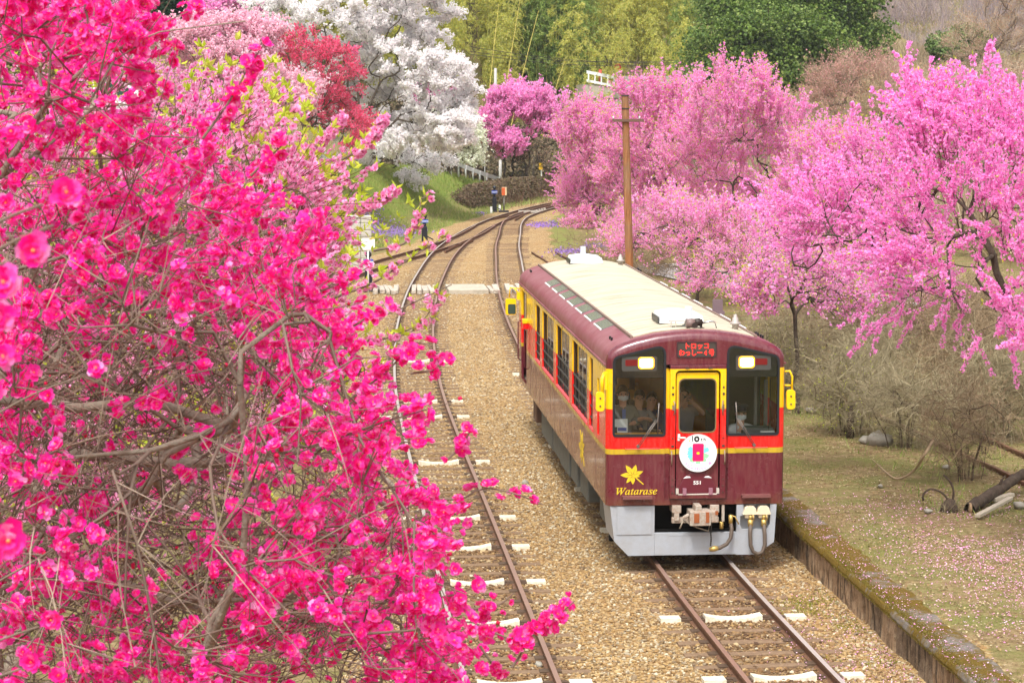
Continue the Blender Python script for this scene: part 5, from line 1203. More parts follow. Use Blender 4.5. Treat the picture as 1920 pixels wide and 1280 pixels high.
leafy_tree('evergreen_tree', 'small green tree on the bare hillside at the right', (float(p[0]), y, bz-.1), (p[0], y, bz+4), [lobe(1790, 95, y, 44, 30, 2.0), lobe(1815, 70, y, 24, 18, 2.0)], 200, .22, leafmat('olive_leaf', [(110, 134, 68), (134, 152, 86), (94, 120, 60)], .5, .3), 146, .9)
def bare(lab, px, y, lb, n, seed, m_, fl=BUDR, per=2, name='bare_tree', group='leafless trees on the right-hand hillside'):
    lobes = [lobe(a, b_, y+dd, rx, rz, 2.4) for a, b_, rx, rz, dd in lb]; p = on_y(px, 190, y); base = (float(p[0]), y, gz(p[0], y)-.05)
    flowering_tree(name, lab, 'tree', base, trunk_line(base, (p[0], y, min(l[0][2] for l in lobes)), 6, .15, seed), lobes, 460, n, per, .07, fl, bark=BARKG, twigm=m_, seed=seed, lens=(.7, 1.0, 1.3, 1.6), up=.6, twr=.011, rtip=.014, group=group, spread=.08, sides=4, shell=.4)
TAN = mat('twig_tan', (190, 170, 146), .9, 0, .2, vary=.25, vscale=1.5); ROSE = mat('twig_rosy', (182, 156, 136), .9, 0, .2, vary=.25, vscale=1.5); OLV = mat('twig_olive', (164, 150, 118), .9, 0, .2, vary=.25, vscale=1.5)
bare('rosy leafless tree right of the evergreen', 1610, 108, [(1610, 150, 80, 50, 0), (1560, 180, 60, 50, 0), (1660, 190, 60, 60, 2)], 1500, 150, ROSE, leafmat('bud_pink', [(216, 160, 160), (196, 156, 136)], .7, .3), 2)
bare('tall tan leafless tree at the upper right corner', 1850, 125, [(1850, 90, 80, 70, 0), (1780, 150, 60, 50, 0), (1920, 60, 60, 100, 0), (1890, -20, 60, 60, 0)], 1700, 151, TAN)
bare('olive brown leafless tree behind the nearest peach tree', 1700, 90, [(1690, 210, 90, 60, 0), (1770, 230, 80, 70, 1), (1650, 270, 70, 50, 0)], 1900, 152, OLV)
bare('grey leafless tree at the right edge above the peach blossom', 1900, 98, [(1900, 210, 80, 80, 0), (1840, 180, 60, 50, 0)], 1300, 153, TAN)
bare('greyish leafless tree between conifer and pale blossoms', 225, 92, [(230, 80, 60, 50, 0), (270, 110, 40, 40, 0), (180, 110, 50, 40, 0)], 1200, 154, TAN, name='bare_tree', group='leafless trees on the left-hand bank')

# bamboo on the slope behind
BAMB = leafmat('bamboo_leaf', [(208, 200, 96), (218, 208, 108), (184, 190, 90), (226, 216, 134), (164, 178, 88), (196, 196, 98)], .5, .55, .3)
BAMG = leafmat('bamboo_leaf_green', [(150, 174, 86), (168, 186, 98), (132, 160, 80), (186, 194, 110), (118, 148, 78)], .5, .55, .3)
STEMB = mat('bamboo_stem', (160, 158, 80), .5, 0, .4, vary=.2, vscale=1)
SPR = (np.array([(0, -.1, 0), (.10, .5, .05), (0, 1, -.2), (-.10, .5, .05), (.3, .1, .1), (.55, .75, -.1), (.2, .5, .05)]), np.array([(0, 1, 2), (0, 2, 3), (4, 5, 6)]))
def bamboo_pattern(seed, leafm, H):
    g = np.random.default_rng(seed); u = np.linspace(0, 1, 9)[:, None]; le = g.normal(0, .06, 2); nod = g.uniform(.6, 2.0); a0 = g.uniform(0, 2*PI)
    P = np.hstack([(le[0]*H*u+nod*np.cos(a0)*u**3.5), (le[1]*H*u+nod*np.sin(a0)*u**3.5), H*(u-.06*u**4)]); tv, tf = tubes_np([(P, np.linspace(.055, .012, 9))], 4)
    k = 620; nb = 52; qb = g.uniform(.08, 1, nb); ab = g.uniform(0, 2*PI, nb); ln = (.5+1.25*np.sin(PI*np.clip(qb*.95, 0, 1)))*g.uniform(.5, 1.1, nb)
    i = g.integers(0, nb, k); s_ = g.random(k)**.6; c = np.stack([np.interp(qb[i], u[:, 0], P[:, j]) for j in range(3)], 1)
    pos = c+np.stack([np.cos(ab[i])*ln[i]*s_, np.sin(ab[i])*ln[i]*s_, (.35*s_-.75*s_*s_)*ln[i]], 1)+g.normal(0, .09, (k, 3))
    V, F = stamp(SPR, pos, np.stack([np.cos(ab[i]), np.sin(ab[i]), np.full(k, .6)], 1)+g.normal(0, .35, (k, 3)), g.uniform(.22, .46, k), seed); return tmpl('bamboo_pattern', [(V, F, leafm), (tv, tf, STEMB)])
BP = [bamboo_pattern(700+s, BAMB if s < 4 else BAMG, (13, 15, 12, 14, 13, 15, 12, 14)[s]) for s in range(8)]
g = np.random.default_rng(200); cl_ = np.stack([g.uniform(280, 1290, 95), g.uniform(174, 218, 95)], 1); n = 900; i = g.integers(0, 95, n)
px = cl_[i, 0]+g.normal(0, 13, n); yy = cl_[i, 1]+g.normal(0, 1.6, n); k = px < 1300; px, yy, i = px[k], yy[k], i[k]; n = len(px); gr_ = (np.sin(cl_[i, 0]*.013+1.0)+np.sin(cl_[i, 1]*.31)*.5+(cl_[i, 0]-1000)/170+g.normal(0, .25, n)) > 1.15
X = np.array([on_y(a, 190, b_)[0] for a, b_ in zip(px, yy)]); Pb = np.stack([X, yy, zt(X, yy)-.1], 1)
bam = scatter_gn('bamboo_grove', Pb, np.array([0, 0, 1.])+g.normal(0, .05, (n, 3)), g.uniform(.75, 1.15, n), np.where(gr_, 4, 0)+g.integers(0, 4, n), BP, seed=201); tag(bam, 'yellow green bamboo grove filling the slope behind the line', kind='stuff')
CULM = mat('culm_yellow', (206, 186, 96), .5, 0, .4, vary=.1, vscale=1)
for i, (x0, y0, x1, y1) in enumerate(((930, 150, 975, 0), (945, 165, 1010, 20), (1005, 185, 1060, 110), (1075, 185, 1115, 130), (905, 120, 935, 10), (1090, 190, 1160, 90))):
    a, b_ = on_y(x0, y0+40, 172), on_y(x1, y1, 174); a[2] = gz(a[0], 172); u = np.linspace(0, 1, 8)[:, None]; P = a+(b_-a)*u; P[:, 2] += .5*np.sin(PI*u[:, 0])
    V, F = tubes_np([(P, np.linspace(.05, .02, 8))], 6); o = mesh_np('bamboo_culm', V, F, CULM, None, True, origin=tuple(a)); tag(o, ('yellow bamboo cane rising beside the cherry crown', 'yellow bamboo cane leaning right above the pale concrete pole', 'low yellow cane bending towards the power lines', 'short yellow cane leaning against the bridge abutment', 'steep yellow cane behind the cherry edge', 'longest leaning cane left of the bridge railing')[i], 'bamboo cane', 'leaning bamboo canes')

# hazy wooded hills far behind
def far_wood(label, x0, x1, y0, y1, n, cols, size, seed, leafy=False):
    g = np.random.default_rng(seed); x, y = g.uniform(x0, x1, n), g.uniform(y0, y1, n); P = np.stack([x, y, zt(x, y)+2.0*size], 1); m_ = leafmat('far_wood_'+str(seed), cols, .8, .2); tm = []
    for s in range(4):
        h = np.random.default_rng(seed*5+s); n_ = 150; S = h.normal(0, .5, (n_, 3))*[1, 1, .5]+[0, 0, -1.2]; D = unit(h.normal(0, .38, (n_, 3))+[0, 0, 1.0]); S = S+D*h.uniform(0, 2.2, (n_, 1)); l_ = h.uniform(.5, 1.5, (n_, 1)); X_ = unit(np.cross(D, h.normal(size=(n_, 3)))); V = np.stack([S-X_*.035, S+X_*.035, S+D*l_+X_*h.normal(0, .12, (n_, 1))], 1).reshape(-1, 3); F = np.arange(n_*3).reshape(-1, 3)
        if leafy: d = unit(h.normal(size=(150, 3)))*(h.random((150, 1))**.45)*[1.5, 1.5, 2.4]; V, F = stamp(LO, d, unit(d+[0, -.3, .6]), h.uniform(.22, .5, 150), s)
        tm.append(tmpl('wood_pattern', [(V, F, m_)]))
    o = scatter_gn('far_wood', P, np.array([0, 0, 1.])+g.normal(0, .08, (n, 3)), size*g.uniform(.6, 1.3, n), g.integers(0, 4, n), tm, seed=seed); tag(o, label, kind='stuff')
far_wood('brownish leafless woods on the far hillside', -60, 330, 310, 640, 12000, [(172, 150, 146), (156, 138, 140), (182, 162, 154), (144, 136, 138)], 1.5, 211)
far_wood('dark green conifer woods on the far hillside', 60, 330, 400, 640, 4200, [(92, 118, 104), (80, 106, 98), (108, 130, 110)], 1.9, 212, True)
far_wood('olive undergrowth and young trees on the left hillside', -80, -14, 100, 210, 4200, [(140, 130, 74), (160, 146, 92), (124, 118, 64), (170, 150, 114)], .8, 213, True)
far_wood('brown brush covering the slope behind the peach trees', 24, 110, 60, 200, 7500, [(176, 156, 128), (154, 136, 106), (184, 160, 134), (142, 130, 100)], .75, 214)

far_wood('brown shaded undergrowth behind the dark trunks and guard rail', -2, 46, 158, 176, 1100, [(112, 98, 74), (128, 112, 86), (96, 92, 60), (140, 120, 96)], .6, 215, True)
# ------------------------------------------------------------------ the left foreground: crimson peach and the pink one behind it
def in_poly(P, poly):
    x, y = P[:, 0], P[:, 1]; c = np.zeros(len(P), bool); j = len(poly)-1
    for i in range(len(poly)):
        xi, yi = poly[i]; xj, yj = poly[j]
        c ^= ((yi > y) != (yj > y)) & (x < (xj-xi)*(y-yi)/(yj-yi+1e-9)+xi); j = i
    return c
def poly_pts(n, poly, d0, d1, seed):
    g = np.random.default_rng(seed); A = np.array(poly); out = []
    while sum(len(o) for o in out) < n:
        q = np.stack([g.uniform(A[:, 0].min(), A[:, 0].max(), n), g.uniform(A[:, 1].min(), A[:, 1].max(), n)], 1); out.append(q[in_poly(q, poly)])
    q = np.concatenate(out)[:n]; d = g.uniform(d0, d1, n)
    return CAM+(FW+RT*((q[:, :1]-CXP)/FPX)+UP*((CYP-q[:, 1:])/FPX))*d[:, None]
def pix(P):
    d = P-CAM; z = d@FW; return np.stack([CXP+FPX*(d@RT)/z, CYP-FPX*(d@UP)/z], 1), z
def path(pts, d): 
    d = [d]*len(pts) if isinstance(d, (int, float)) else d
    return smooth_line([at_d(p[0], p[1], q) for p, q in zip(pts, d)], .035)
CRIMSON = leafmat('crimson_petal', [(253, 34, 168), (254, 76, 198), (250, 16, 140), (254, 120, 216), (253, 40, 174), (255, 180, 234), (246, 12, 128), (254, 60, 186)], .5, .52)
STAM = mat('stamen_gold', (250, 150, 90), .6, vary=.2)
BUDM = leafmat('crimson_bud', [(206, 10, 62), (226, 30, 90), (180, 14, 50)], .5, .2)
TWF = mat('twig_pale_grey', (118, 100, 88), .85, 0, .25, vary=.3, vscale=14)
BARKF = mat('bark_foreground', (124, 108, 94), .95, 0, .2, vary=.45, vscale=10, bump=.8, bscale=70, dirt=((176, 170, 152), .55))
g = np.random.default_rng(500)
base = (-8.6, -27.2, float(zt(-8.6, -27.2))-.05)
fg = thing('peach_tree', base, 'crimson double-flowered peach tree filling the left foreground', 'tree')
tk = np.array([base, (-8.55, -27.2, 1.5), (-8.4, -27.1, 3.0), (-8.15, -27.0, 4.2), (-7.95, -26.9, 5.0), at_d(-160, 800, 6.9), at_d(0, 745, 6.8), at_d(150, 765, 6.7), at_d(280, 750, 6.7), at_d(430, 800, 6.6)])
ext = [[(-8.5, -27.3, 2.0), at_d(-300, 1500, 7.2), at_d(-60, 1120, 7.1), at_d(160, 1060, 7.0), at_d(330, 1130, 6.9), at_d(520, 1120, 6.8)],
       [(-8.45, -27.1, 2.4), at_d(250, 1700, 7.6), at_d(340, 1400, 7.0), at_d(385, 1230, 6.2), at_d(455, 1050, 6.1), at_d(465, 900, 6.1), at_d(450, 720, 6.0)],
       [(-8.4, -27.1, 2.8), at_d(700, 1800, 7.8), at_d(772, 1400, 7.2), at_d(765, 1220, 6.6), at_d(758, 1080, 6.6), at_d(752, 930, 6.6)],
       [(-8.1, -27.0, 4.3), at_d(-220, 640, 6.4), at_d(-20, 520, 6.3), at_d(160, 470, 6.3), at_d(330, 470, 6.3), at_d(420, 450, 6.3)],
       [(-8.0, -26.9, 4.9), at_d(-200, 420, 6.0), at_d(0, 330, 6.0), at_d(90, 190, 6.0), at_d(180, 110, 5.9), at_d(300, 60, 5.9), at_d(460, 40, 5.9)],
       [(-8.2, -27.0, 4.0), at_d(-100, 900, 7.4), at_d(140, 850, 7.3), at_d(330, 870, 7.2), at_d(560, 860, 7.2)]]
POLY = [(-120, 190), (60, 120), (130, 150), (215, 110), (270, 210), (330, 185), (390, 270), (430, 350), (490, 410), (530, 475), (600, 545), (640, 620), (690, 690), (735, 770), (785, 860), (805, 960), (800, 1060), (835, 1150), (860, 1230), (790, 1320), (-120, 1320)]
tg = np.concatenate([poly_pts(620, POLY, 5.6, 7.4, 501), poly_pts(420, POLY, 7.0, 9.6, 502), poly_pts(70, [(-60, 0), (310, 0), (250, 130), (-60, 190)], 5.6, 6.6, 503)])
N, Dn, R, lines, cnt = skeleton(tk, tg, .16, .0019, .46, 504, curl=.16, bias=.8, rmax=.034, extra=ext)
lines = [(P_, r_*np.where(P_[:, 2] < 5.0, 1+np.clip(5.0-P_[:, 2], 0, 1)*2.2, 1)) for P_, r_ in lines]
V, F = tubes_np(lines[:1], 10); mesh_np('trunk', V, F, BARKF, fg, True)
big = [l for l in lines[1:] if l[1].max() > .009]; sm = [l for l in lines[1:] if l[1].max() <= .009]
V, F = tubes_np(big, 8); mesh_np('limbs', V, F, BARKF, fg, True)
V, F = tubes_np(sm, 4); mesh_np('branches', V, F, TWF, fg, True)
# bare twig thicket inside the crown
nb = 2000; pk = g.choice(len(N)-len(tk)-40, nb)+len(tk)+30; right = RT*.55+UP*.25
D = unit(Dn[pk]*.6+right+g.normal(0, .55, (nb, 3))); L = g.uniform(.16, .55, nb); k_ = in_poly(pix(N[pk]+D*L[:, None])[0], [(x-15, y) for x, y in POLY])
V, F, _, _, _ = twigs_np(N[pk][k_], D[k_], L[k_], g.uniform(.0013, .0028, k_.sum()), 3, 3, seed=505, wob=.14); mesh_np('twigs', V, F, mat('twig_weathered', (150, 132, 116), .9, 0, .2, vary=.4, vscale=5), fg)
# deeper, darker tangle behind the bare middle of the crown
def inside(S, D, L):
    """twigs that stay within the crown: foot and tip both"""
    ok = np.ones(len(S), bool)
    for q in (S, S+unit(D)*L[:, None]): ok &= in_poly(pix(q)[0], [(x-25, y) for x, y in POLY])
    return ok
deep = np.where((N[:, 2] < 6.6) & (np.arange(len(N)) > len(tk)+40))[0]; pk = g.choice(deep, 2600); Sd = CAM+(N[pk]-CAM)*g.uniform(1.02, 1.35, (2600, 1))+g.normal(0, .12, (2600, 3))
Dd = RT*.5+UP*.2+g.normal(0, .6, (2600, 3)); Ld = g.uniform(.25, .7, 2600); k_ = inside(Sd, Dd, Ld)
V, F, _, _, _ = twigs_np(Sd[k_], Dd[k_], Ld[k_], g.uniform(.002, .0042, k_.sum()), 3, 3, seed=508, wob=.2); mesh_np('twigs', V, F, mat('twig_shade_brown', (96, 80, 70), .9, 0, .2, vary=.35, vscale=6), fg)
# flowering twigs
nt = 2150; tips = np.where(cnt <= 4)[0]; tips = tips[tips > 60]; pk = g.choice(tips, nt); S = N[pk]
D = unit(Dn[pk]*.8+right*.8+g.normal(0, .4, (nt, 3))); L = g.uniform(.08, .28, nt)
V, F, C, U, W = twigs_np(S, D, L, g.uniform(.0016, .0026, nt), 3, 4, seed=506, wob=.1); mesh_np('twigs', V, F, TWF, fg)
k = 7; q0 = g.uniform(.25, .85, (nt, 1)); q = np.clip(q0+g.normal(0, .045, (nt, k))/L[:, None]*.55, .02, 1.02); cnts = g.integers(2, k+1, nt)
P = C(q); a = g.uniform(0, 2*PI, (nt, k)); off = U[:, None]*np.cos(a)[..., None]+W[:, None]*np.sin(a)[..., None]; P = P+off*g.uniform(.008, .026, (nt, k))[..., None]
nr = unit(off+D[:, None]*.25-FW*.45+np.array([0, 0, .25])+g.normal(0, .25, off.shape)); keep = np.arange(k)[None, :] < cnts[:, None]
FP, FN = P[keep], nr[keep]
uv, dz = pix(FP); hole = (((uv[:, 0]-270)/250)**2+((uv[:, 1]-740)/170)**2 < 1) | (((uv[:, 0]-380)/260)**2+((uv[:, 1]-880)/70)**2 < 1)
ok = ~hole | (g.random(len(FP)) < .38); low = (uv[:, 1] > 620) & (g.random(len(FP)) < np.where(uv[:, 0] < 520, .26, .10)); ok &= ~low; FP, FN = FP[ok], FN[ok]
# hand-placed sprays that break the outline
spr = [([(380, 260), (430, 190), (470, 120), (505, 70)], 5.6, 20), ([(150, -20), (165, 40), (163, 95)], 5.4, 13), ([(215, 30), (250, 12), (300, -15)], 5.4, 12), ([(470, 330), (510, 290), (545, 258)], 6.0, 9), ([(560, 560), (640, 530), (705, 492)], 6.2, 11), ([(610, 640), (680, 600), (735, 560)], 6.4, 9),
       ([(640, 1190), (780, 1180), (880, 1165), (950, 1195), (1000, 1185), (1050, 1150), (1090, 1115)], 6.0, 34), ([(700, 1130), (820, 1120), (880, 1105), (905, 1080)], 6.2, 15), ([(880, 1140), (925, 1140), (965, 1110)], 6.3, 9), ([(760, 930), (860, 935), (905, 915), (965, 925), (1030, 950)], 6.6, 13), ([(770, 700), (820, 690), (835, 650)], 6.6, 8), ([(840, 860), (870, 830), (885, 800)], 6.5, 8), ([(960, 1250), (985, 1210), (975, 1180)], 6.0, 7), ([(640, 760), (720, 700), (790, 640), (830, 690)], 6.4, 14), ([(900, 1210), (930, 1250), (960, 1240)], 6.1, 6)]
sl = []
for pts, d, n in spr:
    Pp = path(pts, d); sl.append((Pp, np.linspace(.0042, .0018, len(Pp)))); u = np.sort(g.uniform(.42 if len(pts) > 4 else .2, 1, n)); c = np.stack([np.interp(u, np.linspace(0, 1, len(Pp)), Pp[:, j]) for j in range(3)], 1)
    o = unit(g.normal(size=(n, 3))); FP = np.concatenate([FP, c+o*.02]); FN = np.concatenate([FN, unit(o-FW*.5+[0, 0, .3])])
close = [((125, 362), 2.45), ((150, 400), 2.5), ((62, 468), 2.4), ((8, 530), 2.3), ((-6, 590), 2.4), ((8, 668), 2.5), ((-10, 740), 2.6), ((14, 1012), 2.5), ((-8, 1050), 2.5), ((20, 250), 3.6), ((60, 1240), 3.6), ((110, 1265), 3.8), ((96, 1160), 3.9), ((30, 900), 4.0), ((12, 380), 3.9), ((180, 690), 4.6)]
for (px_, py_), d in close:
    c = at_d(px_, py_, d); Pp = path([(px_-260, py_+130), (px_-120, py_+50), (px_, py_+6)], d); sl.append((Pp, np.linspace(.003, .0018, len(Pp))))
    FP = np.concatenate([FP, c[None]]); FN = np.concatenate([FN, unit(-FW+g.normal(0, .3, 3))[None]])
for l_ in sl: V, F = tubes_np([l_], 6); mesh_np('branch', V, F, TWF, fg, True)
ROSE4 = [petal_flower([(7, 1.0, .78, -.1), (7, .92, .72, .2), (6, .78, .62, .5), (6, .58, .5, .85), (4, .4, .4, 1.1)], 1), petal_flower([(7, 1.0, .8, .05), (7, .88, .72, .35), (6, .7, .6, .7), (5, .5, .5, 1.0)], 2), petal_flower([(6, .95, .85, .35), (6, .85, .75, .65), (5, .65, .6, .95), (4, .45, .5, 1.2)], 3), petal_flower([(6, 1.0, .95, .0), (6, .85, .8, .3), (5, .6, .6, .7)], 4), petal_flower([(5, .85, .7, .95), (5, .7, .6, 1.15), (4, .5, .5, 1.3)], 5), petal_flower([(5, 1.05, 1.05, .1), (5, .6, .55, .7)], 6), petal_flower([(5, 1.0, .8, -.35), (6, .8, .7, .1), (5, .6, .6, .6), (3, .4, .5, 1.1)], 8)]
fs = g.uniform(.0165, .0245, len(FP)); uv, dz = pix(FP); vis = (uv[:, 0] > -20) & (uv[:, 0] < 1940) & (uv[:, 1] > -20) & (uv[:, 1] < 1300)
score = fs/dz*vis; order = np.argsort(-score); one = order[:300]; rest = order[300:]
def blossom_mesh(tpl):
    me = bpy.data.meshes.new('blossom'); v, f = tpl; sv = np.array([(.11*math.cos(a), .11*math.sin(a), .30) for a in np.linspace(0, 2*PI, 7)[:-1]]+[(0, 0, .42), (0, 0, .05)]); b0 = len(v)
    sf = [(b0+i, b0+(i+1) % 6, b0+6) for i in range(6)]+[(b0+(i+1) % 6, b0+i, b0+7) for i in range(6)]
    me.from_pydata([tuple(x) for x in np.concatenate([v, sv])], [], [tuple(x) for x in f]+sf); me.materials.append(CRIMSON); me.materials.append(STAM)
    me.polygons.foreach_set('material_index', [0]*len(f)+[1]*12); me.update(); return me
BM = [blossom_mesh(t_) for t_ in ROSE4]
for i in one:
    o = put('blossom', BM[int(g.integers(len(BM)))], fg, FP[i]); o.rotation_euler = Vector(FN[i]).to_track_quat('Z', 'Y').to_euler(); o.scale = (fs[i],)*3
BPAT = [bpy.data.objects.new('blossom_pattern', me_) for me_ in BM]
OCT = (np.array([(1, 0, 0), (0, 1, 0), (-1, 0, 0), (0, -1, 0), (0, 0, 1.2), (0, 0, -1.0)]), np.array([(0, 1, 4), (1, 2, 4), (2, 3, 4), (3, 0, 4), (1, 0, 5), (2, 1, 5), (3, 2, 5), (0, 3, 5)]))
scatter_gn('blossoms', FP[rest], FN[rest], fs[rest], g.integers(0, len(BPAT), len(rest)), BPAT, fg, seed=510)
nbud = 900; i_ = g.integers(0, nt, nbud); q = g.random(nbud); Pb = C(np.broadcast_to(np.linspace(0, 1, 12), (nt, 12)))[i_, (q*11).astype(int)]
V, F = stamp(OCT, Pb+g.normal(0, .004, Pb.shape), unit(g.normal(size=(nbud, 3))), g.uniform(.004, .009, nbud), 516); o = mesh_np('buds', V, F, BUDM, fg, True); o['kind'] = 'stuff'

# the pink peach with fresh leaves behind it
PINK2 = leafmat('rose_pink_petal', [(250, 160, 214), (252, 192, 230), (246, 130, 196), (254, 222, 242), (250, 174, 220)], .55, .5)
REDC = leafmat('rose_pink_heart', [(206, 40, 100), (190, 40, 80)], .6, .2)
base = (-8.0, -19.5, float(zt(-8.0, -19.5))-.05)
mg = thing('peach_tree', base, 'rose pink peach tree with fresh green leaf tufts behind the crimson one', 'tree')
PM = [(-60, 210), (120, 180), (280, 215), (400, 190), (450, 240), (510, 260), (550, 320), (590, 320), (635, 390), (645, 440), (620, 490), (640, 560), (615, 640), (570, 760), (480, 900), (300, 1000), (-60, 1000)]
tk = np.array([base, (-7.9, -19.4, 1.5), (-7.7, -19.3, 2.8), (-7.45, -19.2, 3.6), (-7.3, -19.1, 4.4)])
tg = np.concatenate([poly_pts(560, PM, 12.0, 17.0, 520), poly_pts(120, [(330, 240), (460, 220), (560, 330), (600, 420), (500, 620)], 12, 15, 521)])
N, Dn, R, lines, cnt = skeleton(tk, tg, .22, .0035, .48, 522, curl=.1, bias=.6, rmax=.12)
V, F = tubes_np(lines[:1], 9); mesh_np('trunk', V, F, BARKF, mg, True); V, F = tubes_np(lines[1:], 4); mesh_np('limbs', V, F, BARKG, mg, True)
nt2 = 2500; tips = np.where(cnt <= 4)[0]; pk = g.choice(tips[tips > 5], nt2); D = unit(Dn[pk]*.5+RT*.45+UP*.5+g.normal(0, .35, (nt2, 3))); L2 = g.uniform(.2, .55, nt2)
V, F, C2, U2, W2 = twigs_np(N[pk], D, L2, np.full(nt2, .0026), 3, 3, seed=523); mesh_np('twigs', V, F, TWIGR, mg)
k = 8; q = g.random((nt2, k))*.95; a = g.uniform(0, 2*PI, (nt2, k)); off = U2[:, None]*np.cos(a)[..., None]+W2[:, None]*np.sin(a)[..., None]; keep = g.random((nt2, k)) < g.choice([.25, .6, 1.0], nt2, p=[.3, .35, .35])[:, None]
P2 = (C2(q)+off*.02)[keep]; N2 = (off-FW*.3+g.normal(0, .3, off.shape))[keep]
sl2 = []
for pts, d, n in (([(560, 640), (640, 610), (735, 585), (790, 560), (850, 532)], 13, 9), ([(620, 560), (700, 530), (760, 490), (840, 440)], 13, 8), ([(700, 470), (760, 455), (785, 410), (790, 372), (812, 370)], 12.6, 7), ([(640, 640), (700, 640), (760, 620), (815, 595)], 13, 8), ([(560, 760), (640, 720), (690, 690), (760, 655)], 13, 6), ([(660, 400), (720, 370), (748, 350)], 13, 16), ([(640, 300), (690, 270), (725, 215)], 13, 20), ([(560, 300), (620, 250), (650, 205)], 13.4, 16), ([(720, 720), (740, 640), (780, 615), (832, 550)], 13, 4), ([(600, 900), (660, 820), (720, 700), (770, 640)], 13, 7)):
    Pp = path(pts, d); sl2.append((Pp, np.linspace(.008, .003, len(Pp)))); u = g.uniform(.2, 1, int(n*1.7)); c = np.stack([np.interp(u, np.linspace(0, 1, len(Pp)), Pp[:, j]) for j in range(3)], 1); c = np.repeat(c, 3, 0)
    o = unit(g.normal(size=c.shape)); P2 = np.concatenate([P2, c+o*.025]); N2 = np.concatenate([N2, o-FW*.4])
for l_ in sl2: V, F = tubes_np([l_], 5); mesh_np('branch', V, F, BARKG, mg, True)
HS = np.array([(.2*math.cos(a), .2*math.sin(a), .32) for a in np.linspace(0, 2*PI, 6)[:-1]]+[(0, 0, .5)]); HF = [(q_, (q_+1) % 5, 5) for q_ in range(5)]
PPAT = [tmpl('blossom_pattern', [(*petal_flower([(5, 1.0, .95, .3), (5, .8, .8, .6), (4, .5, .6, .95)], 7+s), PINK2), (HS, HF, REDC)]) for s in range(3)]
scatter_gn('blossoms', P2, N2, g.uniform(.017, .025, len(P2)), g.integers(0, 3, len(P2)), PPAT, mg, seed=524)
nl = 1500; tipP = C2(np.full((nt2, 1), 1.0))[:, 0]; pk = g.choice(nt2, nl); src = tipP[pk]
for Pp, _ in sl2: src = np.concatenate([src, Pp[::max(1, len(Pp)//6)][1:]])
Lp = np.repeat(src, 5, 0); Ld = unit(g.normal(0, .55, Lp.shape)+UP*.6+RT*.2)
V, F = leaf_blades(Lp, Ld, .06, 526); o = mesh_np('leaves', V, F, YLEAF, mg); o['kind'] = 'stuff'

# ------------------------------------------------------------------ dry shrubs and ground cover on the right
_TW = {}
def twig_tangle(m_):
    if m_.name not in _TW:
        out = []
        for s in range(5):
            g = np.random.default_rng(800+s); n = 7; S = np.zeros((n, 3)); S[1:, 2] = g.uniform(.05, .35, n-1); D = g.normal(0, .65, (n, 3))+[0, 0, .6]; V, F, C, U, W = twigs_np(S, D, g.uniform(.3, .75, n), g.uniform(.0035, .007, n), 4, 3, -g.uniform(0, .5, n), 810+s, .35)
            S2 = C(g.uniform(.3, .9, (n, 3))).reshape(-1, 3); V2, F2, _, _, _ = twigs_np(S2, g.normal(0, .8, S2.shape)+[0, 0, .2], g.uniform(.1, .3, len(S2)), np.full(len(S2), .0026), 2, 3, seed=820+s, wob=.2); V, F = join([(V, F), (V2, F2)]); out.append(tmpl('twig_pattern', [(V, F, m_)]))
        _TW[m_.name] = out
    return _TW[m_.name]
def shrub(label, base, n, h, spread, m_, seed, sub=6, cat='shrub', name='dry_shrub', group='dry shrubs right of the railcar', leafc=None, dark=None):
    """many crooked stems from one stool, forking into a tangle of fine dry twigs"""
    g = np.random.default_rng(seed); bz = float(zt(base[0], base[1])); B = np.array([base[0], base[1], bz-.04]); tr = thing(name, tuple(B), label, cat, group)
    ext = []
    for k in range(9):
        a = g.uniform(0, 2*PI); o_ = np.array([math.cos(a), math.sin(a), 0])*spread*g.uniform(.05, .3); t_ = o_*g.uniform(1.5, 3.2); ext.append([B+o_, B+o_*1.2+[0, 0, h*.16], B+o_*.6+t_*.5+[g.normal(0, .05), g.normal(0, .05), h*.36]])
    lobes = [(B+[0, 0, h*.62], (spread, spread, h*.42)), (B+[spread*.5*g.normal(), spread*.4*g.normal(), h*.5], (spread*.8, spread*.8, h*.38)), (B+[0, 0, h*.25], (spread*.8, spread*.8, h*.2))]
    N, Dn, R, lines, cnt = skeleton([B, B+[0, 0, h*.1], B+[.03, 0, h*.2]], in_lobes(150, lobes, seed, .3), h*.13, .0045, .46, seed, curl=.25, bias=.3, rmax=.035, extra=ext)
    V, F = tubes_np(lines, 4); mesh_np('stems', V, F, dark or m_, tr, True)
    k = int(n*sub*.15); pk = g.choice(np.where(cnt <= 5)[0], k); D = Dn[pk]*.6+g.normal(0, .6, (k, 3))+[0, 0, .25]
    scatter_gn('twigs', N[pk], D, h/1.9*g.uniform(.7, 1.3, k), g.integers(0, 5, k), twig_tangle(m_), tr, seed=seed)
    if leafc is not None:
        nl = 700; pp = N[g.choice(np.where(cnt <= 2)[0], nl)]+g.normal(0, .12, (nl, 3)); V, F = leaf_blades(pp, unit(g.normal(size=(nl, 3))), .05, seed+2); o = mesh_np('leaves', V, F, leafc, tr); o['kind'] = 'stuff'
    return tr
STRAW = mat('stem_straw', (166, 144, 114), .9, 0, .2, vary=.35, vscale=3); STRAW2 = mat('stem_brown', (138, 118, 92), .9, 0, .2, vary=.35, vscale=3); STRAW3 = mat('stem_olive', (150, 138, 108), .9, 0, .2, vary=.35, vscale=3)
DKST = mat('stem_dark', (92, 78, 62), .9, 0, .2, vary=.35, vscale=3)
shrub('tangled dry shrub nearest the fallen log, stems fanning from one stool', (5.6, 5.0), 90, 1.9, 1.0, STRAW2, 300, 7, dark=DKST)
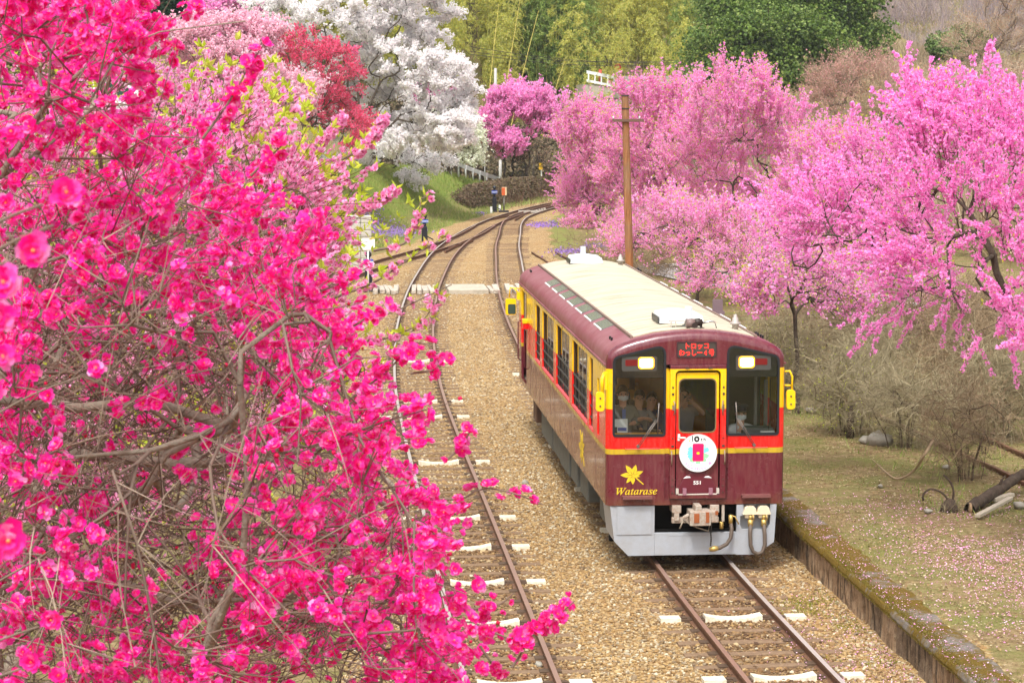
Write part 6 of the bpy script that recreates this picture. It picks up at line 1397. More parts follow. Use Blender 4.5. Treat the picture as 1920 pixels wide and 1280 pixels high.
shrub('straw coloured dry shrub left of the nearest one, sprawling', (5.5, 8.6), 120, 1.8, 1.25, STRAW3, 301, 8, dark=DKST)
shrub('bushy olive dry shrub with broken stump beside it', (4.75, 10.6), 170, 1.7, 1.1, STRAW3, 302, 9, leafc=YLEAF, dark=DKST)
shrub('olive grey shrub close to the railcar mirror', (4.6, 16.5), 170, 1.9, 1.2, STRAW3, 303, 9, leafc=YLEAF, dark=DKST)
shrub('tall brown thicket behind the log at the right edge', (9.2, 17), 200, 2.7, 1.7, STRAW2, 312, 9, dark=DKST)
shrub('brown thicket filling the gap under the small peach crowns', (7.6, 21), 200, 2.4, 1.5, STRAW2, 313, 9, dark=DKST)
shrub('wide tan thicket behind the railcar roof corner', (6.2, 22), 200, 2.0, 1.4, STRAW, 304, 9, dark=DKST)
shrub('tan brush between the slim peach tree and the lane', (8.0, 30), 200, 1.9, 1.6, STRAW, 305, 9, dark=DKST)
shrub('pale dry thicket under the nearest peach tree', (7.4, 9.5), 150, 2.1, 1.2, STRAW3, 306, 9, dark=DKST)
shrub('grey brown thicket at the right edge under the peach limbs', (8.4, 14), 180, 2.2, 1.5, STRAW2, 307, 9, dark=DKST)
shrub('low straw brush right of the slim peach tree', (6.7, 16.5), 150, 1.7, 1.1, STRAW3, 308, 9, dark=DKST)
shrub('dense brown brush in the shade of the pink trees', (9.6, 48), 220, 2.2, 3.0, STRAW2, 309, 8, dark=DKST)
shrub('brush of brown stems behind the wooden pole', (7.0, 58), 200, 2.2, 3.0, STRAW2, 310, 8, dark=DKST)
shrub('tan thicket below the olive bare tree', (11.0, 24), 200, 2.2, 1.7, STRAW, 311, 8, dark=DKST)
GRASS = leafmat('grass_blade', [(132, 132, 64), (156, 146, 84), (110, 120, 52), (184, 168, 116), (146, 140, 70), (170, 150, 108)], .7, .3)
LUSH = leafmat('lush_grass', [(124, 146, 66), (146, 162, 78), (110, 132, 58), (168, 176, 100), (160, 154, 96)], .7, .35)
def grass(label, n, xf, y0, y1, h, m, seed, dens=None, zoff=0.0):
    g = np.random.default_rng(seed); y = y0+(y1-y0)*g.random(n); x = xf(y, g.random(n))
    if dens is not None: k = g.random(n) < dens(x, y); x, y = x[k], y[k]
    n = len(x); P = np.stack([x, y, zt(x, y)-.01+zoff], 1); D = unit(np.stack([g.normal(0, .45, n), g.normal(0, .45, n), np.ones(n)], 1)); X = unit(np.cross(D, g.normal(size=(n, 3)))); l = (h*g.uniform(.4, 1.4, n))[:, None]
    V = np.stack([P-X*l*.08, P+X*l*.08, P+D*l+g.normal(0, .2, (n, 3))*l], 1).reshape(-1, 3); F = np.arange(n*3).reshape(-1, 3)
    o = mesh_np('grass', V, F, m); tag(o, label, kind='stuff'); return o
patch = lambda x, y: np.clip(fbm(x, y, .9, 21)*.5+.45, 0, 1)
patch2 = lambda x, y: np.clip(fbm(x, y, 1.3, 23)*.9+.25, .04, 1)
grass('short grass and moss on the trodden ground right of the platform', 120000, lambda y, u: 2.2+u*u*9, -11, 24, .045, GRASS, 320, patch2)
grass('fresher green blades in patches between the dry grass', 30000, lambda y, u: 2.3+u*8, -11, 18, .05, LUSH, 324, lambda x, y: np.clip(fbm(x, y, .8, 27)*1.2-.15, 0, 1))
LIT = leafmat('leaf_litter', [(120, 92, 62), (150, 122, 84), (176, 152, 112), (96, 74, 52), (190, 172, 136)], .8, .1)
grass('taller grass tufts around the shrubs', 9000, lambda y, u: 4.2+u*5, 1, 24, .13, LUSH, 321, lambda x, y: patch(x, y)**2)
grass('fresh green grass on the bank beyond the point levers', 60000, lambda y, u: np.interp(y, TOE_Y, TOE_X)+1.6-u*11, 66, 150, .22, LUSH, 322, lambda x, y: np.clip(fbm(x, y, .3, 8)*.4+.75, 0, 1))
grass('grass along the left foot of the bank', 26000, lambda y, u: -5.6-u*8, -8, 66, .12, GRASS, 323, patch)
PET = leafmat('fallen_petal', [(236, 160, 204), (240, 186, 220), (226, 130, 186), (246, 214, 230), (214, 140, 180)], .7, .2)
def petals(label, n, xf, y0, y1, seed, dens, z=None, size=.012):
    g = np.random.default_rng(seed); y = y0+(y1-y0)*g.random(n); x = xf(y, g.random(n)); k = g.random(n) < dens(x, y); x, y = x[k], y[k]; n = len(x)
    zz = zt(x, y)+.012 if z is None else np.full(n, z); P = np.stack([x, y, zz+g.uniform(0, .015, n)], 1)
    V, F = stamp((np.array([(-.9, -.5, 0), (.8, -.6, .15), (1, .5, 0), (-.7, .6, .2)]), np.array([(0, 1, 2), (0, 2, 3)])), P, np.stack([g.normal(0, .35, n), g.normal(0, .35, n), np.ones(n)], 1), size*g.uniform(.6, 1.3, n), seed)
    o = mesh_np('leaf_litter' if PET is LIT else 'fallen_petals', V, F, PET); tag(o, label, kind='stuff')
petals('pink petals strewn over the ground right of the platform', 50000, lambda y, u: 2.2+u*5.5, -11, 6, 330, lambda x, y: np.clip((x-1.9)/2.0, .12, 1)*np.clip((4.5-y)/7, 0, 1)*np.clip(.6+fbm(x, y, 1.1, 31)*.5, .12, 1))
_pet, PET = PET, LIT
o_ = petals('dry leaf and straw litter on the trodden ground', 60000, lambda y, u: 2.2+u*7, -11, 20, 329, lambda x, y: np.clip(.5+fbm(x, y, 1.6, 33)*.6, .05, 1), None, .016)
PET = _pet
petals('pale petals on the mossy coping stones', 1300, lambda y, u: PL_X(0)+.02+u*.44, -11, 3, 331, lambda x, y: np.full(len(x), .9), .43, .010)
petals('petals between the rails before the railcar', 5200, lambda y, u: .0+u*1.75, -11, -1, 332, lambda x, y: np.clip((x-.1)/1.3, .1, 1)*np.clip((-y-1)/5, .1, 1)*.8, -.105, .010)
MOSS = leafmat('moss_tuft', [(110, 92, 34), (136, 118, 46), (92, 74, 26), (164, 154, 84), (120, 104, 40)], .9, .15)
g = np.random.default_rng(335); n = 60000; y = g.uniform(-12, 6, n); xx = np.array([PL_X(v) for v in y])-.03+g.beta(1, 3.2, n)*.42; k = g.random(n) < np.clip(.55-(y+2)*.05+fbm(xx*3, y, 1.2, 41)*.5, .08, 1); y, xx = y[k], xx[k]
edge_ = np.clip((xx-np.array([PL_X(v) for v in y])+.03)/.05, 0, 1); P = np.stack([xx, y, .30+.115*edge_+g.uniform(-.01, .01, len(y))], 1)
V, F = stamp((np.array([(-.5, 0, 0), (.5, 0, 0), (0, .1, 1.3), (0, .5, 0), (.1, -.5, 0)]), np.array([(0, 1, 2), (3, 4, 2)])), P, np.stack([-(1-edge_)*1.6+g.normal(0, .3, len(y)), g.normal(0, .3, len(y)), np.ones(len(y))], 1), g.uniform(.005, .013, len(y)), 336)
o = mesh_np('moss', V, F, MOSS); tag(o, 'brown and yellow green moss along the platform edge', kind='stuff')
g = np.random.default_rng(337); n = 16000; x = g.uniform(.75, 1.72, n); y = g.uniform(-10, -1, n); k = g.random(n) < np.clip(fbm(x, y, 1.5, 51)*.8-.05, 0, 1)*np.clip((x-.6)/.6, 0, 1); x, y = x[k], y[k]
V, F = stamp((np.array([(-.5, 0, 0), (.5, 0, 0), (0, .1, 1.0), (0, .5, 0), (.1, -.5, 0)]), np.array([(0, 1, 2), (3, 4, 2)])), np.stack([x, y, np.full(len(x), -.13)], 1), np.stack([g.normal(0, .4, len(x)), g.normal(0, .4, len(x)), np.ones(len(x))], 1), g.uniform(.008, .022, len(x)), 338)
o = mesh_np('weeds', V, F, leafmat('trackside_moss', [(140, 138, 40), (110, 120, 40), (160, 150, 60)], .9, .2)); tag(o, 'yellow green moss on the ballast by the platform', kind='stuff')
VIO = leafmat('violet_petal', [(170, 136, 214), (196, 156, 226), (150, 120, 204)], .7, .3)
g = np.random.default_rng(340); pp = []
for (px_, py_, w_, h_, n) in ((745, 432, 45, 10, 500), (690, 430, 30, 8, 300), (1070, 468, 45, 9, 170), (1120, 458, 45, 8, 160), (1035, 415, 26, 8, 90), (1010, 418, 22, 6, 160), (900, 397, 12, 3, 50)):
    for _ in range(n):
        q = on_z(px_+g.normal(0, .45)*w_, py_+g.normal(0, .45)*h_, 0); q[2] = float(zt(q[0], q[1]))+.06; pp.append(q)
V, F = stamp(LO, np.array(pp), g.normal(size=(len(pp), 3))+[0, 0, 1.], g.uniform(.05, .12, len(pp)), 341); o = mesh_np('wild_flowers', V, F, VIO); tag(o, 'violet wild flowers in patches by the line', kind='stuff')
# ------------------------------------------------------------------ wayside things
POLEW = None
m = bpy.data.materials.new('pole_timber'); t = NT(m); co = t.coord('Object', (14, 14, .7)); n1 = t.noise(1.6, 6, .7, co); n2 = t.noise(.8, 4, .6, t.coord())
c = t.ramp(n1, [(.3, lin((92, 54, 30))), (.5, lin((150, 96, 58))), (.7, lin((184, 132, 86)))]); c = t.mix(t.ramp(n2, [(.45, 0.0), (.6, .5)]), c, lin((124, 104, 84)))
t.done(t.pbsdf(c, .85, 0, .25, 0, t.bump(n1, .6, .02)).outputs[0]); POLEW = m
IRON = mat('dark_iron', (62, 56, 52), .7, .3, .4, vary=.2); NAVY = mat('lever_black', (22, 24, 34), .45, .1, .5, vary=.15); PORC = mat('porcelain', (238, 238, 234), .25, 0, .6, vary=.02)
y = 41.6; pb, ptp = on_y(1183, 588, y), on_y(1172, 180, y); pb[2] = float(zt(pb[0], y))
pole = thing('utility_pole', (float(pb[0]), y, float(pb[2])), 'weathered brown wooden pole with small crossarm behind the railcar', 'utility pole')
u = np.linspace(0, 1, 8)[:, None]; P = pb-[0, 0, .3]+(ptp-pb+[0, 0, .3])*u; V, F = tubes_np([(P, np.linspace(.142, .118, 8))], 14); mesh_np('pole', V, F, POLEW, pole, True)
b = MB(); b.cyl(ptp-[0, 0, .02], ptp+[0, 0, .03], .128, 14); b.build('cap', IRON, pole)
ca = on_y(1149, 226, y-.15); cb = on_y(1207, 226, y-.15); b = MB(); b.box(ca[0], cb[0], y-.2, y-.10, ca[2]-.05, ca[2]+.05); arm = b.build('crossarm', mat('arm_brown', (104, 76, 62), .8, vary=.2), pole, bevel=.008)
b = MB(); br = on_y(1157, 230, y-.12); b.tube([br, on_y(1168, 243, y-.12)], .014, 6); b.build('brace', IRON, pole)
for q in (1150, 1199):
    b = MB(); pz = on_y(q, 226, y-.15); b.lathe((pz[0], pz[1], pz[2]+.04), [(.012, 0), (.012, .02), (.03, .03), (.024, .06), (.03, .075), (.015, .1), (0, .1)], 10); b.build('insulator', PORC, arm)
z_ = on_y(1172, 205, y)[2]; b = MB(); b.lathe((on_y(1172.5, 205, y)[0], y, z_), [(.128, 0), (.132, 0), (.132, .04), (.128, .04)], 14); b.build('band', IRON, pole)

# point levers (weighted switch stands) and their neighbours
def lever(px_, y, label, h, white=True):
    p = on_y(px_, 400, y); bz = -.14; r = thing('switch_stand', (float(p[0]), y, bz), label, 'point lever', 'black point levers beside the far tracks'); x = float(p[0])
    b = MB(); b.box(x-.20, x+.20, y-.2, y+.2, bz-.05, bz+.06); b.plate([(x-.16, bz+.06), (x+.16, bz+.06), (x+.13, bz+.55*h), (x-.13, bz+.55*h)], [], lambda u_, v_, d: (u_, y-.13+d, v_), 0, .26); b.build('body', NAVY, r, bevel=.03)
    b = MB(); b.tube([(x, y, bz+.5*h), (x, y, bz+.66*h), (x, y, bz+.84*h)], [.10, .085, .06], 10); b.build('column', NAVY, r)
    b = MB(); b.plate(rrect(x-.19, x+.19, bz+.68*h, bz+.80*h, .03), [], lambda u_, v_, d: (u_, y-.10+d, v_), 0, .03); pl = b.build('target_plate', mat('target_blue', (60, 84, 170), .4), r)
    b = MB(); b.box(x-.19, x+.19, y-.112, y-.10, bz+.725*h, bz+.745*h); b.build('white_bar', WHITEP, pl)
    b = MB(); b.lathe((x, y-.05, bz+.91*h), [(0, -.07), (.10, -.06), (.125, 0), (.10, .06), (0, .07)], 14, 'y'); b.mat(1); b.lathe((x, y-.125, bz+.91*h), [(0, -.01), (.05, 0), (.05, .02), (0, .02)], 12, 'y'); b.build('lamp_head', [NAVY, mat('lens_dark', (60, 66, 72), .2)], r)
    b = MB(); b.tube([(x+.1, y-.05, bz+.3), (x+.45, y-.1, bz+.12)], .03, 8); b.build('lever_arm', NAVY, r); return r
lever(927, 114.5, 'black point lever with blue target in front of the clipped hedge', 1.75)
lever(796, 82.5, 'black point lever with blue target on the grass below the bank', 1.45)
lever(690, 52.0, 'black point lever half hidden by pink sprays at the crossing', 1.55)
p = on_y(945, 396, 114.2); x, y, z = float(p[0]), 114.2, -.14
bx_ = thing('signal_box', (x, y, z), 'small orange box on a thin post beside the far point lever', 'box'); b = MB(); b.cyl((x, y, z), (x, y, z+1.1), .05, 8); b.build('post', mat('post_grey', (120, 112, 104), .7), bx_)
b = MB(); b.box(x-.15, x+.17, y-.12, y+.12, z+1.08, z+1.62); b.mat(1); b.box(x-.16, x+.06, y-.135, y-.12, z+1.1, z+1.6); b.build('cabinet', [mat('box_cream', (216, 190, 150), .6), mat('box_orange', (206, 92, 40), .6)], bx_, bevel=.01)
b = MB(); b.box(x-.35, x+.3, y-.25, y+.25, z-.05, z+.1); b.build('base', IRON, bx_, bevel=.02)
for i, (px_, py_, yy, hh) in enumerate(((921, 396, 113.2, .35), (937, 391, 116.5, .3))):
    p = on_y(px_, py_, yy); b = MB(); b.box(p[0]-.07, p[0]+.07, yy-.07, yy+.07, -.2, -.15+hh+.05); o = b.build('marker_post', WHITEP, None, bevel=.015, origin=(float(p[0]), yy, -.15)); tag(o, ('short white marker post left of the far point lever', 'short white marker post right of the far point lever')[i], 'marker post', 'white marker posts')
# clipped brown hedge
hx = smooth_line([(3.4, 117.5), (4.9, 120.5), (7.4, 128), (10.6, 138), (13.4, 146)], .5); g = np.random.default_rng(400); n = 26000; i_ = g.integers(0, len(hx), n); hh = np.interp(i_, [0, 6, len(hx)*.5, len(hx)], [.9, 1.55, 1.7, 1.3]); s_ = g.normal(0, .4, n); zz = hh*g.random(n)**.7
P = np.stack([hx[i_, 0]-.4*zz+s_+g.normal(0, .1, n), hx[i_, 1]+.3*s_+g.normal(0, .25, n), -.15+zz], 1)
hd = thing('hedge', (5.0, 121.0, -.15), 'clipped brown hedge along the foot of the green bank', 'hedge'); V, F = stamp(LO, P, g.normal(size=(n, 3))+[.2, -.6, .5], g.uniform(.06, .13, n), 401)
o = mesh_np('foliage', V, F, leafmat('hedge_leaf', [(104, 84, 66), (128, 104, 84), (84, 70, 54), (146, 124, 98), (96, 92, 56)], .7, .15), hd); o['kind'] = 'stuff'
V, F, _, _, _ = twigs_np(np.stack([hx[g.integers(0, len(hx), 400), 0], hx[g.integers(0, len(hx), 400), 1], np.full(400, -.15)], 1), g.normal(0, .4, (400, 3))+[0, 0, 1.], g.uniform(.8, 1.5, 400), np.full(400, .012), 3, 3, seed=402); mesh_np('stems', V, F, TWIGR, hd)
# white guard rail on the bank road
GR = mat('guard_white', (232, 232, 228), .5, 0, .5, vary=.04)
pts = [on_y(px_, py_, yy) for px_, py_, yy in ((846, 302, 126), (880, 316, 132), (918, 330, 139), (955, 341, 146), (1010, 353, 152))]
gl_ = smooth_line([tuple(p) for p in pts], .5); gr_ = thing('guard_rail', tuple(pts[0]), 'white steel guard rail sloping along the bank road', 'guard rail')
b = MB(); k = len(gl_); pr_ = [(.16, 0), (.06, .03), (0, 0), (-.06, .03), (-.16, 0)]
V = [(q[0], q[1]-dy, q[2]+dz) for q in gl_ for dz, dy in pr_]; b.add(V, [(i*5+j, i*5+j+1, i*5+6+j, i*5+5+j) for i in range(k-1) for j in range(4)]); V = [(q[0], q[1]+.03, q[2]+dz) for q in gl_ for dz in (.16, -.16)]; b.add(V, [(i*2, i*2+1, i*2+3, i*2+2) for i in range(k-1)]); b.build('beam', GR, gr_)
for q in gl_[::5]:
    b = MB(); b.cyl((q[0], q[1]+.08, min(float(zt(q[0], q[1])), q[2]-.4)-.1), (q[0], q[1]+.08, q[2]+.14), .06, 8); b.build('post', GR, gr_)
def thin_pole(name, px_, pyt, pyb, yy, r, m_, label, cat, group=None):
    a, c_ = on_y(px_, pyb, yy), on_y(px_, pyt, yy); b = MB(); b.tube([a-[0, 0, .6], c_], [r, r*.85], 10); o = b.build(name, m_, None, origin=tuple(a)); tag(o, label, cat, group); return o
CONP = mat('pole_concrete', (176, 172, 166), .8, 0, .3, vary=.08)
thin_pole('utility_pole', 938, 300, 340, 148, .14, CONP, 'grey concrete pole stub among the dark trunks', 'utility pole')
thin_pole('utility_pole', 929, 128, 230, 165, .15, CONP, 'pale concrete pole above the vivid pink tree', 'utility pole')
thin_pole('marker_post', 909, 292, 334, 140, .035, WHITEP, 'slim white rod standing at the road guard rail', 'marker post')
thin_pole('marker_post', 985, 316, 346, 146, .06, mat('orange_post', (232, 150, 50), .5), 'orange post beside the dark trunks', 'marker post')
mp = on_y(1015, 352, 152); mr_ = thing('traffic_mirror', tuple(mp), 'amber traffic mirror on a white post at the bend', 'traffic mirror'); b = MB(); b.tube([mp-[0, 0, .4], on_y(1015, 304, 152)], .05, 8); b.build('post', WHITEP, mr_)
q = on_y(1014, 312, 151.8); b = MB(); b.plate(rrect(q[0]-.17, q[0]+.17, q[2]-.28, q[2]+.28, .06), [], lambda u_, v_, d: (u_, 151.7+d, v_), 0, .1); b.build('mirror_face', mat('mirror_amber', (206, 160, 30), .4), mr_); b = MB(); b.box(q[0]-.2, q[0]+.2, 151.75, 151.95, q[2]+.28, q[2]+.34); b.build('hood', IRON, mr_)
shrub('orange brown bush at the end of the guard rail', (13.6, 150), 60, 1.2, 1.2, mat('stem_rust', (170, 120, 60), .9), 410, 5, group=None, leafc=leafmat('rust_leaf', [(206, 150, 40), (190, 120, 40), (226, 180, 70)], .6, .4))
# road bridge with white railing and concrete parapet in front of the bamboo
y = 172; A, B_ = on_y(1100, 138, y), on_y(1160, 150, y); D_ = on_y(1215, 148, y); bg_ = thing('road_bridge', (float(A[0]), y, float(A[2])), 'concrete road bridge end with white railing before the bamboo', 'bridge')
b = MB()
for dz, hh in ((0, .28), (-.75, .22)): b.add([(A[0], y, A[2]+dz), (B_[0], y, B_[2]+dz), (B_[0], y+.12, B_[2]+dz), (A[0], y+.12, A[2]+dz), (A[0], y, A[2]+dz+hh), (B_[0], y, B_[2]+dz+hh), (B_[0], y+.12, B_[2]+dz+hh), (A[0], y+.12, A[2]+dz+hh)], [(0, 1, 5, 4), (1, 2, 6, 5), (2, 3, 7, 6), (3, 0, 4, 7), (4, 5, 6, 7), (0, 3, 2, 1)]); b.build('railing_bar', GR, bg_); b = MB()
for k in range(5):
    u_ = (k+.3)/5; q = A+(B_-A)*u_; b = MB(); b.box(q[0]-.06, q[0]+.06, y+.01, y+.11, q[2]-.8, q[2]+.05); b.build('railing_post', GR, bg_)
b = MB(); b.box(B_[0], D_[0]+3, y-.1, y+.25, B_[2]-.9, B_[2]+.35); b.build('parapet', mat('parapet_concrete', (168, 162, 152), .9, 0, .3, vary=.15, vscale=1.5, dirt=((110, 102, 92), .5)), bg_)
b = MB(); b.box(A[0]-.3, D_[0]+3, y+.13, y+6, A[2]-2.2, A[2]-1.0); b.box(A[0]-.3, A[0]+3.4, y+.3, y+6, A[2]-7, A[2]-2.2); b.build('abutment', CONCR, bg_)
q = on_y(1158, 140, y+.6); rs = thing('road_sign', tuple(q), 'round red ringed road sign on a white post at the bridge', 'road sign'); b = MB(); b.cyl(q-[0, 0, .8], on_y(1159, 126, y+.6), .05, 8); b.build('post', WHITEP, rs)
q = on_y(1158.5, 126, y+.5); b = MB(); b.lathe(tuple(q), [(0, 0), (.19, 0), (.19, .02), (0, .02)], 20, 'y', False); b.mat(1); b.lathe((q[0], q[1]-.004, q[2]), [(.19, 0), (.32, 0), (.32, .03), (.19, .03)], 20, 'y', False); b.build('face', [WHITEP, mat('sign_red', (206, 50, 50), .5)], rs)
thin_pole('marker_post', 1125.5, 131, 142, y+.5, .16, mat('red_post', (206, 70, 56), .6), 'short red post behind the white bridge railing', 'marker post')
p0_, p1_, p2_ = on_y(1140.5, 142, y+1), on_y(1139, 115, y+1), on_y(1135, 106, y+.7); b = MB(); b.tube([p0_-[0, 0, 1], p1_, p2_], [.06, .05, .04], 8); b.box(p2_[0]-.12, p2_[0]+.1, y+.6, y+.8, p2_[2]-.04, p2_[2]+.05); o = b.build('street_lamp', IRON, None, origin=tuple(p0_)); tag(o, 'thin brown street lamp behind the white bridge railing', 'street lamp')
for i, (pa, pc) in enumerate((((880, 88), (1290, 118)), ((880, 97), (1290, 113)), ((880, 102), (1290, 121)))):
    a, c_ = on_y(*pa, 168), on_y(*pc, 168); u = np.linspace(0, 1, 20)[:, None]; P = a+(c_-a)*u; P[:, 2] -= .5*np.sin(PI*u[:, 0]); V, F = tubes_np([(P, np.full(20, .022))], 4); o = mesh_np('power_line', V, F, IRON, None, True, origin=tuple(a)); tag(o, ('topmost', 'middle', 'lowest')[i]+' of the three dark power lines crossing the bamboo', 'power line', 'power lines before the bamboo')
# grey lane behind the right-hand trees
LANE = mat('lane_grey', (168, 164, 164), .9, 0, .3, vary=.1, vscale=2, bump=.3, bscale=80)
ll = smooth_line([(40, 20), (24, 36), (15.5, 44), (11, 54), (8.6, 66)], 1.0); tt_, nn_ = frames(ll); V = []
for q, n_ in zip(ll, nn_):
    for s_ in (-1.9, 1.9): w = q+n_*s_; V.append((w[0], w[1], float(zt(w[0], w[1]))+.05))
b = MB(); b.add(V, [(i*2, i*2+1, i*2+3, i*2+2) for i in range(len(ll)-1)]); o = b.build('lane', LANE); o['kind'] = 'structure'
# left side: pole with crossarm, parked car, stone pillar, notice board
y = 44; pb = on_y(113, 300, y); pb[2] = float(zt(pb[0], y)); lp = thing('utility_pole', tuple(pb), 'grey pole with brown crossarm and white insulators at the upper left', 'utility pole'); tp = on_y(113, 108, y)
b = MB(); b.tube([pb-[0, 0, .3], tp], [.13, .1], 12); b.build('pole', CONP, lp); a, c_ = on_y(40, 113, y-.14), on_y(200, 106, y-.14); b = MB(); b.box(a[0], c_[0], y-.2, y-.08, a[2]-.06, a[2]+.06); ar = b.build('crossarm', mat('arm_redbrown', (128, 66, 44), .7, vary=.15), lp, bevel=.01)
for px_ in (84, 120, 145, 190):
    q = on_y(px_, 110, y-.14); b = MB(); b.cyl((q[0], q[1], a[2]), (q[0], q[1], a[2]+.12), .012, 6); b.lathe((q[0], q[1], a[2]+.12), [(.05, 0), (.055, .03), (.04, .05), (.05, .08), (.035, .11), (.03, .15), (0, .16)], 12); b.build('insulator', PORC, ar)
def car_thing():
    y = 56; c = on_y(188, 182, y); bz = float(c[2])-.95; x = float(c[0]); r = thing('parked_car', (x, y, bz), 'white parked car showing between the blossoms at the upper left', 'car')
    prof = [(-1.9, .35), (-1.95, .75), (-1.6, .92), (-1.15, .98), (-.75, 1.42), (-.2, 1.55), (.8, 1.55), (1.35, 1.3), (1.75, .98), (1.95, .85), (1.98, .4)]
    b = MB(); b.plate([(x+u, bz+v) for u, v in prof], [], lambda u_, v_, d: (u_, y-.8+d, v_), 0, 1.6); body = b.build('body', mat('car_white', (238, 238, 238), .25, 0, .5, coat=.6, vary=.01), r, bevel=.06)
    for w in ([(-1.0, .99), (-.68, 1.38), (-.2, 1.47), (-.2, .99)], [(-.1, .99), (-.1, 1.48), (.62, 1.48), (.62, .99)], [(.72, .99), (.72, 1.48), (1.2, 1.28), (1.45, .99)]):
        b = MB(); b.plate([(x+u, bz+v) for u, v in w], [], lambda u_, v_, d: (u_, y-.815+d, v_), 0, .012); b.build('window', mat('car_glass', (40, 70, 60), .08, 0, .7), r)
    for dx in (-1.25, 1.25):
        for dy in (-.75, .75): b = MB(); b.lathe((x+dx, y+dy, bz+.32), [(0, -.1), (.3, -.1), (.32, -.05), (.32, .05), (.3, .1), (0, .1)], 20, 'y'); w_ = b.build('wheel', RUBBER, r); b = MB(); b.lathe((x+dx, y+dy+(-.105 if dy < 0 else .105), bz+.32), [(0, -.01), (.19, -.005), (.19, .005), (0, .01)], 16, 'y'); b.build('rim', STEELB, w_)
    for dx in (-1.9, 1.9): b = MB(); b.box(x+dx-.06, x+dx+.06, y-.7, y-.45, bz+.68, bz+.82); b.build('headlight' if dx < 0 else 'tail_light', WHITEP if dx < 0 else REDP, r, bevel=.02)
    g_ = MB(); zc = float(zt(x, y)); g_.box(x-3.2, x+3.2, y-1.6, y+1.6, min(zc, bz)-.6, bz-.0); s = g_.build('terrace', CONCR); s['kind'] = 'structure'
car_thing()
y = 62; c = on_y(676, 440, y); x = float(c[0]); sp_ = thing('stone_pillar', (x, y, -.15), 'pale pillar of stone blocks half hidden behind the pink peach', 'pillar'); r = random.Random(5)
for k in range(8):
    for j in range(2): b = MB(); b.box(x-.46+j*.46+.008, x-.008+j*.46, y-.3, y+.3, -.15+k*.30+.006, .15+k*.30-.006); b.build('stone_block', mat('pillar_stone', (186, 180, 168), .9, 0, .3, vary=.2, vscale=4, bump=.4, bscale=40), sp_, bevel=.02, seg=1)
y = 50; c = on_y(690, 458, y); x, z = float(c[0]), float(c[2]); nb_ = thing('notice_board', (x, y, -.15), 'small white notice board above the nearest point lever', 'notice board'); b = MB(); b.plate(rrect(x-.25, x+.25, z-.2, z+.2, .02), [], lambda u_, v_, d: (u_, y+d, v_), 0, .03); b.build('panel', WHITEP, nb_)
b = MB(); b.cyl((x, y+.05, -.2), (x, y+.05, z), .03, 8); b.build('post', mat('post_white', (226, 226, 220), .6), nb_)
# fallen log, planks, stump, broken branch, rocks on the right
LOGM = mat('log_bark', (66, 54, 46), .95, 0, .2, vary=.4, vscale=9, bump=.9, bscale=30, dirt=((120, 104, 84), .5)); g = np.random.default_rng(420)
a, c_ = on_z(1818, 948, .5), on_z(1920, 905, .55); lg = smooth_line([tuple(a), tuple(a+(c_-a)*.35+[0, 0, .05]), tuple(a+(c_-a)*.7+[0, 0, .10]), tuple(c_+[0, 0, .14])], .08); lg[:, 2] = np.linspace(.46, .72, len(lg)); V, F = tubes_np([(lg+g.normal(0, .008, lg.shape), np.linspace(.10, .085, len(lg))*(1+g.normal(0, .08, len(lg))))], 10)
lo_ = thing('fallen_log', tuple(lg[0]), 'dark fallen log lying askew in the grass at the right', 'log'); mesh_np('trunk', V, F, LOGM, lo_, True); b = MB(); b.lathe(tuple(lg[0]), [(0, -.01), (.095, -.01), (.095, .02), (0, .02)], 10, 'x'); b.build('cut_end', mat('cut_wood', (150, 124, 92), .9, vary=.2), lo_)
b = MB(); b.tube([lg[len(lg)//2], lg[len(lg)//2]+[.05, .0, .16], lg[len(lg)//2]+[.12, 0, .24]], [.03, .02, .008], 6); b.build('branch_stub', LOGM, lo_)
for i, (q0, q1, w, h, lab) in enumerate((((1832, 970), (1895, 936), .09, .05, 'weathered plank leaning under the fallen log'), ((1862, 940), (1898, 930), .12, .06, 'short weathered board lying behind the leaning plank'))):
    a, c_ = on_z(*q0, .45), on_z(*q1, .55 if i == 0 else .5); d = Vector(c_-a); n_ = d.cross(Vector((0, 0, 1))).normalized()*w/2; a, c_ = Vector(a), Vector(c_); up = Vector((0, 0, h)); b = MB(); b.add([a-n_, a+n_, c_+n_, c_-n_, a-n_+up, a+n_+up, c_+n_+up, c_-n_+up], [(0, 1, 2, 3), (4, 5, 6, 7), (0, 1, 5, 4), (1, 2, 6, 5), (2, 3, 7, 6), (3, 0, 4, 7)]); o = b.build('plank', mat('plank_grey', (168, 156, 136), .9, vary=.2, vscale=9), None, bevel=.006, origin=tuple(a)); tag(o, lab, 'plank', 'planks by the fallen log')
a = on_z(1780, 958, .4); st = thing('uprooted_stump', tuple(a), 'small uprooted stump with curling roots in the grass', 'stump'); b = MB(); b.tube([a-[0, 0, .08], a+[0, 0, .10], a+[.03, 0, .2]], [.17, .13, .06], 10); b.build('stump', LOGM, st)
for k, pts_ in enumerate(([(0, 0, .15), (-.12, 0, .3), (-.3, .05, .36), (-.42, .08, .26), (-.40, .08, .14)], [(.05, 0, .15), (.06, .0, .35), (-.02, .02, .52), (-.12, .05, .6)])): b = MB(); b.tube(smooth_line([tuple(np.array(q)+a) for q in pts_], .05), .018, 6); b.build('root', LOGM, st)
V, F, _, _, _ = twigs_np(np.repeat(a[None], 140, 0)+g.normal(0, .10, (140, 3))*[1, 1, .2], g.normal(0, .6, (140, 3))+[0, 0, .8], g.uniform(.12, .3, 140), np.full(140, .004), 2, 3, seed=421); mesh_np('grass_clump', V, F, STRAW3, st)
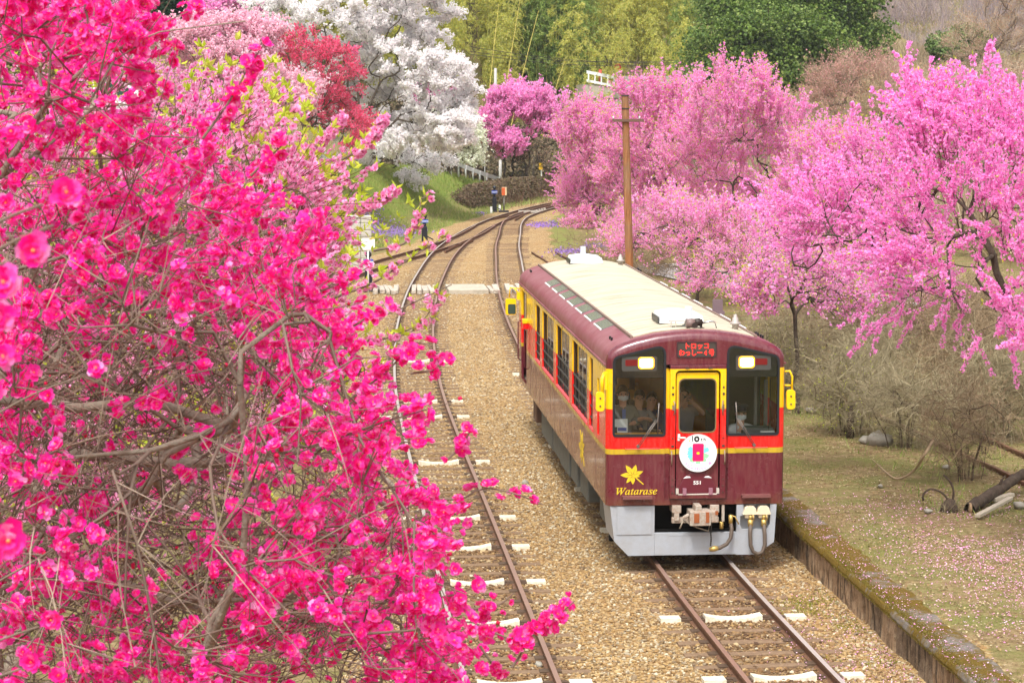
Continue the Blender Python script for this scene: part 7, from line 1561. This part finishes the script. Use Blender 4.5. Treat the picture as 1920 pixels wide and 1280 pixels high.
a = [on_z(1635, 860, .45), on_z(1670, 892, .42), on_z(1690, 896, .42), on_z(1715, 880, .6), on_z(1735, 850, .95), on_z(1750, 825, 1.1)]; V, F = tubes_np([(smooth_line([tuple(q) for q in a], .06), np.linspace(.006, .03, len(smooth_line([tuple(q) for q in a], .06))))], 8); o = mesh_np('broken_branch', V, F, STRAW, None, True, origin=tuple(a[0])); tag(o, 'bent pale broken branch rising from the ground by the shrubs', 'branch')
for i, (px_, py_, s_, lab) in enumerate(((1648, 832, .22, 'mossy grey rock by the broken stump, largest of the loose rocks'), (1626, 830, .14, 'smaller grey rock left of the mossy rock'), (1775, 878, .08, 'pale stone under the dry shrub'), (1650, 912, .05, 'small white stone on the trodden ground'), (1740, 960, .07, 'flat pale stone left of the uprooted stump'), (1520, 772, .12, 'grey rock at the foot of the slim peach tree'), (1546, 766, .10, 'grey rock right of the slim peach tree foot'), (1912, 950, .10, 'grey stone at the right edge beyond the planks'))):
    a = on_z(px_, py_, .42); V, F = rock_bank(1, np.array([[0, 0, .3*s_]])+a[None], np.array([s_]), 430+i, 2, .7); o = mesh_np('rock', V, F, STN, None, True, origin=tuple(a)); tag(o, lab, 'rock', 'loose rocks on the right-hand ground')
for i, (px_, py_, s_) in enumerate(((985, 905, .09), (858, 1225, .07), (1010, 1245, .06))):
    a = on_z(px_, py_, -.12); V, F = rock_bank(1, np.array([[0, 0, .0]])+a[None], np.array([s_]), 450+i, 2, .6); o = mesh_np('rock', V, F, STN, None, True, origin=tuple(a)); tag(o, ('pale grey stone on the ballast left of the railcar', 'grey stone between the rails of the left track', 'pale stone near the left track at the bottom')[i], 'rock', 'larger stones on the ballast')
b = MB(); a = on_z(1594, 818, .42); b.tube([a-[0, 0, .1], a+[.0, 0, .35], a+[.04, .02, .62]], [.09, .07, .05], 8); o = b.build('tree_stump', LOGM, None, origin=tuple(a)); tag(o, 'thin broken reddish stump beside the olive shrub', 'stump')
# ------------------------------------------------------------------ people inside the railcar
def skin_mesh(name, pts, edges, rad, m, parent, levels=1, root=0):
    me = bpy.data.meshes.new(name); off = base_of(parent)
    me.from_pydata([tuple(Vector(p)-off) for p in pts], edges, []); o = bpy.data.objects.new(name, me); COL.objects.link(o); o.parent = parent
    sk = o.modifiers.new('skin', 'SKIN'); sk.use_smooth_shade = True
    for i, r_ in enumerate(rad):
        sv = me.skin_vertices[0].data[i]; sv.radius = (r_, r_) if isinstance(r_, (int, float)) else r_; sv.use_root = i == root
    ss = o.modifiers.new('sub', 'SUBSURF'); ss.levels = levels; ss.render_levels = levels
    dg = bpy.context.evaluated_depsgraph_get(); m2 = bpy.data.meshes.new_from_object(o.evaluated_get(dg)); o.modifiers.clear(); o.data = m2; m2.name = name
    m2.materials.clear(); m2.materials.append(m); m2.polygons.foreach_set('use_smooth', [True]*len(m2.polygons)); return o
SKIN = mat('skin_tone', (226, 170, 140), .5, 0, .4, vary=.06); HAIRM = mat('hair_black', (14, 12, 12), .45, 0, .4, vary=.2); MASKM = mat('mask_white', (240, 240, 240), .7, vary=.02)
def person(label, head, floor, shirt, arms, trousers, sleeve=1.0, face=0.0, tilt=(0, 0), hair='short', cap=None, mask=True, seated=False, group='people inside the railcar'):
    """head = middle of the face in the world; the body hangs below it, facing the front of the car (-Y)"""
    H = np.array(head, float); r = thing('person', (float(H[0]), float(H[1])+.03, floor), label, 'person', group)
    up = np.array([tilt[0], tilt[1], 1.0]); up /= np.linalg.norm(up); neck = H-up*.135+[0, .02, 0]; chest = neck-up*.06-[0, 0, .09]
    hipz = max(floor+.44, floor+.50*(H[2]-floor)) if not seated else floor+.48
    pel = np.array([chest[0]-tilt[0]*.15, chest[1]+.02+(.05 if seated else 0), hipz]); mid = (chest+pel)/2
    sh = [chest+[s*.165, .0, .055] for s in (-1, 1)]
    pts = [pel, mid, chest, neck, H-up*.02+[0, .015, 0], H+up*.085+[0, .02, 0]]; rad = [(.13, .09), (.11, .08), (.11, .075), .054, (.078, .092), (.070, .082)]; ed = [(0, 1), (1, 2), (2, 3), (3, 4), (4, 5)]
    handinfo = []
    for k, s in enumerate((-1, 1)):
        el, wr = np.array(arms[k][0]), np.array(arms[k][1]); el, wr = H+el, H+wr; b0 = len(pts); pts += [sh[k], el, wr]; rad += [.062, .046, .033]; ed += [(2, b0), (b0, b0+1), (b0+1, b0+2)]
        d = unit((wr-el)[None])[0]; sd = unit(np.cross(d, [0, 0, 1.])[None])[0]; palm = wr+d*.07; pb = len(pts); pts.append(palm); rad.append((.036, .022)); ed.append((b0+2, pb))
        for j, (o_, l_) in enumerate(((-.027, .062), (-.009, .074), (.009, .07), (.027, .054))):
            q0 = palm+d*.022+sd*o_; q1 = q0+d*l_*.55-np.array([0, 0, .006]); q2 = q1+d*l_*.35+np.array([0, -.008, -.018]); f0 = len(pts); pts += [q0, q1, q2]; rad += [.0095, .0088, .0075]; ed += [(pb, f0), (f0, f0+1), (f0+1, f0+2)]
        t0 = wr+d*.035+sd*.030*-s; t1 = t0+d*.03+sd*.022*-s; f0 = len(pts); pts += [t0, t1]; rad += [.011, .009]; ed += [(pb, f0), (f0, f0+1)]
    legs = []
    for s in (-1, 1):
        hip = pel+[s*.09, 0, -.04]
        kn = np.array([hip[0]+s*.02, hip[1]-(.40 if seated else .02), (hipz-.02 if seated else (hipz+floor)/2+.02)]); an = np.array([kn[0], kn[1]+.02, floor+.07]); to = an+[s*.02, -.15, -.035]
        b0 = len(pts); pts += [hip, kn, an, to]; rad += [.085, .062, .042, .036]; ed += [(0, b0), (b0, b0+1), (b0+1, b0+2), (b0+2, b0+3)]; legs.append((hip, kn, an, to))
    skin_mesh('body', pts, ed, rad, SKIN, r)
    # clothes
    P = [pel+[0, 0, -.06], mid, chest+[0, 0, .03], neck+up*.02]; Rr = [(.165, .13), (.155, .118), (.175, .125), .088]; E_ = [(0, 1), (1, 2), (2, 3)]
    for k in range(2):
        el, wr = H+np.array(arms[k][0]), H+np.array(arms[k][1]); b0 = len(P); P += [sh[k], sh[k]+(el-sh[k])*(1 if sleeve > .5 else .72)]; Rr += [.078, .062 if sleeve > .5 else .07]; E_ += [(2, b0), (b0, b0+1)]
        if sleeve > .5: P.append(el+(wr-el)*.9*sleeve); Rr.append(.046); E_.append((b0+1, b0+2))
    skin_mesh('shirt', P, E_, Rr, shirt, r)
    P, Rr, E_ = [pel], [(.17, .135)], []
    for hip, kn, an, to in legs: b0 = len(P); P += [hip, kn, an]; Rr += [.10, .078, .062]; E_ += [(0, b0), (b0, b0+1), (b0+1, b0+2)]
    skin_mesh('trousers', P, E_, Rr, trousers, r)
    for hip, kn, an, to in legs: b = MB(); b.tube([an+[0, .05, -.03], an+[0, -.03, -.02], to+[0, -.03, 0]], [.045, .05, .035], 8); b.build('shoe', BLACKP, r)
    # hair, face
    hc = H+up*.045+[0, .025, 0]; V, F = [], []; n, mm = 14, 8
    for i in range(mm+1):
        th = (PI*.60 if hair == 'short' else PI*.72)*i/mm
        for a in range(n):
            ph = 2*PI*a/n; fr = max(0, -math.sin(ph)); t2 = th*(1-.42*fr); V.append(hc+np.array([.088*math.sin(t2)*math.cos(ph), .100*math.sin(t2)*math.sin(ph)+.008, .112*math.cos(t2)])*1.03)
    F = [(i*n+a, i*n+(a+1) % n, (i+1)*n+(a+1) % n, (i+1)*n+a) for i in range(mm) for a in range(n)]; b = MB(); b.add(V, F, True)
    if hair == 'long':
        for s in (-1, 1): b.tube([hc+[s*.082, .02, .0], hc+[s*.094, .02, -.10], hc+[s*.09, .0, -.20]], [.03, .034, .02], 8)
    b.build('hair', HAIRM, r)
    b = MB()
    for s in (-1, 1): b.lathe(tuple(H+[s*.032, -.072, .028]), [(0, -.006), (.010, -.004), (.012, .004), (0, .006)], 8, 'y')
    b.build('eye', mat('eye_dark', (24, 18, 16), .3), r)
    b = MB(); b.tube([H+[0, -.075, .022], H+[0, -.094, -.004], H+[0, -.084, -.014]], [.008, .014, .012], 8); b.tube([H+[-.022, -.079, -.044], H+[0, -.085, -.042], H+[.022, -.079, -.044]], [.004, .006, .004], 6)
    for s in (-1, 1): b.lathe(tuple(H+[s*.082, .018, .012]), [(0, -.008), (.02, -.006), (.026, .004), (0, .01)], 8, 'x')
    b.build('face', SKIN, r)
    if mask:
        V = []; 
        for i in range(5):
            for j in range(7): a = (j/6-.5)*2.5; V.append(H+np.array([.085*math.sin(a), -.100*math.cos(a)+.004-(.012 if 1 <= i <= 3 else 0)*math.cos(a), .012-.088*i/4-(.006*abs(j-3) if i == 0 else -.008*abs(j-3) if i == 4 else 0)]))
        b = MB(); b.add(V, [(i*7+j, i*7+j+1, i*7+8+j, i*7+7+j) for i in range(4) for j in range(6)], True); b.build('mask', MASKM, r)
    if cap:
        b = MB(); b.lathe(tuple(hc+[0, -.005, .035]), [(.09, -.03), (.098, 0), (.094, .03), (.125, .05), (.115, .075), (0, .085)], 18); b.mat(1); b.plate([(math.cos(a)*.085, -.05-.07*math.sin(a)) for a in np.linspace(0, PI, 9)], [], lambda u_, v_, d: (hc[0]+u_, hc[1]-.03+v_, hc[2]+.008+d), 0, .008); b.build('cap', [cap, BLACKP], r)
    return r
cl = lambda n, c: mat(n, c, .85, 0, .2, vary=.1, vscale=14, bump=.2, bscale=200)
FL = 1.02
hd = on_y(1389, 777, .78)
pd_ = person('train driver in peaked cap, white shirt and mask behind the right windscreen', hd, FL, cl('shirt_white', (238, 240, 244)), [((-.24, -.02, -.42), (-.16, -.26, -.46)), ((.26, -.02, -.42), (.24, -.26, -.44))], cl('trousers_navy', (36, 40, 56)), cap=cl('cap_navy', (38, 44, 62)), seated=True)
b = MB(); b.plate([(hd[0]-.012, hd[2]-.22), (hd[0]+.012, hd[2]-.22), (hd[0]+.024, hd[2]-.42), (hd[0]-.024, hd[2]-.42)], [], lambda u_, v_, d: (u_, hd[1]-.125+d, v_), 0, .01); b.build('necktie', cl('tie_dark', (60, 40, 46)), pd_)
b = MB(); b.box(hd[0]-.24, hd[0]+.24, hd[1]+.02, hd[1]+.46, FL+.34, FL+.42); b.box(hd[0]-.22, hd[0]+.22, hd[1]+.40, hd[1]+.48, FL+.42, FL+1.0); b.box(hd[0]-.05, hd[0]+.05, hd[1]+.15, hd[1]+.3, FL, FL+.34); b.build('driver_seat', DARKIN, car, bevel=.03)
h2 = on_y(1168, 741, .95)
pw_ = person('woman with dark hair and white mask in grey coat, behind the left windscreen', h2, FL, cl('coat_greygreen', (130, 130, 118)), [((-.20, .02, -.44), (-.12, -.22, -.36)), ((.24, .0, -.42), (.14, -.22, -.40))], cl('trousers_black', (34, 34, 36)), hair='long')
b = MB(); b.plate([(h2[0]-.03, h2[2]-.2), (h2[0]+.03, h2[2]-.2), (h2[0]+.02, h2[2]-.46), (h2[0]-.02, h2[2]-.46)], [], lambda u_, v_, d: (u_, h2[1]-.132+d, v_), 0, .008); b.build('lanyard', cl('lanyard_blue', (120, 140, 196)), pw_)
h3 = on_y(1199, 749, 1.15)
person('man in grey shirt leaning forward with raised hands, middle of the left windscreen', h3, FL, cl('shirt_grey', (140, 138, 136)), [((-.16, -.18, -.32), (-.02, -.42, -.24)), ((.24, -.06, -.34), (.10, -.36, -.26))], cl('trousers_black', (34, 34, 36)), sleeve=.9, tilt=(.05, -.2), mask=False)
h4 = on_y(1222, 752, 1.35)
person('person in dark blue jacket bending down, right part of the left windscreen', h4, FL, cl('jacket_navy', (52, 74, 116)), [((-.22, -.14, -.34), (-.22, -.40, -.40)), ((.16, -.10, -.40), (.06, -.32, -.44))], cl('trousers_black', (34, 34, 36)), tilt=(.14, -.3), mask=False)
h5 = on_y(1283, 742, 1.2)
person('man in grey T-shirt holding a camera to his face behind the end door', h5, FL, cl('tshirt_grey', (150, 142, 140)), [((-.22, -.10, -.26), (-.05, -.22, -.06)), ((.30, -.06, -.28), (.10, -.24, -.08))], cl('trousers_black', (34, 34, 36)), sleeve=.3, mask=False)
kc = thing('camera', (float(h5[0])+.02, float(h5[1])-.2, float(h5[2])-.02), 'small dark camera held up by the man behind the end door', 'camera'); b = MB(); x, y, z = h5+[.02, -.24, -.01]; b.box(x-.06, x+.06, y-.02, y+.05, z-.04, z+.04); b.mat(0); b.build('body', BLACKP, kc, bevel=.008); b = MB(); b.lathe((x, y-.03, z), [(0, -.03), (.03, -.03), (.03, .02), (0, .02)], 14, 'y'); b.build('lens', mat('lens_dark', (60, 66, 72), .2), kc)
# notice box and leaflets on the shelf behind the left windscreen
nb2 = thing('notice_card', (-1.16, .08, 2.02), 'white folded card with blue strip on the shelf behind the left windscreen', 'card'); b = MB(); b.box(-1.235, -1.03, .09, .11, 2.02, 2.23); b.build('card', WHITEP, nb2); b = MB(); b.box(-1.18, -1.045, .082, .089, 2.05, 2.10); b.build('blue_strip', mat('card_blue', (90, 100, 170), .5), nb2); b = MB(); b.box(-1.237, -1.19, .080, .089, 2.02, 2.11); b.build('dark_block', BLACKP, nb2)
# ------------------------------------------------------------------ spring haze over the valley
b = MB(); b.box(-275, 375, -135, 775, -2.2, 285); hz = b.build('haze', bpy.data.materials.new('haze_air')); hz['kind'] = 'stuff'; hz['label'] = 'thin pale haze filling the valley'
hm = hz.data.materials[0]; t = NT(hm); pv = t.n('ShaderNodeVolumePrincipled'); pv.inputs['Color'].default_value = (.93, .95, .98, 1); pv.inputs['Density'].default_value = .0002; pv.inputs['Anisotropy'].default_value = .2; t.l(pv.outputs[0], t.out.inputs[1])
